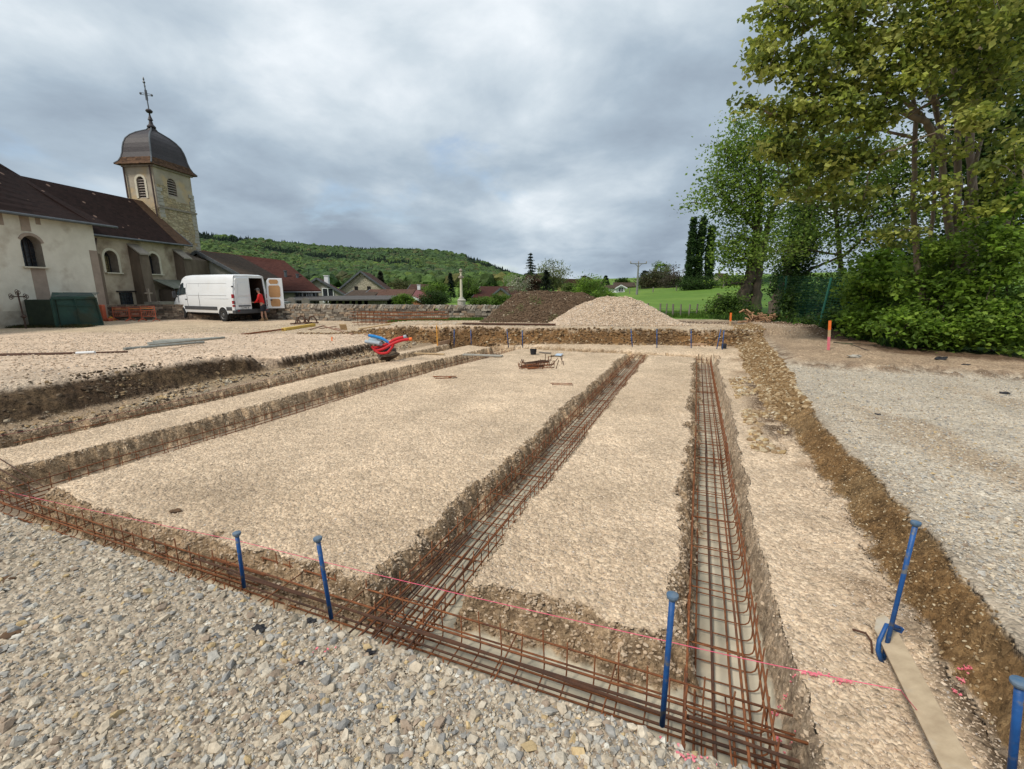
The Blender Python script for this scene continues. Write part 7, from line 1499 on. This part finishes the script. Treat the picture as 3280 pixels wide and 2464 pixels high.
    mb = MB(); mb.box(P(.0, .40, .70), (.02, .46, .105), RT); pl = mb.build('licence_plate', M_WHITE, ld)
    cu = bpy.data.curves.new('plate_text', 'FONT'); cu.body = 'CE 940 EJ'; cu.size = .10; cu.align_x = 'CENTER'; cu.align_y = 'CENTER'; cu.extrude = .002; t_ = bpy.data.objects.new('plate_text', cu); COL.objects.link(t_)
    bpy.context.view_layer.update(); me_ = bpy.data.meshes.new_from_object(t_); bpy.data.objects.remove(t_); t_ = bpy.data.objects.new('plate_text', me_); COL.objects.link(t_); me_.materials.clear(); me_.materials.append(M_BLACK)
    t_.parent = pl; mw = Matrix((-left, UP, -fwd)).transposed(); t_.rotation_euler = mw.to_euler(); t_.location = P(-.014, .40, .70)-org
    for z in (.95, 1.75): mb = MB(); mb.box(P(.05, .90, z), (.10, .05, .07), RT); mb.build('hinge', M_VG, ld)
    # open right door, swung back along the side
    hx = P(.04, -.88, 0); od = (-fwd*.62-left*.78).normalized(); nn = od.cross(UP)
    Q = lambda u, z, d=0.0: hx+od*u+UP*z+nn*d
    out = [(0, .62), (.80, .62), (.80, Hh-.17), (.16, Hh-.17), (.06, Hh-.3), (0, 1.25)]
    mb = MB(); mb.prism([Q(u, z) for u, z in out], nn*.05); rd_ = mb.build('right_rear_door', M_VW, e_, bevel=.018); sgn = -1 if nn.dot(fwd) > 0 else 1
    inner = .056 if (nn.dot(Vector((0, -1, 0))) > 0) else -.012
    for (u0, u1, z0, z1) in ((.16, .62, .72, 1.12), (.12, .66, 1.20, 1.82), (.16, .60, 1.90, 2.12)):
        mb = MB(); mb.prism([Q(u0+.05, z0, inner), Q(u1-.05, z0, inner), Q(u1, z0+.08, inner), Q(u1, z1-.08, inner), Q(u1-.05, z1, inner), Q(u0+.05, z1, inner), Q(u0, z1-.08, inner), Q(u0, z0+.08, inner)], nn*.006); mb.build('plywood_panel', M_PLY, rd_)
    mb = MB(); mb.box(Q(.2, 1.06, inner+.01), (.08, .05, .06)); mb.build('latch', M_VG, rd_)
    # bumper and trims
    mb = MB(); mb.prism([P(-.02, -.92, .40), P(-.02, .92, .40), P(.30, .935, .40), P(.30, .935, .64), P(.12, .935, .64), P(.02, .92, .60), P(.02, -.92, .60), P(.12, -.935, .64), P(.30, -.935, .64), P(.30, -.935, .40)], UP*-.0001)
    mb = MB(); mb.box(P(.10, 0, .50), (.26, 1.86, .18), RT); mb.box(P(.02, 0, .60), (.12, 1.4, .05), RT)
    mb.build('rear_bumper', M_VG, e_, bevel=.03)
    for q in (1, -1):
        mb = MB(); mb.box(P(.10, q*.90, .95+.12), (.12, .085, .62), RT); lm = mb.build('tail_light', mat('tail_red', (0.35, 0.012, 0.02), (0.28, 0.01, 0.015), scale=4, rough=.2, spec=.6), e_, bevel=.02)
        mb = MB(); mb.box(P(.09, q*.90, 1.12), (.115, .09, .13), RT); mb.box(P(.09, q*.90, .88), (.113, .09, .045), RT); mb.build('clear_lens', M_WHITE, lm)
        mb = MB(); mb.box(P(.0, q*.75, .56), (.07, .12, .04), RT); mb.build('reflector', mat('tail_red', (0, 0, 0)), e_)
    for q in (1, -1):
        y = q*.93
        for (xa_, xb_) in ((.25, .68), (1.48, 4.42)): mb = MB(); mb.box(P((xa_+xb_)/2, y, .66), (xb_-xa_, .03, .17), RT); mb.build('rub_strip', M_VG, e_)
        mb = MB(); mb.box(P(5.62, q*.80, .52), (.6, .14, .26), Matrix.Rotation(0, 3, 'Z') @ RT); mb.build('front_bumper', M_VG, e_, bevel=.04)
        # cab window with quarter divider
        mb = MB(); yy = q*.915
        wp = [(4.18, 1.38, .90), (4.98, 1.30, .905), (5.02, 1.42, .895), (4.62, 1.92, .81), (4.45, 1.97, .79), (4.22, 1.97, .79)]
        mb.prism([P(x, q*(y_+.03), z) for x, z, y_ in wp], left*q*.012); cw = mb.build('cab_window', M_GL, e_)
        mb = MB(); mb.bar(P(4.76, q*.945, 1.34), P(4.66, q*.87, 1.88), .035); mb.build('divider', M_VG, cw)
        mb = MB(); mb.box(P(4.22, q*.932, 1.10), (.16, .03, .035), RT); mb.build('door_handle', M_VG, e_)
        mb = MB()
        for xx in (4.10, 3.0): mb.bar(P(xx, q*.925, .75), P(xx, q*.925, 1.25), .012); mb.bar(P(xx, q*.925, 1.25), P(xx, q*.855, 1.92), .012)
        mb.bar(P(5.02, q*.9, .95), P(5.06, q*.90, 1.25), .012); mb.build('door_seam', M_VG, e_)
        mb = MB()
        mb.bar(P(.45, q*.925, 1.16), P(5.3, q*.89, 1.10), .02); mb.bar(P(.6, q*.862, 1.92), P(4.0, q*.862, 1.92), .016); mb.bar(P(.6, q*.925, 1.32), P(4.0, q*.925, 1.32), .014); mb.bar(P(.3, q*.80, 2.18), P(4.4, q*.80, 2.18), .014); mb.build('pressing_line', mat('van_shadow_line', (0.55, 0.57, 0.59), (0.5, 0.52, 0.54), scale=3, rough=.35), e_)
        mb = MB(); mb.box(P(5.05, q*1.06, 1.33), (.10, .18, .34), RT); mb.bar(P(5.05, q*.9, 1.22), P(5.05, q*1.03, 1.24), .06); mb.build('wing_mirror', M_VG, e_, bevel=.03)
        for xw, dual in ((rear_over, 0), (rear_over+Lw, 0)):
            c = P(xw, q*.815, .335)
            mb = MB(); mb.tube([P(xw+.40*math.cos(t_), q*.915, .345+.40*math.sin(t_)) for t_ in np.linspace(0.12, 3.02, 14)], .022, 6); mb.build('wheel_arch', M_VW, e_)
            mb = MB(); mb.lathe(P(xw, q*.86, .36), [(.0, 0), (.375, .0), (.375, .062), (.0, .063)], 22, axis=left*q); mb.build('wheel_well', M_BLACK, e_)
            mb = MB(); mb.lathe(c, [(.2, -.10), (.31, -.10), (.335, -.07), (.335, .10), (.31, .128), (.21, .133), (.2, .11)], 26, axis=left*q); w = mb.build('wheel', M_TY, e_, smooth=False)
            mb = MB(); mb.lathe(c, [(.205, .10), (.20, .125), (.15, .09), (.10, .10), (.07, .13), (.0, .135)], 20, axis=left*q); mb.build('rim', M_RIM, w)
    mb = MB(); mb.box(P(2.9, 0, .36), (4.9, 1.5, .14), RT); mb.box(P(rear_over, 0, .33), (.12, 1.5, .12), RT); mb.build('underbody', M_BLACK, e_)
    mb = MB(); ws = [P(5.35, -.66, 1.33), P(5.35, .66, 1.33), P(4.92, .62, 2.02), P(4.92, -.62, 2.02)]; mb.prism([p+fwd*.05+UP*.03 for p in ws], fwd*.01); mb.build('windscreen', M_GL, e_)
    return e_
build_van()
# ---- person at the open door
def build_person():
    f = U(571, 693.5, 0); f.z = gz(f.x, f.y); S_ = 0.935
    face = Vector((-0.90, -0.10, 0)).normalized(); lt = UP.cross(face)     # facing left, towards the load space
    e_ = empty('person', f, 'person in a red long-sleeved top, dark shorts and grey cap reaching into the van', 'person')
    P = lambda a, b, c: Vector(face*a*S_+lt*b*S_+UP*c*S_)
    def skinned(name, verts, edges, m, root=0, sub=2):
        me = bpy.data.meshes.new(name); me.from_pydata([tuple(v[0]) for v in verts], edges, []); me.update(); o = bpy.data.objects.new(name, me); COL.objects.link(o); o.parent = e_
        sk = o.modifiers.new('skin', 'SKIN'); me.skin_vertices or None
        for i, v in enumerate(verts):
            sv = me.skin_vertices[0].data[i]; r_ = v[1]; sv.radius = (r_[0]*S_, r_[1]*S_) if isinstance(r_, tuple) else (r_*S_, r_*S_); sv.use_root = (i == root)
        sb = o.modifiers.new('sub', 'SUBSURF'); sb.levels = sb.render_levels = sub; me.materials.append(m); 
        for p in me.polygons: p.use_smooth = True
        return o
    v = [(P(0, 0, .95), (.13, .10)), (P(.03, 0, 1.15), (.13, .10)), (P(.07, 0, 1.35), (.16, .105)), (P(.10, 0, 1.46), (.09, .07)), (P(.13, 0, 1.53), .05), (P(.165, 0, 1.60), (.068, .075)), (P(.17, 0, 1.68), (.074, .085)), (P(.165, 0, 1.75), (.05, .06))]
    ed = [(0, 1), (1, 2), (2, 3), (3, 4), (4, 5), (5, 6), (6, 7)]
    def limb(start, pts):
        a = start
        for p, r in pts: v.append((p, r)); ed.append((a, len(v)-1)); a = len(v)-1
        return a
    for q in (1, -1):
        w = limb(2, [(P(.08, q*.17, 1.41), .058), (P(.10, q*.22, 1.24), .046), (P(.14+.04*q, q*.24, 1.11), .040), (P(.30, q*.20, 1.02), .032), (P(.38, q*.17, 1.02), .026)])
        palm = limb(w, [(P(.44, q*.16, 1.02), .030)])
        for k in range(4): limb(palm, [(P(.485, q*(.185-.018*k), 1.035-.004*k), .011), (P(.52-.004*abs(k-1.5), q*(.187-.019*k), 1.015), .010), (P(.54-.01*abs(k-1.5), q*(.187-.019*k), .99), .008)])
        limb(palm, [(P(.455, q*.125, 1.035), .012), (P(.485, q*.11, 1.03), .010)])
        st = .05 if q > 0 else -.07
        limb(0, [(P(0, q*.09, .88), .088), (P(st*.6, q*.11, .50), .056), (P(st, q*.11, .28), .050), (P(st-.02, q*.11, .10), .036), (P(st+.02, q*.11, .04), .036), (P(st+.14, q*.12, .03), .028)])
    M_SK = mat('skin', (0.42, 0.24, 0.17), (0.38, 0.21, 0.15), scale=5, rough=.6); skinned('body', v, ed, M_SK)
    # face features
    mb = MB(); h = f+P(.17, 0, 1.66)
    mb.lathe(h+face*.078*S_, [(.012, -.02), (.014, -.005), (.004, .02)], 6, axis=(face)); mb.build('nose', M_SK, e_)
    for q in (1, -1): mb = MB(); mb.lathe(h+face*.066*S_+lt*q*.03*S_+UP*.018*S_, [(0, -.006), (.008, -.002), (.008, .003), (0, .006)], 6); mb.build('eye', M_BLACK, e_); mb = MB(); mb.lathe(h+lt*q*.075*S_-face*.005, [(0, -.03), (.014, -.01), (.014, .012), (0, .03)], 6); mb.build('ear', M_SK, e_)
    mb = MB(); mb.box(h+face*.072*S_-UP*.045*S_, (.008, .04, .007)); mb.build('mouth', mat('lips', (.3, .1, .08), (.25, .09, .07), scale=3), e_)
    RED = mat('red_cloth', (0.62, 0.022, 0.022), (0.48, 0.018, 0.018), scale=5, rough=.85, bump=.01, bscale=9)
    sv = [(P(.0, 0, .88), (.165, .13)), (P(.03, 0, 1.10), (.165, .13)), (P(.07, 0, 1.35), (.175, .125)), (P(.10, 0, 1.47), (.08, .07))]; se = [(0, 1), (1, 2), (2, 3)]
    for q in (1, -1):
        b = len(sv); sv += [(P(.08, q*.175, 1.41), .072), (P(.10, q*.225, 1.24), .060), (P(.14+.04*q, q*.245, 1.11), .054), (P(.30, q*.20, 1.02), .044), (P(.36, q*.175, 1.02), .040)]; se += [(2, b), (b, b+1), (b+1, b+2), (b+2, b+3), (b+3, b+4)]
    skinned('red_top', sv, se, RED)
    NV = mat('navy_cloth', (0.018, 0.02, 0.028), (0.028, 0.03, 0.04), scale=6, rough=.9); sv = [(P(0, 0, .96), (.14, .11)), (P(0, 0, .86), (.145, .12))]; se = [(0, 1)]
    for q in (1, -1): st = .03 if q > 0 else -.04; b = len(sv); sv += [(P(0, q*.09, .76), .105), (P(st*.6, q*.115, .60), .092), (P(st*.7, q*.115, .50), .09)]; se += [(1, b), (b, b+1), (b+1, b+2)]
    skinned('shorts', sv, se, NV)
    CAPM = mat('cap_cloth', (0.07, 0.07, 0.075), (0.10, 0.10, 0.10), scale=6, rough=.9); c = f+P(.165, 0, 1.70)
    mb = MB(); mb.lathe(c, [(.088, -.01), (.09, .02), (.082, .055), (.05, .083), (0, .09)], 14); mb.prism([c+face*.06+lt*.06, c+face*.16+lt*.045, c+face*.16-lt*.045, c+face*.06-lt*.06], UP*.012); mb.build('cap', CAPM, e_)
    mb = MB(); mb.lathe(c-face*.01, [(.083, -.055), (.085, -.01)], 12); mb.build('hair', mat('grey_hair', (.13, .11, .10), (.2, .18, .16), scale=20), e_)
    BT = mat('tan_boot', (0.30, 0.19, 0.10), (0.22, 0.14, 0.08), scale=9, rough=.85)
    for q in (1, -1):
        st = .05 if q > 0 else -.07
        mb = MB(); a = f+P(st-.07, q*.115, 0); mb.prism([f+P(st-.09, q*.115-.05, 0), f+P(st+.19, q*.125-.05, 0), f+P(st+.19, q*.125-.05, .05), f+P(st+.06, q*.12-.05, .10), f+P(st+.03, q*.115-.05, .17), f+P(st-.08, q*.115-.05, .17)], lt*.10); mb.build('boot', BT, e_, bevel=.02)
build_person()
